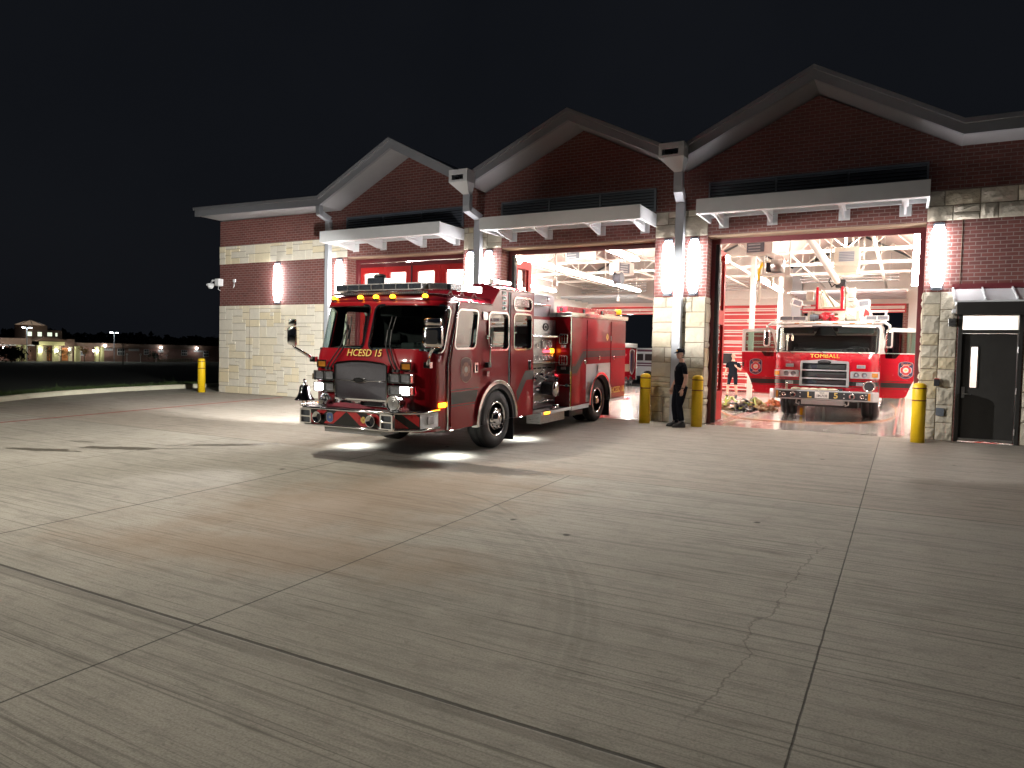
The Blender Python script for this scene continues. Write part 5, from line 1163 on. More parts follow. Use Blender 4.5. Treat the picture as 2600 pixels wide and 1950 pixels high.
# body front face: stripe, folding steps, handrail
mb = MB(); mb.box(.90, 1.215, 3.193, 3.198, 1.21, 1.38); mb.box(.90, 1.215, 3.193, 3.198, 1.40, 1.415); mb.build('stripe', M['stripe'], bo)
for z in (1.98, 1.51):
    mb = MB(); mb.skin(rrect(1.0, 1.2, z-.11, z+.11, .03, 3), [rrect(1.02, 1.062, z-.09, z+.09, .012, 2), rrect(1.079, 1.121, z-.09, z+.09, .012, 2), rrect(1.138, 1.18, z-.09, z+.09, .012, 2)], lambda u, v, d: (u, 3.10+d, v), .03, smooth=False); mb.box(1.05, 1.15, 3.13, 3.199, z-.10, z-.05); mb.box(1.04, 1.16, 3.12, 3.199, z-.20, z-.13); mb.build('folding_step', M['chrome'], fe)
mb = MB(); mb.tube([(.92,3.14,.96), (1.18,3.14,.96), (1.18,3.19,.96)], .016, 6); mb.cyl((1.18,3.199,.96), (1.18,3.12,.96), .04, n=10); mb.build('catch_bar', M['chrome'], fe)
mb = MB(); mb.box(.9, .93, 3.15, 3.199, 1.16, 1.19); mb.build('step_light', M['redled'], fe)
# on top of the body
mb = MB(); mb.box(.86, 1.12, 3.24, 6.28, 2.565, 2.70); tr = mb.build('top_trunk', M['red2'], fe, bevel=.012)
mb = MB(); mb.cyl((.99,3.23,2.63), (.99,3.205,2.63), .05, n=16); mb.box(1.121, 1.135, 4.2, 4.75, 2.56, 2.62); mb.box(1.121, 1.135, 5.4, 6.1, 2.565, 2.6); mb.build('trunk_trim', M['chrome'], tr)
for y in (4.1, 5.2): mb = MB(); mb.box(1.121, 1.15, y, y+.09, 2.57, 2.66); mb.build('trunk_clamp', M['black'], tr)
mb = MB(); mb.lathe([(.10,0), (.10,.05), (.085,.06)], (1.08,6.5,2.562), (0,0,1), 24); bc = mb.build('beacon', M['chrome'], fe)
mb = MB(); mb.lathe([(.085,.061), (.092,.12), (.085,.17), (.05,.19), (0,.193)], (1.08,6.5,2.562), (0,0,1), 24); mb.build('beacon_dome', emit('beacon_dome', (1,.55,.03), .9), bc)
mb = MB()
for x in (-.5, 0, .45): mb.box(x-.16, x+.16, 3.3, 6.5, 2.46, 2.53)
mb.build('hose_bed', M['tanc'], fe)
# small ground lamps under cab and step
for x, y, z in ((1.05,-1.2,.46), (-1.05,-1.2,.46), (1.05,1.25,.46)):
    mb = MB(); mb.cyl((x,y,z), (x,y,z-.02), .03, n=12); mb.build('ground_lamp', M['scene'], fe)
# ------------------------------------------------------------------ ladder truck nose-out in the right bay
LX, LY = -1.87, 21.95
lt = thing('ladder_truck', 'red and white ladder truck standing nose out indoors with both cab doors open', 'ladder truck', (LX, LY, 0))
HW = 1.27
def LR(u, z, d=0):
    """cab front: gently bowed, with rounded corners; leans back above the waist"""
    a, r = .98, .29; L = r*math.pi/2; s = abs(u); sg = 1 if u >= 0 else -1; yf = -1.72
    if s <= a: x, y, nx, ny = s, yf+.07*(s/a)**2, 0, -1
    elif s <= a+L: f = (s-a)/r; x, y, nx, ny = a+r*math.sin(f), yf+.07+r-r*math.cos(f), math.sin(f), -math.cos(f)
    else: x, y, nx, ny = a+r, yf+.07+r+(s-a-L), 1, 0
    y += max(0, z-1.75)*.28+(.0 if z > 1.5 else 0)
    return (sg*(x-nx*d), y-ny*d, z)
LCU = [k*.1 for k in range(-16, 17)]+[.98+.4555*k/7 for k in range(8)]+[-.98-.4555*k/7 for k in range(8)]
LWS = rpoly([(-1.25,1.80), (1.25,1.80), (1.27,2.44), (.0,2.47), (-1.27,2.44)], [.07,.07,.09,.3,.09], 5)
def LF(sg): return lambda u, v, d, sg=sg: (sg*(HW-d), u, v)
# lower cab red, upper cab white
mb = MB(); mb.skin([(-1.62,.62), (1.62,.62), (1.62,1.775), (-1.62,1.775)], [], LR, .05, LCU, (1.5,)); lc = mb.build('cab_body', M['red2'], lt)
mb = MB(); mb.skin([(-1.62,1.776), (1.62,1.776), (1.62,2.52), (-1.62,2.52)], [LWS], LR, .05, LCU); mb.build('cab_upper', M['white'], lt)
mb = MB()
for sg in (1, -1):
    # behind the open front door: aperture, then the crew cab
    mb.skin([(-.10,.62), (.70,.62), (.72,1.0), (1.7,1.0), (1.7,1.775), (-.10,1.775)], [], LF(sg), .05, smooth=False)
    mb.box(sg*1.0, sg*1.25, -1.12, -.1, .60, .66)
mb.box(-1.22, 1.22, 1.65, 1.70, .62, 1.775); mb.build('crew_cab', M['red2'], lt)
mb = MB()
for sg in (1, -1): mb.skin([(-.10,1.776), (1.7,1.776), (1.7,2.52), (-.10,2.52)], [rrect(.15, .75, 1.84, 2.40, .06), rrect(.9, 1.5, 1.84, 2.40, .06)], LF(sg), .05, smooth=False)
mb.box(-1.22, 1.22, 1.65, 1.70, 1.776, 2.52)
top = [LR(u, 2.52) for u in [k*.1 for k in range(-16, 17)]]+[(HW,1.7,2.52), (-HW,1.7,2.52)]
mb.loft([[(p[0]*(1-k/1.27), p[1]+(k if p[1] < 0 else 0), z) for p in top] for k, z in ((-.01,2.521), (0,2.58), (.05,2.61), (.3,2.62))], True); mb.build('cab_roof', M['white'], lt)
g = glass_in(LWS, LR, .02, LCU).build('windscreen', M['glass'], lt)
trim_ring(LWS, LR, .03, -.006, .006).build('window_trim', M['black'], g)
mb = MB()
for k, x in enumerate((-.75,-.2,.2,.6,1.0)): q = LR(x, 2.55); mb.cbox((x, q[1]-.01, 2.555), (.12,.05,.025))
mb.build('marker_lamp', M['amberoff'], lt)
# black stripe and pinstripes low on the nose
mb = MB()
for z0, z1 in ((.93,1.045), (1.075,1.09), (.885,.90)): mb.skin([(-1.55,z0), (1.55,z0), (1.55,z1), (-1.55,z1)], [], lambda u, v, d: LR(u, v, -.004), 0, LCU)
mb.build('stripe', M['stripe'], lc)
# lettering
q = LR(0, 1.68); mb = MB(); mb.text('TOMBALL', .135, Matrix(((1,0,0,0), (0,0,-1,q[1]-.012), (0,1,0,1.685), (0,0,0,1))), .003, .0, 1.2); mb.build('lettering', mat('yellow_lettering', (.85,.68,.08), .4), lc)
# grille: bright frame with three slots, badge, flag panels behind
y0 = -1.80
mb = MB(); GO = rpoly([(-.60,.90), (.60,.90), (.58,1.56), (.28,1.575), (0,1.615), (-.28,1.575), (-.58,1.56)], [.03,.03,.04,.1,.2,.1,.04], 4)
slots = [rrect(-.53,.53,1.335,1.50,.02,3), rrect(-.54,.54,1.12,1.30,.02,3), rrect(-.53,.53,.94,1.085,.02,3)]
mb.skin(GO, slots, lambda u, v, d: (u, y0+d+.04*u*u, v), .10, [k*.1 for k in range(-5, 6)], smooth=False); lg = mb.build('grille', M['trim'], lt, bevel=.008)
M['gnavy'] = mat('grille_navy', (.006,.009,.025), .5, var=.2, vs=50); M['ggrey'] = mat('grille_grey_mesh', (.028,.034,.034), .5, var=.3, vs=60); M['gdark'] = mat('grille_maroon', (.02,.008,.01), .5, var=.2)
mb = MB(); mb.box(-.57, -.18, y0+.071, y0+.09, .91, 1.53); mb.build('grille_panel', M['gnavy'], lg)
mb = MB(); mb.box(-.179, .57, y0+.071, y0+.09, 1.215, 1.53); mb.build('grille_panel', M['ggrey'], lg)
mb = MB(); mb.box(-.179, .57, y0+.071, y0+.09, .91, 1.2149); mb.build('grille_panel', M['gdark'], lg)
mb = MB(); mb.prism([( -.36+(.30 if k % 2 == 0 else .115)*math.sin(R(36*k)), 1.20+(.30 if k % 2 == 0 else .115)*math.cos(R(36*k))) for k in range(10)], y0+.06, y0+.0705, 'y'); mb.build('grille_star', M['ggrey'], lg)
mb = MB()
for s in slots: mb.ring2(offs(s, -.014), offs(s, -.028), y0-.004, y0+.03, 'y')
mb.build('slot_rim', M['chrome'], lg)
mb = MB(); mb.loft([[(p[0], y0-.035, p[1]) for p in ellipse(0, 1.53, .135, .034)], [(p[0], y0-.001, p[1]) for p in ellipse(0, 1.53, .15, .04)]]); bd = mb.build('grille_badge', M['black'], lg)
mb = MB(); mb.ring2(ellipse(0, 1.53, .165, .05), ellipse(0, 1.53, .137, .036), y0-.03, y0, 'y'); mb.build('badge_rim', M['chrome'], bd)
# headlamps
for sg in (1, -1):
    x0, x1 = sorted((sg*.62, sg*1.285)); mb = MB()
    fm = lambda u, v, d: LR(u, v, d-.045)
    hs = [ellipse(sg*.76, 1.215, .063, .063, 18), ellipse(sg*.94, 1.215, .063, .063, 18)]
    mb.skin(rrect(x0, x1+ (0 if sg < 0 else .03), 1.125, 1.305, .02, 3), hs, fm, .06, LCU); hl = mb.build('headlight', M['trim'], lt, bevel=.004)
    for c in (.76, .94):
        mb = MB(); q = LR(sg*c, 1.215, -.01); mb.lathe([(.062,.0), (.05,.03), (.0,.034)], q, (0,1,0), 20)
        for k in range(3): a = R(90+120*k); mb.ell((q[0]+.027*math.cos(a), q[1]+.005, q[2]+.027*math.sin(a)), (.018,.012,.018), 10, 6)
        mb.build('lens', M['lampoff'], hl)
    mb = MB(); a0, a1 = sorted((sg*1.10, sg*1.24)); mb.skin(rrect(a0, a1, 1.16, 1.27, .012, 2), [], lambda u, v, d: LR(u, v, d-.06), .02, LCU); mb.build('amber_lens', M['amberoff'], hl)
    for z in (1.43, .975):
        mb = MB(); c = sg*.86; q = LR(c, z); mb.cbox((c, q[1]-.01, z), (.20,.05,.085)); wl_ = mb.build('warning_lamp', M['trim'], lt, bevel=.008)
        mb = MB(); mb.cbox((c, q[1]-.037, z), (.165,.012,.06)); mb.build('lamp_lens', M['lampoff'], wl_, bevel=.004)
# siren on the driver's side of the bumper
mb = MB(); mb.lathe([(0,.2), (.08,.19), (.11,.1), (.115,.03), (.142,0), (.142,-.02), (.122,-.02), (.11,.015), (0,.02)], (1.07,-1.98,.935), (0,1,0), 30); si = mb.build('siren', M['chrome'], lt)
mb = MB(); mb.cyl((1.07,-1.975,.935), (1.07,-1.97,.935), .11, n=24); mb.build('siren_grille', M['black'], si)
# bumper
mb = MB(); mb.prism([(-1.30,-1.55), (-1.30,-2.0), (-1.18,-2.12), (1.18,-2.12), (1.30,-2.0), (1.30,-1.55)], .55, .80, 'z'); bu = mb.build('bumper', M['trim'], lt, bevel=.02)
mb = MB(); mb.box(-1.06, 1.06, -2.127, -2.121, .585, .765); mb.build('bumper_face', M['black'], bu)
for sg in (1, -1):
    mb = MB(); mb.box(sg*1.065, sg*1.12, -2.128, -2.122, .585, .765); mb.build('amber_reflector', M['amberoff'], bu)
    for x, r in ((.93,.045), (.70,.065)):
        mb = MB(); mb.lathe([(r*.55,.0), (r*.9,-.012), (r*1.1,-.02), (r*1.15,-.01), (r*1.1,.0)], (sg*x,-2.128,.675), (0,1,0), 20); mb.build('bumper_horn', M['chrome'], bu)
    for x in (1.02, .52):
        for z in (.625, .725): mb = MB(); mb.ell((sg*x,-2.13,z), (.014,.01,.014), 8, 6); mb.build('bumper_bolt', M['white'], bu)
for s, x in (('L',-.30), ('5',.33)):
    mb = MB(); mb.text(s, .20, Matrix(((1,0,0,x), (0,0,-1,-2.133), (0,1,0,.675), (0,0,0,1))), .003, .004, 1.1); mb.build('lettering', M['gold'], bu)
mb = MB(); mb.box(-.165, .165, -2.14, -2.1285, .60, .765); pl = mb.build('number_plate', M['white'], bu, bevel=.004)
mb = MB(); mb.text('184-7133', .085, Matrix(((1,0,0,0), (0,0,-1,-2.142), (0,1,0,.66), (0,0,0,1))), .001, .002, .8); mb.text('TEXAS', .04, Matrix(((1,0,0,0), (0,0,-1,-2.142), (0,1,0,.735), (0,0,0,1))), .001, .001, 1.0); mb.build('plate_lettering', M['gnavy'], pl)
mb = MB(); mb.box(-.5, .5, -2.06, -1.6, .43, .54); mb.build('under_step', M['tread'], lt)
mb = MB(); r5 = random.Random(9)
for k in range(5): mb.ell((-.65+k*.22, -1.92, .82), (.13,.10,.035+.01*r5.random()), 10, 6)
mb.build('folded_hose', mat('pale_hose', (.55,.48,.36), .9, var=.3), lt)
mb = MB(); mb.cyl((-.88,-2.0,.80), (-.88,-2.0,.93), .025, n=8); mb.ell((-.88,-2.0,.95), (.035,.035,.035)); mb.build('tow_eye', M['chrome'], lt)
for sg in (1, -1): mb = MB(); mb.tube([(sg*.62,-2.0,.55), (sg*.62,-2.05,.45), (sg*.55,-2.07,.42), (sg*.55,-2.05,.48)], .018, 6); mb.build('tow_hook', M['brushed'], lt)
# wheels and chassis
for sg in (1, -1):
    wheel(lt, (sg*1.255, 0, .53), .53, .42, sg); wheel(lt, (sg*1.24, 5.6, .52), .52, .28, sg, True, .30, False)
mb = MB(); mb.box(-.45, .45, -1.8, 9.5, .45, .85); mb.cyl((-1,0,.52), (1,0,.52), .08, n=10); mb.box(-.8, .8, -1.4, -.6, .34, .5); mb.build('chassis', M['black'], lt)
mb = MB(); mb.box(-1.24, 1.24, 1.8, 9.2, .62, 1.0); mb.box(-1.25, 1.25, 1.8, 4.7, .9, 2.1); mb.box(-1.25, 1.25, 6.5, 9.2, .62, 2.1); mb.build('equipment_body', M['red2'], lt, bevel=.02)
# open front doors
def crest(parent, fm0, cx, cz, w, h):
    lp = shield_loop(cx, cz, w, h); fm = lambda k: (lambda u, v, d: fm0(u, v, -k))
    mb = MB(); mb.skin(lp, [], fm(.004), 0); c = mb.build('door_crest', M['gnavy2'], parent)
    mb = MB(); o, i = offs(lp, .008), offs(lp, -.008); n = len(o); vs = [fm0(p[0], p[1], -.006) for p in o+i]; mb.add(vs, [(k, (k+1) % n, n+(k+1) % n, n+k) for k in range(n)]); mb.build('crest_rim', M['brushed'], c)
    mb = MB(); maltese(mb, fm(.008), cx, cz+.005, w*.36); mb.build('crest_cross', M['crossred'], c)
    mb = MB(); maltese(mb, fm(.0065), cx, cz+.005, w*.40); mb.build('cross_edge', M['white'], c)
    mb = MB(); mb.skin(ellipse(cx, cz+.005, w*.2, w*.2), [], fm(.010), 0); mb.build('crest_disc', M['white'], c)
    mb = MB(); mb.skin(ellipse(cx, cz+.005, w*.11, w*.08), [], fm(.012), 0); mb.build('disc_mark', M['gold'], c)
    return c
M['gnavy2'] = mat('crest_navy', (.018,.025,.08), .4); M['crossred'] = mat('crest_red', (.50,.03,.03), .4)
for sg in (1, -1):
    # hinge at the front pillar; the door stands almost square to the truck, outer face forward
    hx, hy = sg*1.285, -1.02; ang = R(86)
    ca, sa = math.cos(ang), math.sin(ang)
    def DF(u, v, d, sg=sg, hx=hx, hy=hy, ca=ca, sa=sa):
        """u runs from the hinge outwards, d is depth behind the outer face"""
        return (hx+sg*u*sa-sg*d*ca*0, hy+u*ca+d, v)
    mb = MB(); LO = [(.0,.63), (.42,.63), (.60,.66), (.70,.95), (.78,1.13), (.88,1.25), (.96,1.30), (.98,1.775), (.0,1.775)]
    mb.skin(rpoly(LO, [.02,.02,.06,.1,.1,.1,.03,.01,.01], 3), [], DF, .07, smooth=False); dr = mb.build('cab_door', M['red2'], lt, bevel=.008)
    hole = rpoly([(.10,1.66), (.36,1.66), (.46,1.80), (.89,1.80), (.89,2.36), (.16,2.38), (.06,1.85)], [.03,.06,.06,.03,.05,.05,.05], 3)
    ho = [p for p in hole]
    mb = MB(); UP = [(.0,1.776), (.98,1.776), (.98,2.42), (.22,2.46), (.10,2.40)]
    up = rpoly(UP, .02, 2); h2 = rpoly([(.09,1.80), (.89,1.80), (.89,2.34), (.17,2.36), (.06,1.9)], [.02,.03,.05,.05,.05], 3)
    mb.skin(up, [h2], DF, .07, smooth=False); mb.build('door_upper', M['white'], dr, bevel=.006)
    mb = MB(); mb.skin(h2, [], lambda u, v, d: DF(u, v, .02), 0); mb.skin(rpoly([(.10,1.66), (.34,1.66), (.44,1.795), (.09,1.795)], .02, 2), [], lambda u, v, d: DF(u, v, -.003), 0); mb.build('door_window', M['glassg'], dr)
    mb = MB()
    for z0, z1 in ((.90,1.03), (1.06,1.075), (.86,.873)): mb.skin([(.01,z0), (.685 if z0 < 1 else .72,z0), (.725 if z0 < 1 else .735,z1), (.01,z1)], [], lambda u, v, d: DF(u, v, -.004), 0)
    mb.build('stripe', M['stripe'], dr)
    cr = crest(dr, DF, .58, 1.36, .33, .44)
    mb = MB(); cc = DF(.58, 1.36, 0)
    T1 = Matrix(((1,0,0,DF(.58,0,0)[0]), (0,0,-1,DF(.58,0,-.012)[1]), (0,1,0,1.515), (0,0,0,1))); mb.text('Tomball', .075, T1, .001, .001, .95, .2)
    T2 = T1.copy(); T2[2][3] = 1.215; mb.text('Fire Rescue', .045, T2, .001, .001, .95, .2); mb.build('crest_lettering', mat('crest_lettering', (.75,.25,.10), .4) if sg > 0 else M['crestlet'], cr)
    if sg > 0: M['crestlet'] = bpy.data.materials['crest_lettering']
    mb = MB(); q = DF(.93, 1.42, -.01); mb.cbox(q, (.05,.03,.14)); mb.build('door_handle', M['chrome'], dr, bevel=.006)
    # mirror on a bowed arm
    mb = MB(); mx = sg*1.47; mb.tube([(sg*1.12,-1.45,2.56), (sg*1.36,-1.62,2.56), (mx,-1.66,2.48), (mx,-1.66,2.36)], .035, 8); ma = mb.build('mirror_arm', M['white'], lt)
    mb = MB(); mb.loft([[(mx+p[0], y, 2.14+p[1]) for p in rrect(-w, w, -.22, .22, .05, 4)] for y, w in ((-1.74,.06), (-1.70,.085), (-1.6,.085))], True); mb.build('mirror', M['chrome'], ma)
    mb = MB(); mb.skin(rrect(mx-.045, mx+.045, 1.96, 2.32, .03, 3), [], lambda u, v, d: (u, -1.7405, v), 0); mb.build('mirror_back', M['dark'], ma)
# cab interior
mb = MB(); mb.box(-1.2, 1.2, -1.35, 1.6, .95, 1.0); mb.box(-1.2, 1.2, .3, .36, 1.0, 2.3); mb.box(-1.2, 1.2, -1.2, 1.6, 2.46, 2.5); mb.build('cab_floor', M['int'], lt)
mb = MB(); mb.hull8([(-1.2,-1.52,1.5), (1.2,-1.52,1.5), (1.2,-1.0,1.5), (-1.2,-1.0,1.5)], [(-1.15,-1.46,1.78), (1.15,-1.46,1.78), (1.15,-1.05,1.82), (-1.15,-1.05,1.82)]); mb.box(-.5, .35, -1.3, -1.1, 1.82, 1.88); mb.build('dashboard', M['dash'], lt, bevel=.02)
mb = MB(); mb.box(-1.1, -.35, -1.30, -1.1, 2.30, 2.44); mb.box(.25, 1.1, -1.30, -1.1, 2.30, 2.44); mb.build('sun_visor', M['dash'], lt)
mb = MB(); mb.hull8([(-.32,-1.30,2.25), (.22,-1.30,2.25), (.22,-1.0,2.25), (-.32,-1.0,2.25)], [(-.2,-1.33,2.45), (.1,-1.33,2.45), (.1,-1.0,2.45), (-.2,-1.0,2.45)]); mb.build('overhead_console', M['int'], lt)
for x in (.72, -.72):
    mb = MB(); mb.box(x-.26, x+.26, -.75, -.2, 1.1, 1.28); mb.box(x-.25, x+.25, -.24, -.08, 1.28, 1.95); mb.build('seat', M['int'], lt, bevel=.05)
mb = MB(); mb.loft([[Vector((.68,-.92,1.84))+Matrix.Rotation(R(-30), 3, 'X') @ Vector((math.cos(a)*(.22+.018*math.cos(b)), math.sin(a)*(.22+.018*math.cos(b)), .018*math.sin(b))) for b in [2*math.pi*k/6 for k in range(6)]] for a in [2*math.pi*k/22 for k in range(23)]], False); mb.build('steering_wheel', M['black'], lt)
for k, x in enumerate((-.9, -.1, .75)):
    mb = MB(); q0, q1 = LR(x, 1.80, -.02), LR(x-.42, 1.86, -.015); mb.tube([LR(x+.15, 1.72, -.02), q0, q1], .009, 5); mb.tube([LR(x-.70, 1.835, -.015), LR(x-.1, 1.90, -.015)], .007, 5); mb.build('wiper', M['black'], lt)
# roof: light bars, work lamps, monitor, ladder
for x0, x1 in ((-1.22,-.55), (.90,1.42)):
    mb = MB(); mb.box(x0, x1, -1.25, -1.0, 2.66, 2.75); lb = mb.build('light_bar', M['lampoff'], lt, bevel=.012)
    mb = MB(); mb.box(x0-.01, x1+.01, -1.26, -.99, 2.64, 2.659); mb.box(x0-.01, x1+.01, -1.26, -.99, 2.751, 2.765)
    for k in range(3): mb.box(x0+(x1-x0)*k/2-.012, x0+(x1-x0)*k/2+.012, -1.265, -.985, 2.66, 2.75)
    mb.box(x0+.1, x0+.16, -1.15, -1.05, 2.61, 2.639); mb.box(x1-.16, x1-.1, -1.15, -1.05, 2.61, 2.639); mb.build('bar_frame', M['white'], lb)
mb = MB(); mb.box(.95, 1.4, -.95, -.85, 2.87, 2.92); mb.box(.97, 1.02, -.95, -.85, 2.62, 2.87); mb.box(1.33, 1.38, -.95, -.85, 2.62, 2.87); mb.build('roof_rack', M['white'], lt)
# ladder bed: box frame, rails in pairs, rungs and lattice, running back over the truck
zl = 3.0
mb = MB()
for x in (-.36, .27): mb.box(x-.035, x+.035, -.62, -.54, zl, zl+.60); mb.box(x-.05, x+.05, -.64, -.54, zl-.05, zl)
mb.box(-.44, .35, -.62, -.54, zl-.06, zl); mb.box(-.80, -.44, -.6, -.55, zl-.03, zl); mb.build('ladder_tip_guard', M['red2'], lt, bevel=.012)
M['ladder'] = mat('ladder_cream_paint', (.62,.58,.48), .45, var=.08)
mb = MB(); 
for x in (-.30, .21):
    mb.cyl((x,-.52,zl+.04), (x,8.5,zl+.10), .035, n=8); mb.cyl((x,-.52,zl+.52), (x,8.5,zl+.56), .03, n=8)
    for k in range(18): y = -.4+k*.5; mb.cyl((x,y,zl+.04), (x,y+.25,zl+.52), .016, n=5); mb.cyl((x,y+.25,zl+.52), (x,y+.5,zl+.04), .016, n=5)
for k in range(24): mb.cyl((-.30,-.45+k*.36,zl+.05), (.21,-.45+k*.36,zl+.05), .018, n=6)
mb.build('ladder', M['ladder'], lt)
mb = MB()
for x in (-.42, .33):
    mb.box(x-.03, x+.03, -.3, 8.6, zl-.02, zl+.08); mb.box(x-.03, x+.03, -.3, 8.6, zl+.50, zl+.62)
    for k in range(14): mb.box(x-.02, x+.02, -.2+k*.6, -.12+k*.6, zl+.08, zl+.50)
mb.hull8([(-.27,-.1,zl+.55), (-.22,-.1,zl+.55), (.12,-.1,zl+.0), (.06,-.1,zl+.0)], [(-.27,0,zl+.55), (-.22,0,zl+.55), (.12,0,zl+.0), (.06,0,zl+.0)])
mb.box(.40, .58, -.45, -.2, zl+.32, zl+.58); mb.box(-.66, -.48, -.45, -.2, zl+.25, zl+.5); mb.box(.40, .62, -.5, -.25, zl+.03, zl+.18); mb.box(.40, .56, -.5, -.25, zl+.2, zl+.3); mb.build('ladder_base_section', M['ladder'], lt)
# cradle and turntable below the ladder
mb = MB(); mb.box(-.55, .70, -.45, .4, 2.62, 2.78); mb.box(-.42, .36, -.60, .5, 2.86, 2.94); mb.box(.18, .36, -.66, -.45, 2.66, 2.86); mb.box(.40, .62, -.6, -.2, 2.70, 2.82); mb.box(-.6, -.5, -.5, 0, 2.62, 2.95); mb.box(.62, .70, -.5, 0, 2.62, 2.95); mb.build('ladder_cradle', M['ladder'], lt, bevel=.01)
mb = MB(); mb.cyl((0,3.6,2.1), (0,3.6,2.95), .7, n=28); mb.box(-.7, .7, 2.9, 4.4, 2.5, 2.98); mb.build('turntable', M['white'], lt)
mb = MB(); mb.tube([(-.30,-.62,2.76), (-.12,-.70,2.84), (.04,-.66,2.82), (.06,-.62,2.70), (-.02,-.66,2.66)], [.06,.075,.08,.075,.06], 12); mb.ell((-.12,-.70,2.78), (.10,.08,.11)); mb.ell((.08,-.68,2.67), (.09,.06,.05)); mo = mb.build('water_monitor', M['red2'], lt)
mb = MB(); mb.cyl((-.30,-.64,2.76), (-.52,-.66,2.75), .075, .095, n=18); mb.cyl((-.40,-.65,2.755), (-.44,-.65,2.753), .105, n=18); mb.build('nozzle', M['louver'], mo)
mb = MB(); mb.ell((.16,-.72,2.73), (.06,.03,.035)); mb.tube([(.06,-.66,2.76), (.16,-.72,2.75)], .02, 6); mb.build('monitor_valve', M['crossred'], mo)
for x, z, a in ((-.86,3.16,25), (.82,3.12,-8)):
    mb = MB(); mb.T = Matrix.Translation((x,-.75,z)) @ Matrix.Rotation(R(a), 4, 'Z') @ Matrix.Rotation(R(a*.7), 4, 'Y'); mb.prism(rpoly([(-.15,-.10), (.15,-.10), (.15,.10), (-.15,.10)], .04, 3), -.04, .05, 'y'); wl_ = mb.build('work_lamp', M['white'], lt, bevel=.008)
    mb = MB(); mb.T = Matrix.Translation((x,-.75,z)) @ Matrix.Rotation(R(a), 4, 'Z') @ Matrix.Rotation(R(a*.7), 4, 'Y'); mb.skin(rrect(-.11, .11, -.065, .065, .02, 3), [], lambda u, v, d: (u, -.0415, v), 0); mb.build('lamp_lens', M['lampoff'], wl_)
    mb = MB(); mb.tube([(x*.97,-.7,z), (x*.8,-.6,z-.06), (x*.62,-.52,zl+.1)], .022, 6); mb.build('lamp_arm', M['white'], wl_)
mb = MB(); mb.prism([(.74,2.62), (1.0,2.62), (1.02,2.85), (.93,3.05), (.80,3.10), (.74,2.9)], -.45, -.38, 'y'); mb.build('outrigger_guard', M['white'], lt, bevel=.01)
mb = MB(); mb.prism([(.80,2.80), (.93,2.74), (.96,2.9), (.84,3.0)], -.455, -.4505, 'y'); mb.build('guard_marking', M['crossred'], lt)
# wheel chock by the left front tyre
ck = thing('wheel_chock', 'pale wheel chock against the ladder truck tyre nearest the gear pile', 'wheel chock', (LX-.70, LY-.25, 0))
mb = MB(); mb.prism([(-.16,0), (.16,0), (.10,.10), (.06,.26), (-.02,.27), (-.12,.12)], -.10, .10, 'x'); mb.build('chock_wedge', M['ladder'], ck, bevel=.012)
mb = MB(); mb.box(-.02, .06, -.175, -.161, .02, .22); mb.build('chock_stripe', M['yellow'], ck)
# ------------------------------------------------------------------ people
def loft_limb(mb, pts, n=14):
    """pts: (x, y, z, rx, ry) ellipse stations along a limb, oriented to the path"""
    P = [Vector(p[:3]) for p in pts]; rings = []; ref = Vector((1, 0, 0))
    for i, p in enumerate(P):
        d = (P[min(i+1, len(P)-1)]-P[max(i-1, 0)]).normalized()
        u = (ref-d*ref.dot(d)); u = u.normalized() if u.length > .05 else d.orthogonal().normalized(); w = d.cross(u)
        rings.append([p+u*math.cos(2*math.pi*k/n)*pts[i][3]+w*math.sin(2*math.pi*k/n)*pts[i][4] for k in range(n)])
    mb.loft(rings, True)
def finger(mb, p, d, bend, nrm, L, r):
    a = Vector(p); pts = [a]; d = Vector(d).normalized(); nrm = Vector(nrm)
    for s, b in ((.42,.35), (.33,.75), (.25,.6)):
        d = (d+nrm*bend*b).normalized(); pts.append(pts[-1]+d*L*s)
    mb.tube(pts, [r, r*.95, r*.88, r*.7], 8); mb.ell(pts[-1], (r*.7,)*3, 8, 6)
def hand(mb, wrist, d, palm_n, thumb_dir, s=1.0):
    """palm with four unequal curled fingers and a thumb leaving its side"""
    w = Vector(wrist); d = Vector(d).normalized(); n = Vector(palm_n).normalized(); t = Vector(thumb_dir).normalized()
    c = w+d*.055*s; k = w+d*.10*s
    Rm = Matrix((t, n, d)).transposed()
    mb.ell(c, (.043*s, .019*s, .060*s), 12, 8, Rm)
    for i, (o, L) in enumerate(((.030,.072), (.010,.080), (-.010,.074), (-.029,.058))): finger(mb, k+t*o*s-d*.012*s, d, .55+.12*i, n, L*s, .0088*s)
    finger(mb, w+t*.034*s+d*.03*s, d*.75+t*.55+n*.25, .15, n-t*.6, .065*s, .0105*s)
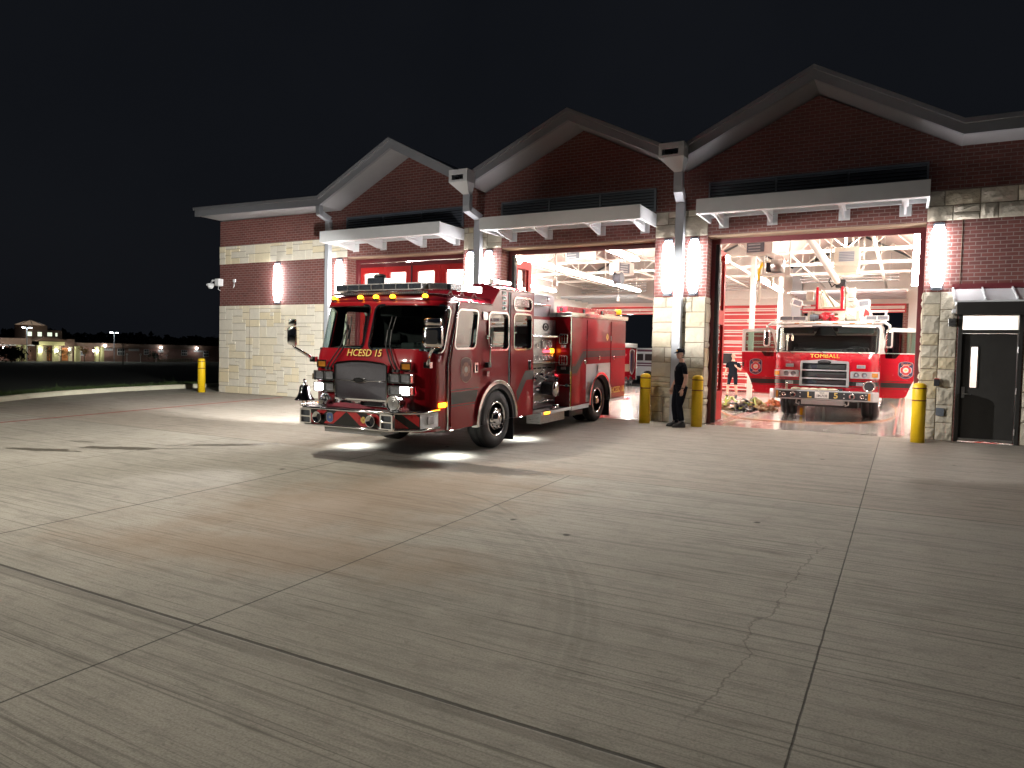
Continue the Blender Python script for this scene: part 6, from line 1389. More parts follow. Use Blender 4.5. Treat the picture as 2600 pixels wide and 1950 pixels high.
def head(mb, c, face, tilt=(0, 0, 1), s=1.0):
    """skull, jaw, nose, lips, ears"""
    c = Vector(c); f = Vector(face).normalized(); u = Vector(tilt).normalized(); r = f.cross(u).normalized(); u = r.cross(f)
    Rm = Matrix((r, f, u)).transposed()
    def P(a, b, c_): return c+(r*a+f*b+u*c_)*s
    mb.ell(P(0, -.012, .035), (.076*s, .096*s, .088*s), 18, 12, Rm)
    mb.ell(P(0, .022, -.035), (.058*s, .066*s, .075*s), 16, 10, Rm)
    mb.ell(P(0, .048, -.082), (.034*s, .030*s, .026*s), 12, 8, Rm)
    mb.tube([P(0, .085, .018), P(0, .103, -.012), P(0, .108, -.026)], [.009*s, .013*s, .015*s], 8); mb.ell(P(0, .102, -.028), (.017*s, .012*s, .011*s), 10, 6, Rm)
    mb.ell(P(0, .079, -.056), (.026*s, .012*s, .010*s), 10, 6, Rm)
    mb.ell(P(0, .078, .026), (.056*s, .016*s, .014*s), 12, 6, Rm)
    for q in (-1, 1): mb.ell(P(q*.077, -.01, -.008), (.010*s, .022*s, .034*s), 10, 6, Rm)
    return P, Rm
def remeshed(mb, name, parent, mats, pick, vox=.008, smooth=6):
    """one continuous skin: voxel-merge the lofted volumes, relax, and give each region its cloth or skin"""
    o = mb.build('tmp', mats[0]); m = o.modifiers.new('r', 'REMESH'); m.mode = 'VOXEL'; m.voxel_size = vox; m.use_smooth_shade = True
    s = o.modifiers.new('s', 'SMOOTH'); s.factor = .5; s.iterations = smooth
    me = bpy.data.meshes.new_from_object(o.evaluated_get(bpy.context.evaluated_depsgraph_get())); bpy.data.objects.remove(o)
    me.name = name; me.materials.clear()
    for q in mats: me.materials.append(q)
    for p in me.polygons: p.use_smooth = True; p.material_index = pick(p.center)
    ob = bpy.data.objects.new(name, me); C.objects.link(ob); ob.parent = parent; return ob
def face_parts(root, P, Rm, s, body):
    mb = MB()
    for q in (-1, 1): mb.ell(P(q*.031, .079, .008), (.013*s, .006*s, .006*s), 8, 6, Rm)
    mb.build('eye', M['dark'], body)
    mb = MB()
    for q in (-1, 1): mb.tube([P(q*.014, .094, .030), P(q*.034, .093, .035), P(q*.052, .080, .028)], .0045*s, 5)
    mb.build('eyebrow', M['hair'], body)
    mb = MB(); mb.ell(P(0, .0885, -.056), (.024*s, .006*s, .0028*s), 8, 5, Rm); mb.build('mouth', mat('lip', (.30,.11,.09), .5) if 'lip' not in bpy.data.materials else bpy.data.materials['lip'], body)

# man in the cap by the pier; he faces left, head turned to the camera
pm = A2T(-4.47, 15.98)
man = thing('person', 'man in navy t-shirt, dark trousers and cap standing by the stone pier', 'person', pm, (0,0,R(26)))
mb = MB(); H = 1.0
# local frame: he faces -x; +x is behind him
legs = {1: [(.015,-.105,.94,.098,.115), (.0,-.11,.78,.088,.098), (-.025,-.115,.60,.075,.082), (-.045,-.118,.48,.060,.064), (-.02,-.12,.36,.060,.066), (.01,-.12,.22,.052,.058), (.03,-.12,.10,.05,.056)],
        -1: [(-.015,.095,.94,.098,.115), (-.045,.10,.78,.088,.098), (-.085,.105,.60,.075,.082), (-.105,.108,.48,.060,.064), (-.09,.11,.36,.060,.066), (-.075,.11,.22,.052,.058), (-.065,.11,.10,.05,.056)]}
for k, L in legs.items(): loft_limb(mb, [(x, y, z, ry*1.14, rx*1.14) for x, y, z, rx, ry in L])
torso = [(.0,0,.86,.125,.165), (.0,0,.95,.128,.172), (-.015,0,1.05,.125,.160), (-.025,0,1.16,.125,.165), (-.02,0,1.28,.132,.185), (.0,0,1.38,.120,.195), (.015,0,1.44,.085,.150), (.01,0,1.48,.058,.07), (-.01,-.01,1.56,.053,.055)]
mb.loft([[(x+rx*math.cos(2*math.pi*k/20), y+ry*math.sin(2*math.pi*k/20), z) for k in range(20)] for x, y, z, rx, ry in torso], True)
# near arm (towards the camera, -y) hangs with the forearm a little forward; far arm likewise
loft_limb(mb, [(.02,-.16,1.40,.058,.062), (.035,-.215,1.34,.062,.062), (.055,-.235,1.22,.052,.054), (.07,-.24,1.12,.045,.047), (.05,-.25,1.02,.044,.042), (.0,-.26,.90,.033,.030), (-.015,-.262,.86,.028,.024)])
loft_limb(mb, [(.0,.16,1.40,.058,.062), (-.02,.215,1.34,.062,.062), (-.04,.235,1.22,.052,.054), (-.04,.24,1.12,.045,.047), (-.08,.25,1.02,.044,.042), (-.14,.255,.91,.033,.030), (-.155,.256,.87,.028,.024)])
hand(mb, (-.017,-.263,.865), (-.10,-.02,-1), (.2,.95,0), (-1,.15,.1)); hand(mb, (-.157,.257,.875), (-.12,.02,-1), (.2,-.95,0), (-1,-.15,.1))
hc_ = (-.035,-.025,1.655); P, Rm = head(mb, hc_, (-.90,-.42,-.03), (.02,0,1), .97)
def pick(c):
    if c.z > 1.475: return 2
    if c.z > .955:
        r = abs(c.y) > .185
        if r and c.z < 1.215 : return 2
        return 0
    if abs(c.y) > .215 and c.z < 1.0 and c.z > .62: return 2
    return 1
body = remeshed(mb, 'body', man, [M['navy'], M['trouser'], M['skin']], pick, .0085, 5)
face_parts(man, P, Rm, .95, body)
mb = MB(); S = .95
mb.ell(P(0, -.030, .030), (.081*S, .090*S, .080*S), 16, 10, Rm); mb.build('hair', M['hair'], man)
mb = MB(); q = [[P(a*math.cos(R(t)), -.006+b*math.sin(R(t)), z) for t in range(0, 360, 15)] for a, b, z in ((.084,.104,.044), (.087,.107,.060), (.084,.103,.09), (.066,.082,.122), (.03,.04,.137), (.003,.003,.139))]
mb.loft(q, True); cap = mb.build('cap', M['navy'], man)
mb = MB(); mb.loft([[P(.072*math.sin(R(t)), .065+.118*math.cos(R(t))*(.85), .046-.022*math.cos(R(t))+e) for t in range(-80, 81, 10)]+[P(.07*math.sin(R(t)), .075, .05+e) for t in (70, 0, -70)] for e in (0, .006)], True, False); mb.build('cap_peak', M['navy'], cap)
mb = MB(); mb.skin(ellipse(0, .086, .026, .018, 12), [], lambda u, v, d: P(u, .102-.25*max(0, v-.07), v), 0); mb.build('cap_badge', M['gold'], cap)
mb = MB(); mb.skin(ellipse(0, 0, .026, .03, 12), [], lambda u, v, d: (-.152, -.08+u, 1.30+v), 0); mb.build('shirt_badge', M['white'], man)
mb = MB(); mb.loft([[(-.006+.036*math.cos(t), -.262+.031*math.sin(t), z) for t in [2*math.pi*k/14 for k in range(14)]] for z in (.885,.91)], True); mb.build('wrist_watch', M['boot'], man)
for y, x in ((-.12,.03), (.11,-.065)):
    mb = MB(); mb.loft([[(x+dx+rx*math.cos(2*math.pi*k/16), y-.005*(y < 0)+ry*math.sin(2*math.pi*k/16), z) for k in range(16)] for dx, rx, ry, z in ((-.07,.145,.05,.0), (-.07,.15,.054,.03), (-.055,.13,.05,.07), (-.015,.08,.048,.10), (.0,.062,.058,.16))], True); mb.build('boot', M['boot'], man)
# second man, further in, walking among the gear
p2 = (-6.12, 29.5, 0)
m2 = thing('person', 'bald man in black t-shirt and navy shorts inside the lit bay', 'person', p2)
mb = MB()
loft_limb(mb, [(-.10,0,.94,.10,.115), (-.12,-.02,.78,.088,.098), (-.15,-.05,.60,.076,.08), (-.17,-.06,.48,.058,.060), (-.185,-.03,.36,.062,.064), (-.20,.0,.20,.046,.048), (-.205,.02,.08,.042,.046)])
loft_limb(mb, [(.09,0,.94,.10,.115), (.10,.03,.78,.088,.098), (.105,.06,.60,.076,.08), (.11,.08,.48,.058,.060), (.115,.12,.36,.062,.064), (.12,.16,.20,.046,.048), (.12,.18,.08,.042,.046)])
mb.loft([[(x+rx*math.cos(2*math.pi*k/20), y+ry*math.sin(2*math.pi*k/20), z) for k in range(20)] for x, y, z, rx, ry in ((0,0,.86,.175,.125), (0,0,.95,.18,.128), (0,.0,1.05,.165,.122), (0,0,1.18,.172,.125), (0,0,1.30,.198,.13), (0,0,1.40,.20,.115), (0,.0,1.46,.14,.08), (0,0,1.50,.065,.06), (0,-.01,1.57,.056,.056))], True)
loft_limb(mb, [(-.17,0,1.41,.06,.06), (-.225,0,1.34,.064,.062), (-.25,.01,1.22,.054,.054), (-.265,.015,1.13,.046,.047), (-.29,-.03,1.02,.042,.042), (-.31,-.07,.91,.031,.03)])
loft_limb(mb, [(.17,0,1.41,.06,.06), (.225,0,1.34,.064,.062), (.26,.02,1.22,.054,.054), (.28,.0,1.14,.047,.047), (.25,-.14,1.18,.042,.042), (.20,-.24,1.24,.031,.03)])
hand(mb, (-.312,-.075,.905), (-.1,-.15,-1), (.9,.2,0), (.2,-1,0)); hand(mb, (.197,-.245,1.243), (-.4,-.7,.5), (-.5,.6,.3), (.3,-.2,1))
P2, Rm2 = head(mb, (0,-.02,1.675), (.18,-1,-.08), (0,0,1), .97)
def pick2(c):
    if c.z > 1.48: return 2
    if abs(c.x) > .195 and c.z < 1.22: return 2
    if c.y < -.13 and c.z > 1.0: return 2
    if c.z > .97: return 0
    if c.z > .53: return 1
    return 2
b2 = remeshed(mb, 'body', m2, [M['navy'], M['trouser'], M['skin']], pick2, .012, 4); face_parts(m2, P2, Rm2, .97, b2)
for x, y in ((-.205,.02), (.12,.18)):
    mb = MB(); mb.loft([[(x+rx*math.cos(2*math.pi*k/14), y+dy+ry*math.sin(2*math.pi*k/14), z) for k in range(14)] for dy, rx, ry, z in ((-.06,.05,.14,.0), (-.06,.052,.145,.03), (-.04,.048,.12,.07), (-.0,.05,.06,.12))], True); mb.build('shoe', M['boot'], m2)
# ------------------------------------------------------------------ things hanging under the station roof
def unit_heater(label, c, s, face):
    t = thing('unit_heater', label, 'heater', c, (0,0,face), 'unit heaters hanging under the roof'); w, d, h = s
    mb = MB(); mb.box(-w/2, w/2, -d/2, d/2, -h/2, h/2); mb.build('heater_case', M['truss'], t, bevel=.015)
    mb = MB(); mb.box(-w*.44, w*.20, -d/2-.012, -d/2-.001, -h*.40, h*.40); g = mb.build('grille_opening', M['louver'], t)
    mb = MB()
    for k in range(4): mb.hull8([(-w*.38,-d/2-.02,-h*.33+k*h*.2), (w*.06,-d/2-.02,-h*.33+k*h*.2), (w*.06,-d/2-.013,-h*.27+k*h*.2), (-w*.38,-d/2-.013,-h*.27+k*h*.2)], [(-w*.38,-d/2-.03,-h*.30+k*h*.2), (w*.06,-d/2-.03,-h*.30+k*h*.2), (w*.06,-d/2-.025,-h*.24+k*h*.2), (-w*.38,-d/2-.025,-h*.24+k*h*.2)])
    mb.build('grille_blade', M['greyp'], g)
    mb = MB()
    for x in (-w*.4, w*.4): mb.cyl((x,0,h/2), (x,0,h/2+1.1), .012, n=6)
    mb.build('hanger', M['truss'], t)
    mb = MB(); mb.tube([(w*.3,d*.3,h/2), (w*.3,d*.5,h/2+.3), (w*.1,d*.7,h/2+.9)], .06, 10); mb.build('flue', M['brushed'], t)
unit_heater('white unit heater with dark louvred face high over the fire engine', (-9.05,20.6,4.72), (.78,.55,.40), R(-14))
unit_heater('small white blower heater with open end beyond the long strip light', (-8.95,24.0,4.66), (.72,.5,.42), R(60))
unit_heater('white unit heater with dark louvred face in the ladder truck bay', (-3.62,20.6,4.66), (.74,.5,.40), R(-8))
t = thing('air_cleaner', 'square cream air cleaner hanging over the ladder truck cab', 'air cleaner', (-1.58,22.3,4.36))
mb = MB(); mb.box(-.32, .32, -.3, .3, -.12, .40); mb.hull8([(-.32,-.3,-.121), (.32,-.3,-.121), (.32,.3,-.121), (-.32,.3,-.121)], [(-.26,-.2,-.30), (.26,-.2,-.30), (.26,.3,-.30), (-.26,.3,-.30)]); mb.build('cleaner_case', M['ladder'], t, bevel=.012)
mb = MB(); mb.box(-.2, .2, -.318, -.301, .0, .28); g = mb.build('filter_grille', M['greyp'], t)
mb = MB()
for k in range(6): mb.box(-.19, .19, -.326, -.319, .015+k*.045, .03+k*.045)
mb.build('grille_bar', M['louver'], g)
mb = MB()
for x in (-.42, .42): mb.box(x-.02, x+.02, -.02, .02, -.36, 1.2)
mb.box(-.42, .42, -.02, .02, -.40, -.36); mb.build('hanger_frame', M['truss'], t)
t = thing('blower', 'grey drum blower on a bracket beside the bay column', 'blower', (-3.22,20.9,4.16))
mb = MB(); mb.lathe([(.20,-.16), (.20,.16), (.05,.17)], (0,0,0), (1,0,0), 28); mb.lathe([(.1,-.2), (.18,-.16)], (0,0,0), (1,0,0), 20); mb.build('drum', M['brushed'], t)
mb = MB(); mb.box(-.45, .35, -.2, .2, -.27, -.215); mb.box(-.4, -.36, -.03, .03, -.215, .9); mb.box(.28, .32, -.03, .03, -.215, .9); mb.build('bracket', M['truss'], t)
mb = MB(); mb.box(-.30, -.17, -.12, .12, -.15, .1); mb.build('motor', M['dark'], t, bevel=.01)
t = thing('exhaust_hose', 'white exhaust hose slanting down behind the ladder truck bay door head', 'hose', (-2.3,17.9,4.6))
mb = MB(); a, b_ = Vector((.05,0,.05)), Vector((.52,4.0,-.82)); pts_ = [a.lerp(b_, k/40) for k in range(41)]; mb.tube(pts_, [.085 if k % 2 else .075 for k in range(41)], 12); mb.build('hose', M['truss'], t)
mb = MB(); mb.cbox((.60,4.1,-.86), (.26,.2,.22)); mb.build('nozzle_box', M['dark'], t, bevel=.02)
mb = MB(); mb.tube([(.60,4.1,-.97), (.62,4.1,-1.2), (.63,4.1,-1.5)], .012, 6); mb.tube([(.5,4.0,-.85), (.38,4.0,-.95), (.3,4.0,-.8), (.35,4.0,-.65)], .02, 6); mb.build('pull_cord', M['dark'], t)
t = thing('exhaust_hose', 'yellow looped exhaust hose hanging by the strip light and white column', 'hose', (-3.9,22.0,4.0))
mb = MB(); mb.tube([(0,0,-.75), (.0,0,-.2), (.02,0,.2), (.1,0,.42), (.25,0,.46), (.33,0,.2), (.34,0,-.3)], .045, 10); mb.build('hose', M['ladder'], t)
mb = MB(); mb.tube([(.1,0,.42), (.0,0,.2), (-.02,0,-.1)], .052, 10); mb.build('hose_sleeve', M['yellow'], t)
t = thing('cord_reel', 'small drop cord reel hanging over the fire engine hose bed', 'cord reel', (-8.5,22.5,4.15))
mb = MB(); mb.cyl((-.1,0,0), (.1,0,0), .17, n=22); mb.cyl((-.13,0,0), (-.1,0,0), .21, n=22); mb.cyl((.1,0,0), (.13,0,0), .21, n=22); mb.build('reel', M['louver'], t)
mb = MB(); mb.box(-.16, .16, -.03, .03, .2, .26); mb.cyl((0,0,.26), (0,0,1.2), .02, n=6); mb.cyl((0,0,-.15), (.02,0,-.62), .01, n=5); mb.cbox((.02,0,-.68), (.08,.06,.14)); mb.build('reel_bracket', M['truss'], t)
t = thing('socket_pendant', 'white socket box hanging on a stem over the fire engine cab', 'socket', (-8.95,18.6,3.55))
mb = MB(); mb.box(-.06, .06, -.05, .05, 0, .17); mb.build('socket_box', M['white'], t, bevel=.008)
mb = MB(); mb.cyl((0,0,.17), (0,0,1.5), .03, n=8); mb.build('stem', M['truss'], t)

# ------------------------------------------------------------------ gear on the floor by the left of the ladder truck
def heap(name, label, cat, loc, size, mat_, seed, extra=None, group=None):
    r = random.Random(seed); t = thing(name, label, cat, loc, (0,0,r.uniform(0,3)), group); mb = MB()
    for k in range(26):
        a = r.uniform(0, 6.28); q = r.random()**.6; x, y = math.cos(a)*size[0]*q, math.sin(a)*size[1]*q; z = size[2]*(1-q)*r.uniform(.5, 1)+.03
        mb.ell((x, y, z), (r.uniform(.08,.18)*size[0]*2, r.uniform(.05,.10)*size[1]*2, r.uniform(.035,.08)), 10, 6, Matrix.Rotation(r.uniform(0,3), 3, 'Z') @ Matrix.Rotation(r.uniform(-.6,.6), 3, 'X'))
    mb.cyl((0,0,0), (0,0,.04), min(size[:2])*.8, n=14)
    o = mb.build('tmp', mat_); m = o.modifiers.new('r', 'REMESH'); m.mode = 'VOXEL'; m.voxel_size = .016
    me = bpy.data.meshes.new_from_object(o.evaluated_get(bpy.context.evaluated_depsgraph_get())); bpy.data.objects.remove(o)
    for v in me.vertices:
        n = mnoise.noise(v.co*9+Vector((seed,0,0)))*.03+mnoise.noise(v.co*24)*.012; v.co += Vector((n, n*.6, n)); v.co.z = max(v.co.z, .003)
    me.name = 'cloth'; me.materials.clear(); me.materials.append(mat_)
    for p in me.polygons: p.use_smooth = True
    ob = bpy.data.objects.new('cloth', me); C.objects.link(ob); ob.parent = t
    if extra: extra(t, r, size)
    return t
def lime_strips(t, r, s):
    for k in range(4):
        a = r.uniform(0, 6.28); mb = MB(); P = []
        for j in range(7): q = (j-3)/3; P.append((math.cos(a)*s[0]*.8*q-math.sin(a)*.1, math.sin(a)*s[1]*.8*q+math.cos(a)*.1*k*.5, s[2]*(1-abs(q)*.75)+.075))
        rg_ = [[Vector(p)+Vector((dx, dy, dz)) for dx, dy, dz in ((-.028*math.sin(a),.028*math.cos(a),0), (.028*math.sin(a),-.028*math.cos(a),0), (.028*math.sin(a),-.028*math.cos(a),-.008), (-.028*math.sin(a),.028*math.cos(a),-.008))] for p in P]
        mb.loft(rg_, True, False); mb.build('reflective_strip', M['lime'], t)
def air_parts(t, r, s):
    mb = MB(); mb.tube([(-.22,-.1,.26), (-.2,-.1,.26), (.12,.05,.30), (.2,.08,.30), (.24,.1,.30)], [.03,.07,.07,.06,.025], 14); mb.build('air_cylinder', M['ladder'], t)
    for k in range(4): mb = MB(); mb.tube([(r.uniform(-s[0],s[0]), r.uniform(-s[1],s[1]), .08+.09*j*(4-j)/2) for j in range(5)], .018, 6); mb.build('harness_strap', M['black'], t)
    for k in range(2): mb = MB(); mb.tube([(r.uniform(-s[0],s[0])*.8, r.uniform(-s[1],s[1])*.8, .06+.08*j) for j in range(4)], .02, 6); mb.build('lime_strap', M['lime'], t)
GG = 'firefighting gear laid out on the bay floor'
heap('turnout_coat', 'crumpled tan turnout coat with lime strips beside the open red folded door', 'coat', (-4.72,22.4,0), (.42,.38,.34), M['tanc'], 3, lime_strips, GG)
heap('air_pack', 'black breathing air pack with cylinder and straps in the gear pile', 'air pack', (-4.25,22.15,0), (.36,.36,.36), M['boot'], 8, air_parts, GG)
heap('turnout_coat', 'yellow-tan turnout coat between the air pack and the orange bag', 'coat', (-4.05,23.3,0), (.42,.36,.30), mat('yellow_turnout_cloth', (.30,.21,.08), .85, var=.35, bump=.6, bs=14), 21, lime_strips, GG)
tt_ = heap('turnout_trousers', 'low tan turnout trousers spread flat near the ladder truck tyre', 'trousers', (-3.72,22.9,0), (.40,.30,.14), M['tanc'], 17, None, GG)
def bag_parts(t, r, s):
    mb = MB(); mb.tube([(-.2,0,.2), (-.12,0,.36), (.12,0,.36), (.2,0,.2)], .016, 6); mb.build('bag_handle', M['black'], t)
    mb = MB(); mb.box(-.22, .22, -.26, -.2, .08, .18); mb.build('bag_band', M['gnavy2'], t, bevel=.02)
heap('equipment_bag', 'orange and blue bag in the gear row near the truck bumper', 'bag', (-3.88,25.2,0), (.34,.26,.30), mat('orange_bag', (.34,.11,.04), .8, var=.3, bump=.4), 5, bag_parts, GG)
heap('turnout_coat', 'dark grey coat heaped at the far end of the gear row', 'coat', (-4.55,25.3,0), (.36,.3,.30), mat('grey_cloth', (.12,.11,.11), .85, var=.4, bump=.5), 31, None, GG)
t = thing('helmet', 'black fire helmet lying in the gear row behind the air pack', 'helmet', (-4.45,24.0,0), (.2,.1,.6), GG)
mb = MB(); mb.lathe([(.20,.03), (.17,.05), (.14,.07), (.135,.14), (.10,.20), (.04,.225), (0,.228)], n=24); mb.build('shell', M['boot'], t)
mb = MB(); mb.box(-.04, .04, -.17, -.135, .08, .2); mb.build('front_badge', M['gold'], t, bevel=.008)
for i, (x, y, a) in enumerate(((-3.52,25.6,.3), (-3.30,25.9,-.5))):
    t = thing('fire_boot', ('orange-brown boot standing at the truck end of the gear row', 'orange-brown boot lying behind the bumper end of the ladder truck')[i], 'boot', (x,y,0), (0,0,a), GG)
    mb = MB(); mb.loft([[(rx*math.cos(2*math.pi*k/14), dy+ry*math.sin(2*math.pi*k/14), z) for k in range(14)] for dy, rx, ry, z in ((-.06,.06,.15,.0), (-.06,.062,.155,.04), (-.03,.055,.11,.10), (0,.06,.07,.16), (0,.068,.08,.34))], True); mb.build('boot_upper', M['orange'], t)
    mb = MB(); mb.loft([[(rx*math.cos(2*math.pi*k/14), -.06+ry*math.sin(2*math.pi*k/14), z) for k in range(14)] for rx, ry, z in ((.066,.16,-.0), (.066,.16,.025))], True); mb.build('boot_sole', M['boot'], t)
mb = MB(); cp = [(-5.3,23.6,.012), (-4.9,21.9,.012), (-4.3,20.2,.012), (-3.75,19.2,.012), (-3.1,19.0,.012), (-2.43,19.02,.012), (-1.6,19.35,.012), (-.95,20.2,.012), (-.45,21.4,.012), (-.26,23,.012), (-.22,25.2,.012), (-.3,28,.012), (-.5,31,.012)]
P = [Vector(p) for p in cp]; fine = []
for i in range(len(P)-1):
    a, b_, c_, d_ = P[max(i-1,0)], P[i], P[i+1], P[min(i+2,len(P)-1)]
    for k in range(6):
        q = k/6; fine.append(.5*((2*b_)+(c_-a)*q+(2*a-5*b_+4*c_-d_)*q*q+(3*b_-a-3*c_+d_)*q**3))
mb.tube(fine, .011, 6); tag(mb.build('power_cord', M['orange']), 'orange power cord looping across the floor in front of the ladder truck', 'cord')

# ------------------------------------------------------------------ vehicles on the paving behind the station
t = thing('trailer', 'red box trailer with rounded white roof, seen through the bay behind the fire engine', 'trailer', (-14.4,36.6,-.18))
mb = MB(); mb.box(-1.0, .98, -2.6, 2.2, .45, 2.25); mb.build('box_body', M['red2'], t, bevel=.04)
mb = MB(); mb.box(-1.03, 1.01, -2.65, 2.26, 2.255, 2.5); mb.box(-1.02, .995, 2.2, 2.26, .45, 2.25); mb.build('box_roof', M['white'], t, bevel=.11, segs=4)
mb = MB(); mb.skin(shield_loop(1.45, 1.48, .80, 1.45), [], lambda u, v, d: (.986, u, v), 0); em = mb.build('side_emblem', M['white'], t)
mb = MB(); mb.skin(shield_loop(1.45, 1.48, .66, 1.28), [], lambda u, v, d: (.989, u, v), 0); mb.build('emblem_field', M['crest'], em)
mb = MB(); mb.skin([(1.25,.95), (1.42,1.0), (1.40,1.5), (1.52,1.9), (1.3,2.0), (1.2,1.6)], [], lambda u, v, d: (.992, u, v), 0); mb.build('emblem_figure', M['gnavy2'], em)
mb = MB(); mb.box(.986, .988, -2.5, 1.0, .95, 1.35); mb.build('side_band', M['tan'], t)
for y in (.55, 1.28):
    wheel(t, (1.0, y, .36), .36, .2, 1, False, .2, False)
mb = MB(); mb.tube([(.9,.1,.55), (.9,.2,.74), (.9,.85,.80), (.9,.95,.70), (.9,1.0,.80), (.9,1.6,.76), (.9,1.75,.55)], .05, 8); mb.box(-.8, .8, -2.5, 2.2, .35, .45); mb.build('trailer_frame', M['alu'], t)
t = thing('utility_truck', 'silver and maroon utility truck standing beyond the red trailer', 'truck', (-14.2,44.2,-.18))
mb = MB(); mb.box(-2.6, 2.2, 0, 2.2, .55, 2.35); mb.build('truck_body', M['alu'], t, bevel=.04)
for z0, z1 in ((1.32,1.42), (1.18,1.26), (2.12,2.26)):
    mb = MB(); mb.box(-2.6, 2.2, -.012, -.001, z0, z1); mb.build('body_stripe', mat('maroon_stripe', (.12,.03,.06), .5) if 'maroon_stripe' not in bpy.data.materials else bpy.data.materials['maroon_stripe'], t)
for k in range(7):
    mb = MB(); x = -2.5+k*.66; mb.box(x, x+.56, -.014, -.001, 1.55, 1.98); w_ = mb.build('side_window', M['gdark'], t)
    mb = MB(); mb.ring2(rrect(x-.02, x+.58, 1.53, 2.0, .03, 2), rrect(x+.01, x+.55, 1.56, 1.97, .03, 2), -.02, -.0145, 'y'); mb.build('window_trim', M['brushed'], w_)
for x in (-.3, 1.6):
    mb = MB(); mb.lathe([(.2,.02), (.28,0), (.44,.02), (.46,.08), (.46,.3), (.2,.3)], (x,-.03,.46), (0,1,0), 30); w_ = mb.build('wheel', M['rubber'], t)
    mb = MB(); mb.lathe([(.2,.0), (.18,.05), (.06,.06), (.05,.0), (0,0)], (x,-.03,.46), (0,1,0), 24); mb.build('rim', M['chrome'], w_)
mb = MB(); mb.box(-2.7, 2.3, -.03, .1, .42, .55); mb.build('running_board', M['black'], t)

# ------------------------------------------------------------------ the school across the field
SX = -150
sch = thing('school_building', 'low brick school with lit entrance and pale ribbed dome across the dark field', 'building', (SX, 80, -1.75))
def sch_p(name, m, *boxes, bev=0, parent=None):
    mb = MB()
    for x0, x1, y0, y1, z0, z1 in boxes: mb.box(x0-SX, x1-SX, y0-80, y1-80, z0+1.75, z1+1.75)
    return mb.build(name, m, parent or sch, bevel=bev)
M['schbrick'] = brick_mat('school_brick', (.20,.085,.06), (.15,.06,.045), (.22,.18,.15))
M['limewall'] = mat('pale_yellow_stone', (.52,.50,.26), .85, var=.15)
M['schroof'] = mat('brown_roof_fascia', (.14,.085,.06), .8, var=.15)
M['litwin'] = emit('lit_window', (.80,.90,.70), 1.0)
sch_p('wall', M['schbrick'], (-162,-150.6,40,84.9,-2.2,1.4), (-164,-151.2,84.9,128,-2.4,1.6))
sch_p('roof', M['schroof'], (-163,-150,40,76.6,1.28,2.6), (-163,-150.1,82.9,84.9,1.2,2.7), (-165,-150.8,84.9,129,1.15,2.05))
sch_p('eave_trim', M['alu'], (-150.0,-149.9,40,77.2,1.18,1.29))
mb = MB(); mb.prism([(76.6-80,2.1+1.75), (83.2-80,2.2+1.75), (82.2-80,2.55+1.75), (78.9-80,3.0+1.75)], -10, .8, 'x'); mb.build('entrance_roof', M['schroof'], sch)
sch_p('entrance_beam', M['limewall'], (-149.4,-149.1,77.6,82.4,1.35,2.1))
for y0, y1 in ((77.4,78.25), (80.4,81.3), (84.7,85.5), (74.9,75.5), (73.8,74.3), (90.0,90.6), (88.9,89.5)): sch_p('column', M['limewall'], (-149.9,-149.3,y0,y1,-1.9,1.3))
for y0, y1 in ((78.5,79.6), (81.5,82.4), (85.6,86.3), (83.9,84.6)): sch_p('entrance_panel', mat('cream_panel', (.68,.60,.42), .7) if 'cream_panel' not in bpy.data.materials else bpy.data.materials['cream_panel'], (-150.6,-150.4,y0,y1,-1.8,1.15))
for y0, y1 in ((82.6,83.7), (79.8,80.3)): d_ = sch_p('entrance_door', M['orange'], (-150.55,-150.45,y0,y1,-1.7,.9)); sch_p('door_glass', M['pane'], (-150.449,-150.44,y0+.15,y1-.15,-1.2,.6), parent=d_)
sch_p('tower', M['schroof'], (-156,-152,76.5,80.6,2.6,5.3), (-158,-153,80.6,84,2.6,4.4))
for a, b_, z0, z1, x in ((76.9,77.65,3.1,3.95,-151.99), (78.75,79.5,3.1,3.95,-151.99), (80.9,82.0,3.2,3.95,-152.99), (82.7,83.05,3.2,3.9,-152.99)): sch_p('clerestory_window', M['litwin'], (x,x+.05,a,b_,z0,z1))
mb = MB(); n = 8; c_ = Vector((-4, 78.4-80, 0)); ring_ = [c_+Vector((2.9*math.cos(R(22.5+45*k)), 2.55*math.sin(R(22.5+45*k)), 5.35+1.75)) for k in range(n)]; ring2_ = [c_+Vector((1.2*math.cos(R(22.5+45*k)), 1.05*math.sin(R(22.5+45*k)), 6.0+1.75)) for k in range(n)]; ring3_ = [c_+Vector((.1*math.cos(R(22.5+45*k)), .1*math.sin(R(22.5+45*k)), 6.3+1.75)) for k in range(n)]
mb.loft([ring_, ring2_, ring3_], True, False); dm = mb.build('dome', mat('glowing_dome_sheet', (.55,.42,.33), .6, var=.1, emis=.16, ecol=(1,.72,.50)), sch)  # sheet glows faintly by itself in place of lamplight on it
mb = MB()
for a_, b2_, c2_ in zip(ring_, ring2_, ring3_): mb.tube([a_+Vector((0,0,.03)), b2_+Vector((0,0,.03)), c2_+Vector((0,0,.03))], .06, 5)
mb.build('dome_rib', M['louver'], dm)
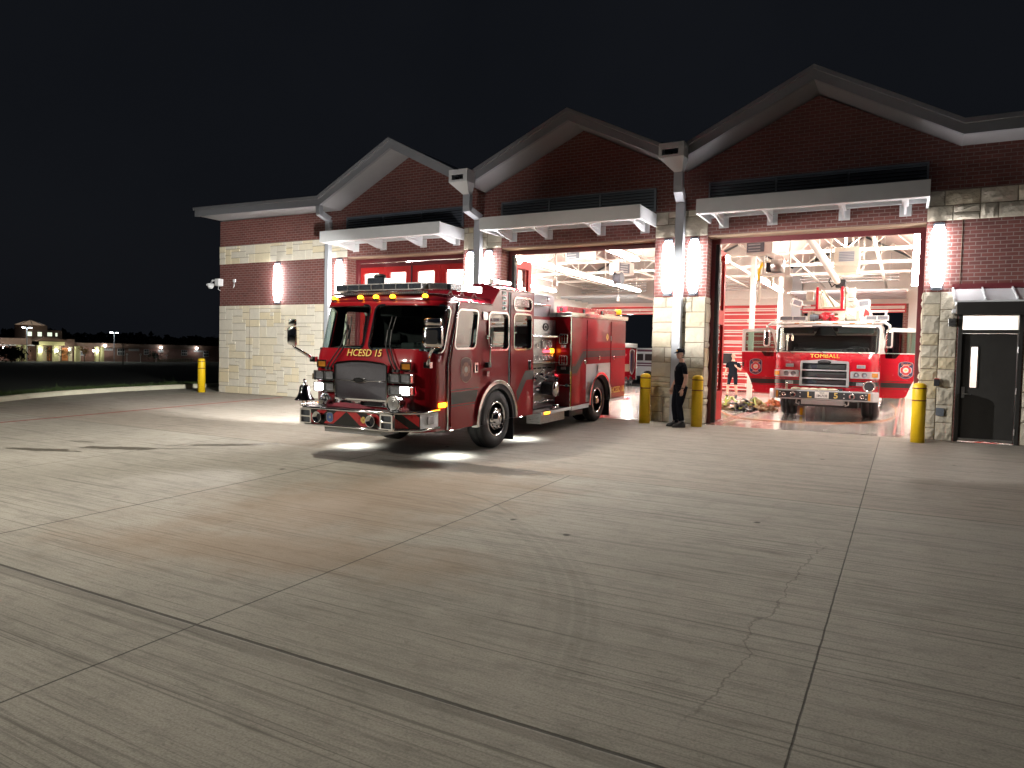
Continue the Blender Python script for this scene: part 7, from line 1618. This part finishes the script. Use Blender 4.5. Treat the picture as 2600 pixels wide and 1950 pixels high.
for y, z0, z1, w_ in ((75.9,-.6,.9,.5), (87.0,-.6,.9,.9), (92.5,.5,1.0,2.2), (95.5,-.5,1.0,1.6), (98.5,.5,1.0,2.4), (101.5,-.3,.9,1.2), (111.2,-.4,.9,1.5), (115,.5,.9,2.4), (117.2,-.6,.8,1.5), (105,.3,.9,1.3)):
    f_ = sch_p('window', M['alu'], (-150.6 if y < 84.9 else -151.2, -150.52 if y < 84.9 else -151.12, y-w_/2, y+w_/2, z0, z1)); nn = max(2, round(w_/.5)); xx = -150.519 if y < 84.9 else -151.119
    sch_p('pane', M['dark'], *[(xx, xx+.01, y-w_/2+.06+k*(w_-.06)/nn, y-w_/2+(k+1)*(w_-.06)/nn, z0+.08+q*(z1-z0)/2, z0-.04+(q+1)*(z1-z0)/2) for k in range(nn) for q in range(2)], parent=f_)
M['schlamp'] = emit('school_wall_lamp', (.95,.97,1), 60)
def globe(y, z, x=-149.1, s=.17):
    mb = MB(); mb.ell((x-SX, y-80, z+1.75), (s, s*.9, s), 12, 8); mb.build('entrance_lamp', M['schlamp'], sch)
for y, z in ((77.8,.3), (80.8,.3), (83.3,.6), (88.25,.4), (89.05,.4), (71.2,.8)): globe(y, z)
for y, z in ((91.6,1.5), (104.7,1.4), (114.2,1.4)): globe(y, z, -150.6, .22)
# pole lamps
def pole_lamp(label, x, y, zb, zt):
    t = thing('street_lamp', label, 'street lamp', (x, y, zb), (0,0,0), 'pole lamps before the school'); h = zt-zb
    mb = MB(); mb.cyl((0,0,0), (0,0,h), .09, .06, n=10); mb.build('pole', M['louver'], t)
    for s in (-1, 1):
        mb = MB(); mb.tube([(0,0,h-.15), (0,s*.35,h)], .04, 6); mb.box(-.2, .2, min(s*.3,s*.85), max(s*.3,s*.85), h-.02, h+.12); a = mb.build('lamp_head', M['louver'], t)
        mb = MB(); mb.box(-.17, .17, min(s*.35,s*.8), max(s*.35,s*.8), h-.08, h-.021); mb.build('lamp_lens', M['schlamp'], a)
    return t
pole_lamp('tall twin-headed pole lamp lit in front of the school entrance', -148.5, 75.0, -1.7, 4.7)
pole_lamp('tall twin-headed pole lamp lit before the plain school wing', -149.0, 92.6, -1.9, 4.4)
def sign(label, x, y, zb, h, w_, round_=True):
    t = thing('road_sign', label, 'sign', (x, y, zb), (0,0,0), 'small signs along the school drive')
    mb = MB(); mb.cyl((0,0,0), (0,0,h), .035, n=6); mb.build('post', M['alu'], t)
    mb = MB(); mb.prism(ellipse(0, h-.05, w_, .26 if round_ else .12, 8 if round_ else 4), .04, .06, 'x'); mb.build('plate', M['white'], t)
sign('pale octagonal sign on a post nearest the school entrance', -147, 94.2, -1.95, 1.8, .26); sign('pale octagonal sign on a post in the middle of the school drive', -147, 97.3, -1.95, 1.75, .28); sign('pale sign on a thin post at the end of the low fence', -147, 101.0, -1.95, 1.8, .22); sign('flat white sign plate above the low fence', -147, 103.6, -1.95, 1.7, .42, False)
t = thing('fence', 'low pale fence rail along the school drive', 'fence', (-147,106,-1.95))
mb = MB()
for k in range(22): mb.box(-.04, .04, -4.6+k*.42, -4.4+k*.42, 0, .75+.012*k)
mb.build('picket', mat('pale_fence_board', (.30,.33,.24), .8), t)
mb = MB(); mb.box(.041, .08, -4.7, 4.6, .3, .4); mb.build('rail', M['limewall'], t)
t = thing('utility_pole', 'thin dark pole standing in the field before the school', 'pole', (-118,74.9,-2.2))
mb = MB(); mb.cyl((0,0,0), (0,0,4.2), .09, .07, n=8); mb.build('pole', M['dark'], t)
mb = MB(); mb.box(-.05, .05, -.3, .3, 3.9, 4.0); mb.build('cross_arm', M['dark'], t)
mb = MB(); mb.box(-149.0, -143, 60, 108, -2.06, -1.93); tag(mb.build('path', M['concretec']), kind='structure')
# trees
def tree(name, label, loc, h, rad, seed, leaf, bare=False, cat='tree', group=None, nl=1100, ls=.16):
    r = random.Random(seed); t = thing(name, label, cat, loc, (0,0,0), group)
    mb = MB(); tips = []
    def branch(p, d, L, rr, lv):
        q = p+d*L; mb.tube([p, p+d*L*.5+Vector((r.gauss(0,.04),r.gauss(0,.04),0))*L, q], [rr, rr*.8, rr*.6], 6); tips.append(q)
        if lv > 0:
            for k in range(3 if lv > 1 else 4): branch(p+d*L*r.uniform(.55, 1), (d+Vector((r.gauss(0,.6), r.gauss(0,.6), r.uniform(-.1,.6)))).normalized(), L*r.uniform(.55,.75), rr*.55, lv-1)
    branch(Vector((0,0,0)), Vector((0,0,1)), h*.42, h*.028, 3); mb.build('trunk', M['bark'], t)
    mb = MB()
    for k in range(nl):
        c = r.choice(tips) if bare else Vector((0,0,h*.55))+Vector((r.gauss(0,.42)*rad, r.gauss(0,.42)*rad, r.gauss(0,.36)*h*.45))
        if bare: c = c+Vector((r.gauss(0,.22), r.gauss(0,.22), r.gauss(0,.22)))
        elif mnoise.noise(c*.9+Vector((seed,0,0))) < -.12: continue
        c.z = max(c.z, .1); u = Vector((r.gauss(0,1), r.gauss(0,1), r.gauss(0,1))).normalized(); w_ = u.orthogonal().normalized(); s = ls*r.uniform(.5,1.3)
        mb.add([c-u*s, c+w_*s*.5, c+u*s, c-w_*s*.5], [(0,1,2,3)])
    mb.build('crown', leaf, t, recalc=False)
M['autumn'] = mat('orange_leaves', (.35,.20,.06), .8, var=.4); M['greenl'] = mat('green_leaves', (.06,.085,.03), .8, var=.4)
tree('bush', 'dark rounded bush standing before the school near a pole lamp', (-137,66.6,-2.0), 3.3, 2.3, 4, M['leafdark'], cat='bush', nl=2600, ls=.2)
tree('small_tree', 'small orange-leaved tree beside the lit school columns', (-146,84.6,-1.9), 3.4, 1.2, 6, M['autumn'], True, nl=500, ls=.10, group='small trees by the school')
tree('small_tree', 'thin tree in front of the lit school entrance', (-146,77.6,-1.9), 3.0, 1.2, 12, M['greenl'], True, nl=380, ls=.09, group='small trees by the school')
tree('small_tree', 'thin tree beside the orange school door', (-146,79.9,-1.9), 2.8, 1.1, 15, M['greenl'], True, nl=320, ls=.09, group='small trees by the school')
tree('small_tree', 'bare dark shrub-like tree before the plain school wing', (-148,101.2,-1.9), 2.8, 1.4, 19, M['leafdark'], nl=900, ls=.16, group='small trees by the school')
# far-off wood behind the school
r = random.Random(2); mb = MB()
for k in range(9000):
    y = r.uniform(20, 300); x = -205-r.random()*14-(y-100)*.15; hh = 6.0+2.2*mnoise.noise((y*.06,1,0))+1.2*mnoise.noise((y*.3,2,0)); z = -4+(hh+3)*r.random()**.7
    u = Vector((r.gauss(0,.3), r.gauss(0,1), r.gauss(0,1))).normalized(); w_ = u.orthogonal().normalized(); s = r.uniform(.5,1.3); c_ = Vector((x,y,z)); mb.add([c_-u*s, c_+w_*s*.6, c_+u*s, c_-w_*s*.6], [(0,1,2,3)])
tag(mb.build('woodland', M['leafdark'], recalc=False), 'black line of far trees behind the school', 'wood', kind='stuff')
mb = MB(); mb.tube([(-.3,-.12,.16), (0,-.05,.2), (.28,.1,.15)], .025, 6); mb.build('brace_strap', M['crossred'], tt_)
# ------------------------------------------------------------------ strip lights under the roof
def strip_light(label, x, y0, y1, z):
    t = thing('strip_light', label, 'ceiling light', (x, y0, z), (0,0,0), 'fluorescent strip lights over the bays')
    L = y1-y0
    mb = MB(); mb.box(-.045, .045, 0, L, .03, .09)
    for k in range(4): mb.cyl((0, .3+k*(L-.6)/3, .09), (0, .3+k*(L-.6)/3, 1.4), .008, n=5)
    mb.build('housing', M['truss'], t)
    mb = MB(); mb.box(-.10, .10, .02, L-.02, -.045, .028); mb.build('tube', M['tube'], t, bevel=.02)
strip_light('long glowing strip light running back above the fire engine', -10.2, 18.2, 29.5, 4.42)
strip_light('short glowing strip light high over the rear of the fire engine', -7.15, 17.9, 20.4, 4.45)
strip_light('glowing strip light beside the white column behind the ladder truck', -4.62, 25.6, 31.0, 4.42)
strip_light('glowing strip light along the side wall of the ladder truck bay', .15, 17.9, 29.8, 4.42)
strip_light('strip light glimpsed through the shut red door windows', -14.2, 18.5, 29.5, 4.5)
def flood(label, x, y, z, c):
    t = thing('flood_lamp', label, 'flood lamp', (x, y, z), (0,0,0), 'flood lamps at the bay jambs')
    mb = MB(); mb.cyl((-.05,0,0), (.05,.02,-.02), .06, .10, n=16); mb.box(-.12, -.05, -.04, .04, -.05, .05); mb.build('lamp_housing', M['steelred'], t)
    mb = MB(); mb.ell((.07,.02,-.02), (.07,.1,.1)); mb.build('bulb', M[c], t)
M['bulb'] = emit('warm_bulb', (1,.80,.55), 40)
flood('bright flood lamp at the jamb of the bay the fire engine leaves', -9.52, 17.3, 4.16, 'bulb')
flood('warm flood lamp on the red folded door of the ladder truck bay', -3.98, 17.7, 4.0, 'bulb')

# ------------------------------------------------------------------ lights
def lamp(name, typ, loc, energy, col=(1,1,1), size=.2, target=None, spot=None, blend=.5, sy=None, parent=None):
    l = bpy.data.lights.new(name, typ); l.energy = energy; l.color = col
    if typ == 'AREA':
        l.size = size
        if sy: l.shape = 'RECTANGLE'; l.size_y = sy
    elif typ in ('POINT', 'SPOT'): l.shadow_soft_size = size
    if typ == 'SPOT': l.spot_size = R(spot); l.spot_blend = blend
    o = bpy.data.objects.new(name, l); C.objects.link(o); o.location = loc
    if target is not None: o.rotation_euler = (Vector(target)-Vector(loc)).to_track_quat('-Z', 'Y').to_euler()
    if parent is not None: o.parent = parent
    return o
# unseen spots added to brighten the apron; the overhead one follows the shadows
lamp('unseen_spot', 'SPOT', (-11, 6, 10.5), 3100, (1,.92,.76), .12, (-10.4, 6.3, 0), 116, .55)
lamp('unseen_spot', 'SPOT', (-16, -9, 7.4), 6000, (1,.92,.80), .25, (-9.0, 8.6, -.1), 40, .7)  # added fill from behind the camera, aimed at the engine's front
lamp('rear_fill', 'POINT', (-13.2, 36.9, 3.6), 420, (1,.95,.9), .15)  # unseen point light added to brighten the trailer
lamp('bay_fill', 'AREA', (-1.9, 27, 5.6), 900, (1,.92,.8), .3, (-1.9, 27, 0), sy=8)  # unseen area light added to brighten the back of the ladder bay
# scene lamps lit on the engine's roof: they light the apron, the piers and the left wall
for sg in (1, -1):
    lamp('scene_lamp_beam', 'AREA', (sg*1.212, -.795, 2.81), 130 if sg > 0 else 300, (1,.97,.94), .57, (sg*9, -.795, 4.4 if sg < 0 else -1.5), sy=.09, parent=fe)
lamp('roof_lamp_beam', 'SPOT', (.83, .88, 3.055), 2300, (1,.97,.94), .035, (.83+3.2, .88+4.2, 3.055-3.6), 98, .12, parent=fe)
lamp('scene_lamp_beam', 'SPOT', (-1.23, -.795, 2.81), 5600, (1,.97,.92), .05, (-1.23-9.2, -.795+6.6, .4), 62, .5, parent=fe)  # extra spot at this lamp, added to brighten the left wall
# headlights
for sg in (1, -1):
    lamp('headlight_beam', 'SPOT', (sg*.9, -2.34, 1.15), 260, (1,.95,.97), .06, (sg*.9, -12, .3), 70, .8, parent=fe)
for x, y, e in ((1.05,-1.2,62), (-1.05,-1.2,50), (1.05,1.25,55)):
    lamp('ground_lamp_beam', 'SPOT', (x, y, .43), e, (.93,1,.97), .02, (x, y, 0), 125, 1.0, parent=fe)

# what the school's lamps throw on its porch, lawn and dome
for x, y, z, e, c in ((-148,78,.6,120,(1,.95,.75)), (-148,82,.6,120,(1,.93,.72)), (-148,88.6,.5,120,(1,.95,.75)), (-149.5,91.6,1.3,60,(1,.95,.9)), (-149.8,104.7,1.2,40,(1,.95,.9)), (-149.8,114.2,1.2,40,(1,.95,.9)), (-147.5,75,4.4,260,(.95,1,.9)), (-148,92.6,4.1,200,(.95,1,.9)), (-148,72,.8,90,(1,.95,.75))):
    lamp('school_light', 'POINT', (x, y, z), e, c, .25)

# ------------------------------------------------------------------ camera
cd = bpy.data.cameras.new('camera'); cam = bpy.data.objects.new('camera', cd); C.objects.link(cam); sc.camera = cam
RW = ((0.87467716,0.48416561,0.02288069), (0.03971524,-0.02454175,-0.99890961), (-0.48307614,0.87463213,-0.04069486))
r, dn, f = [Vector(q).normalized() for q in RW]
cam.matrix_world = Matrix(((r.x,-dn.x,-f.x,0), (r.y,-dn.y,-f.y,-.0494), (r.z,-dn.z,-f.z,1.5301), (0,0,0,1)))
cd.sensor_width = 36; cd.lens = 1538.68/2212*36; cd.clip_start = .05; cd.clip_end = 4000
sc.view_settings.view_transform = 'Standard'; sc.view_settings.look = 'None'; sc.view_settings.exposure = .22; sc.view_settings.gamma = 1
cy = sc.cycles; cy.use_denoising = True; cy.max_bounces = 8; cy.diffuse_bounces = 4; cy.glossy_bounces = 4; cy.transmission_bounces = 6; cy.transparent_max_bounces = 16
cy.sample_clamp_indirect = 6; cy.caustics_reflective = False; cy.caustics_refractive = False; cy.use_light_tree = True
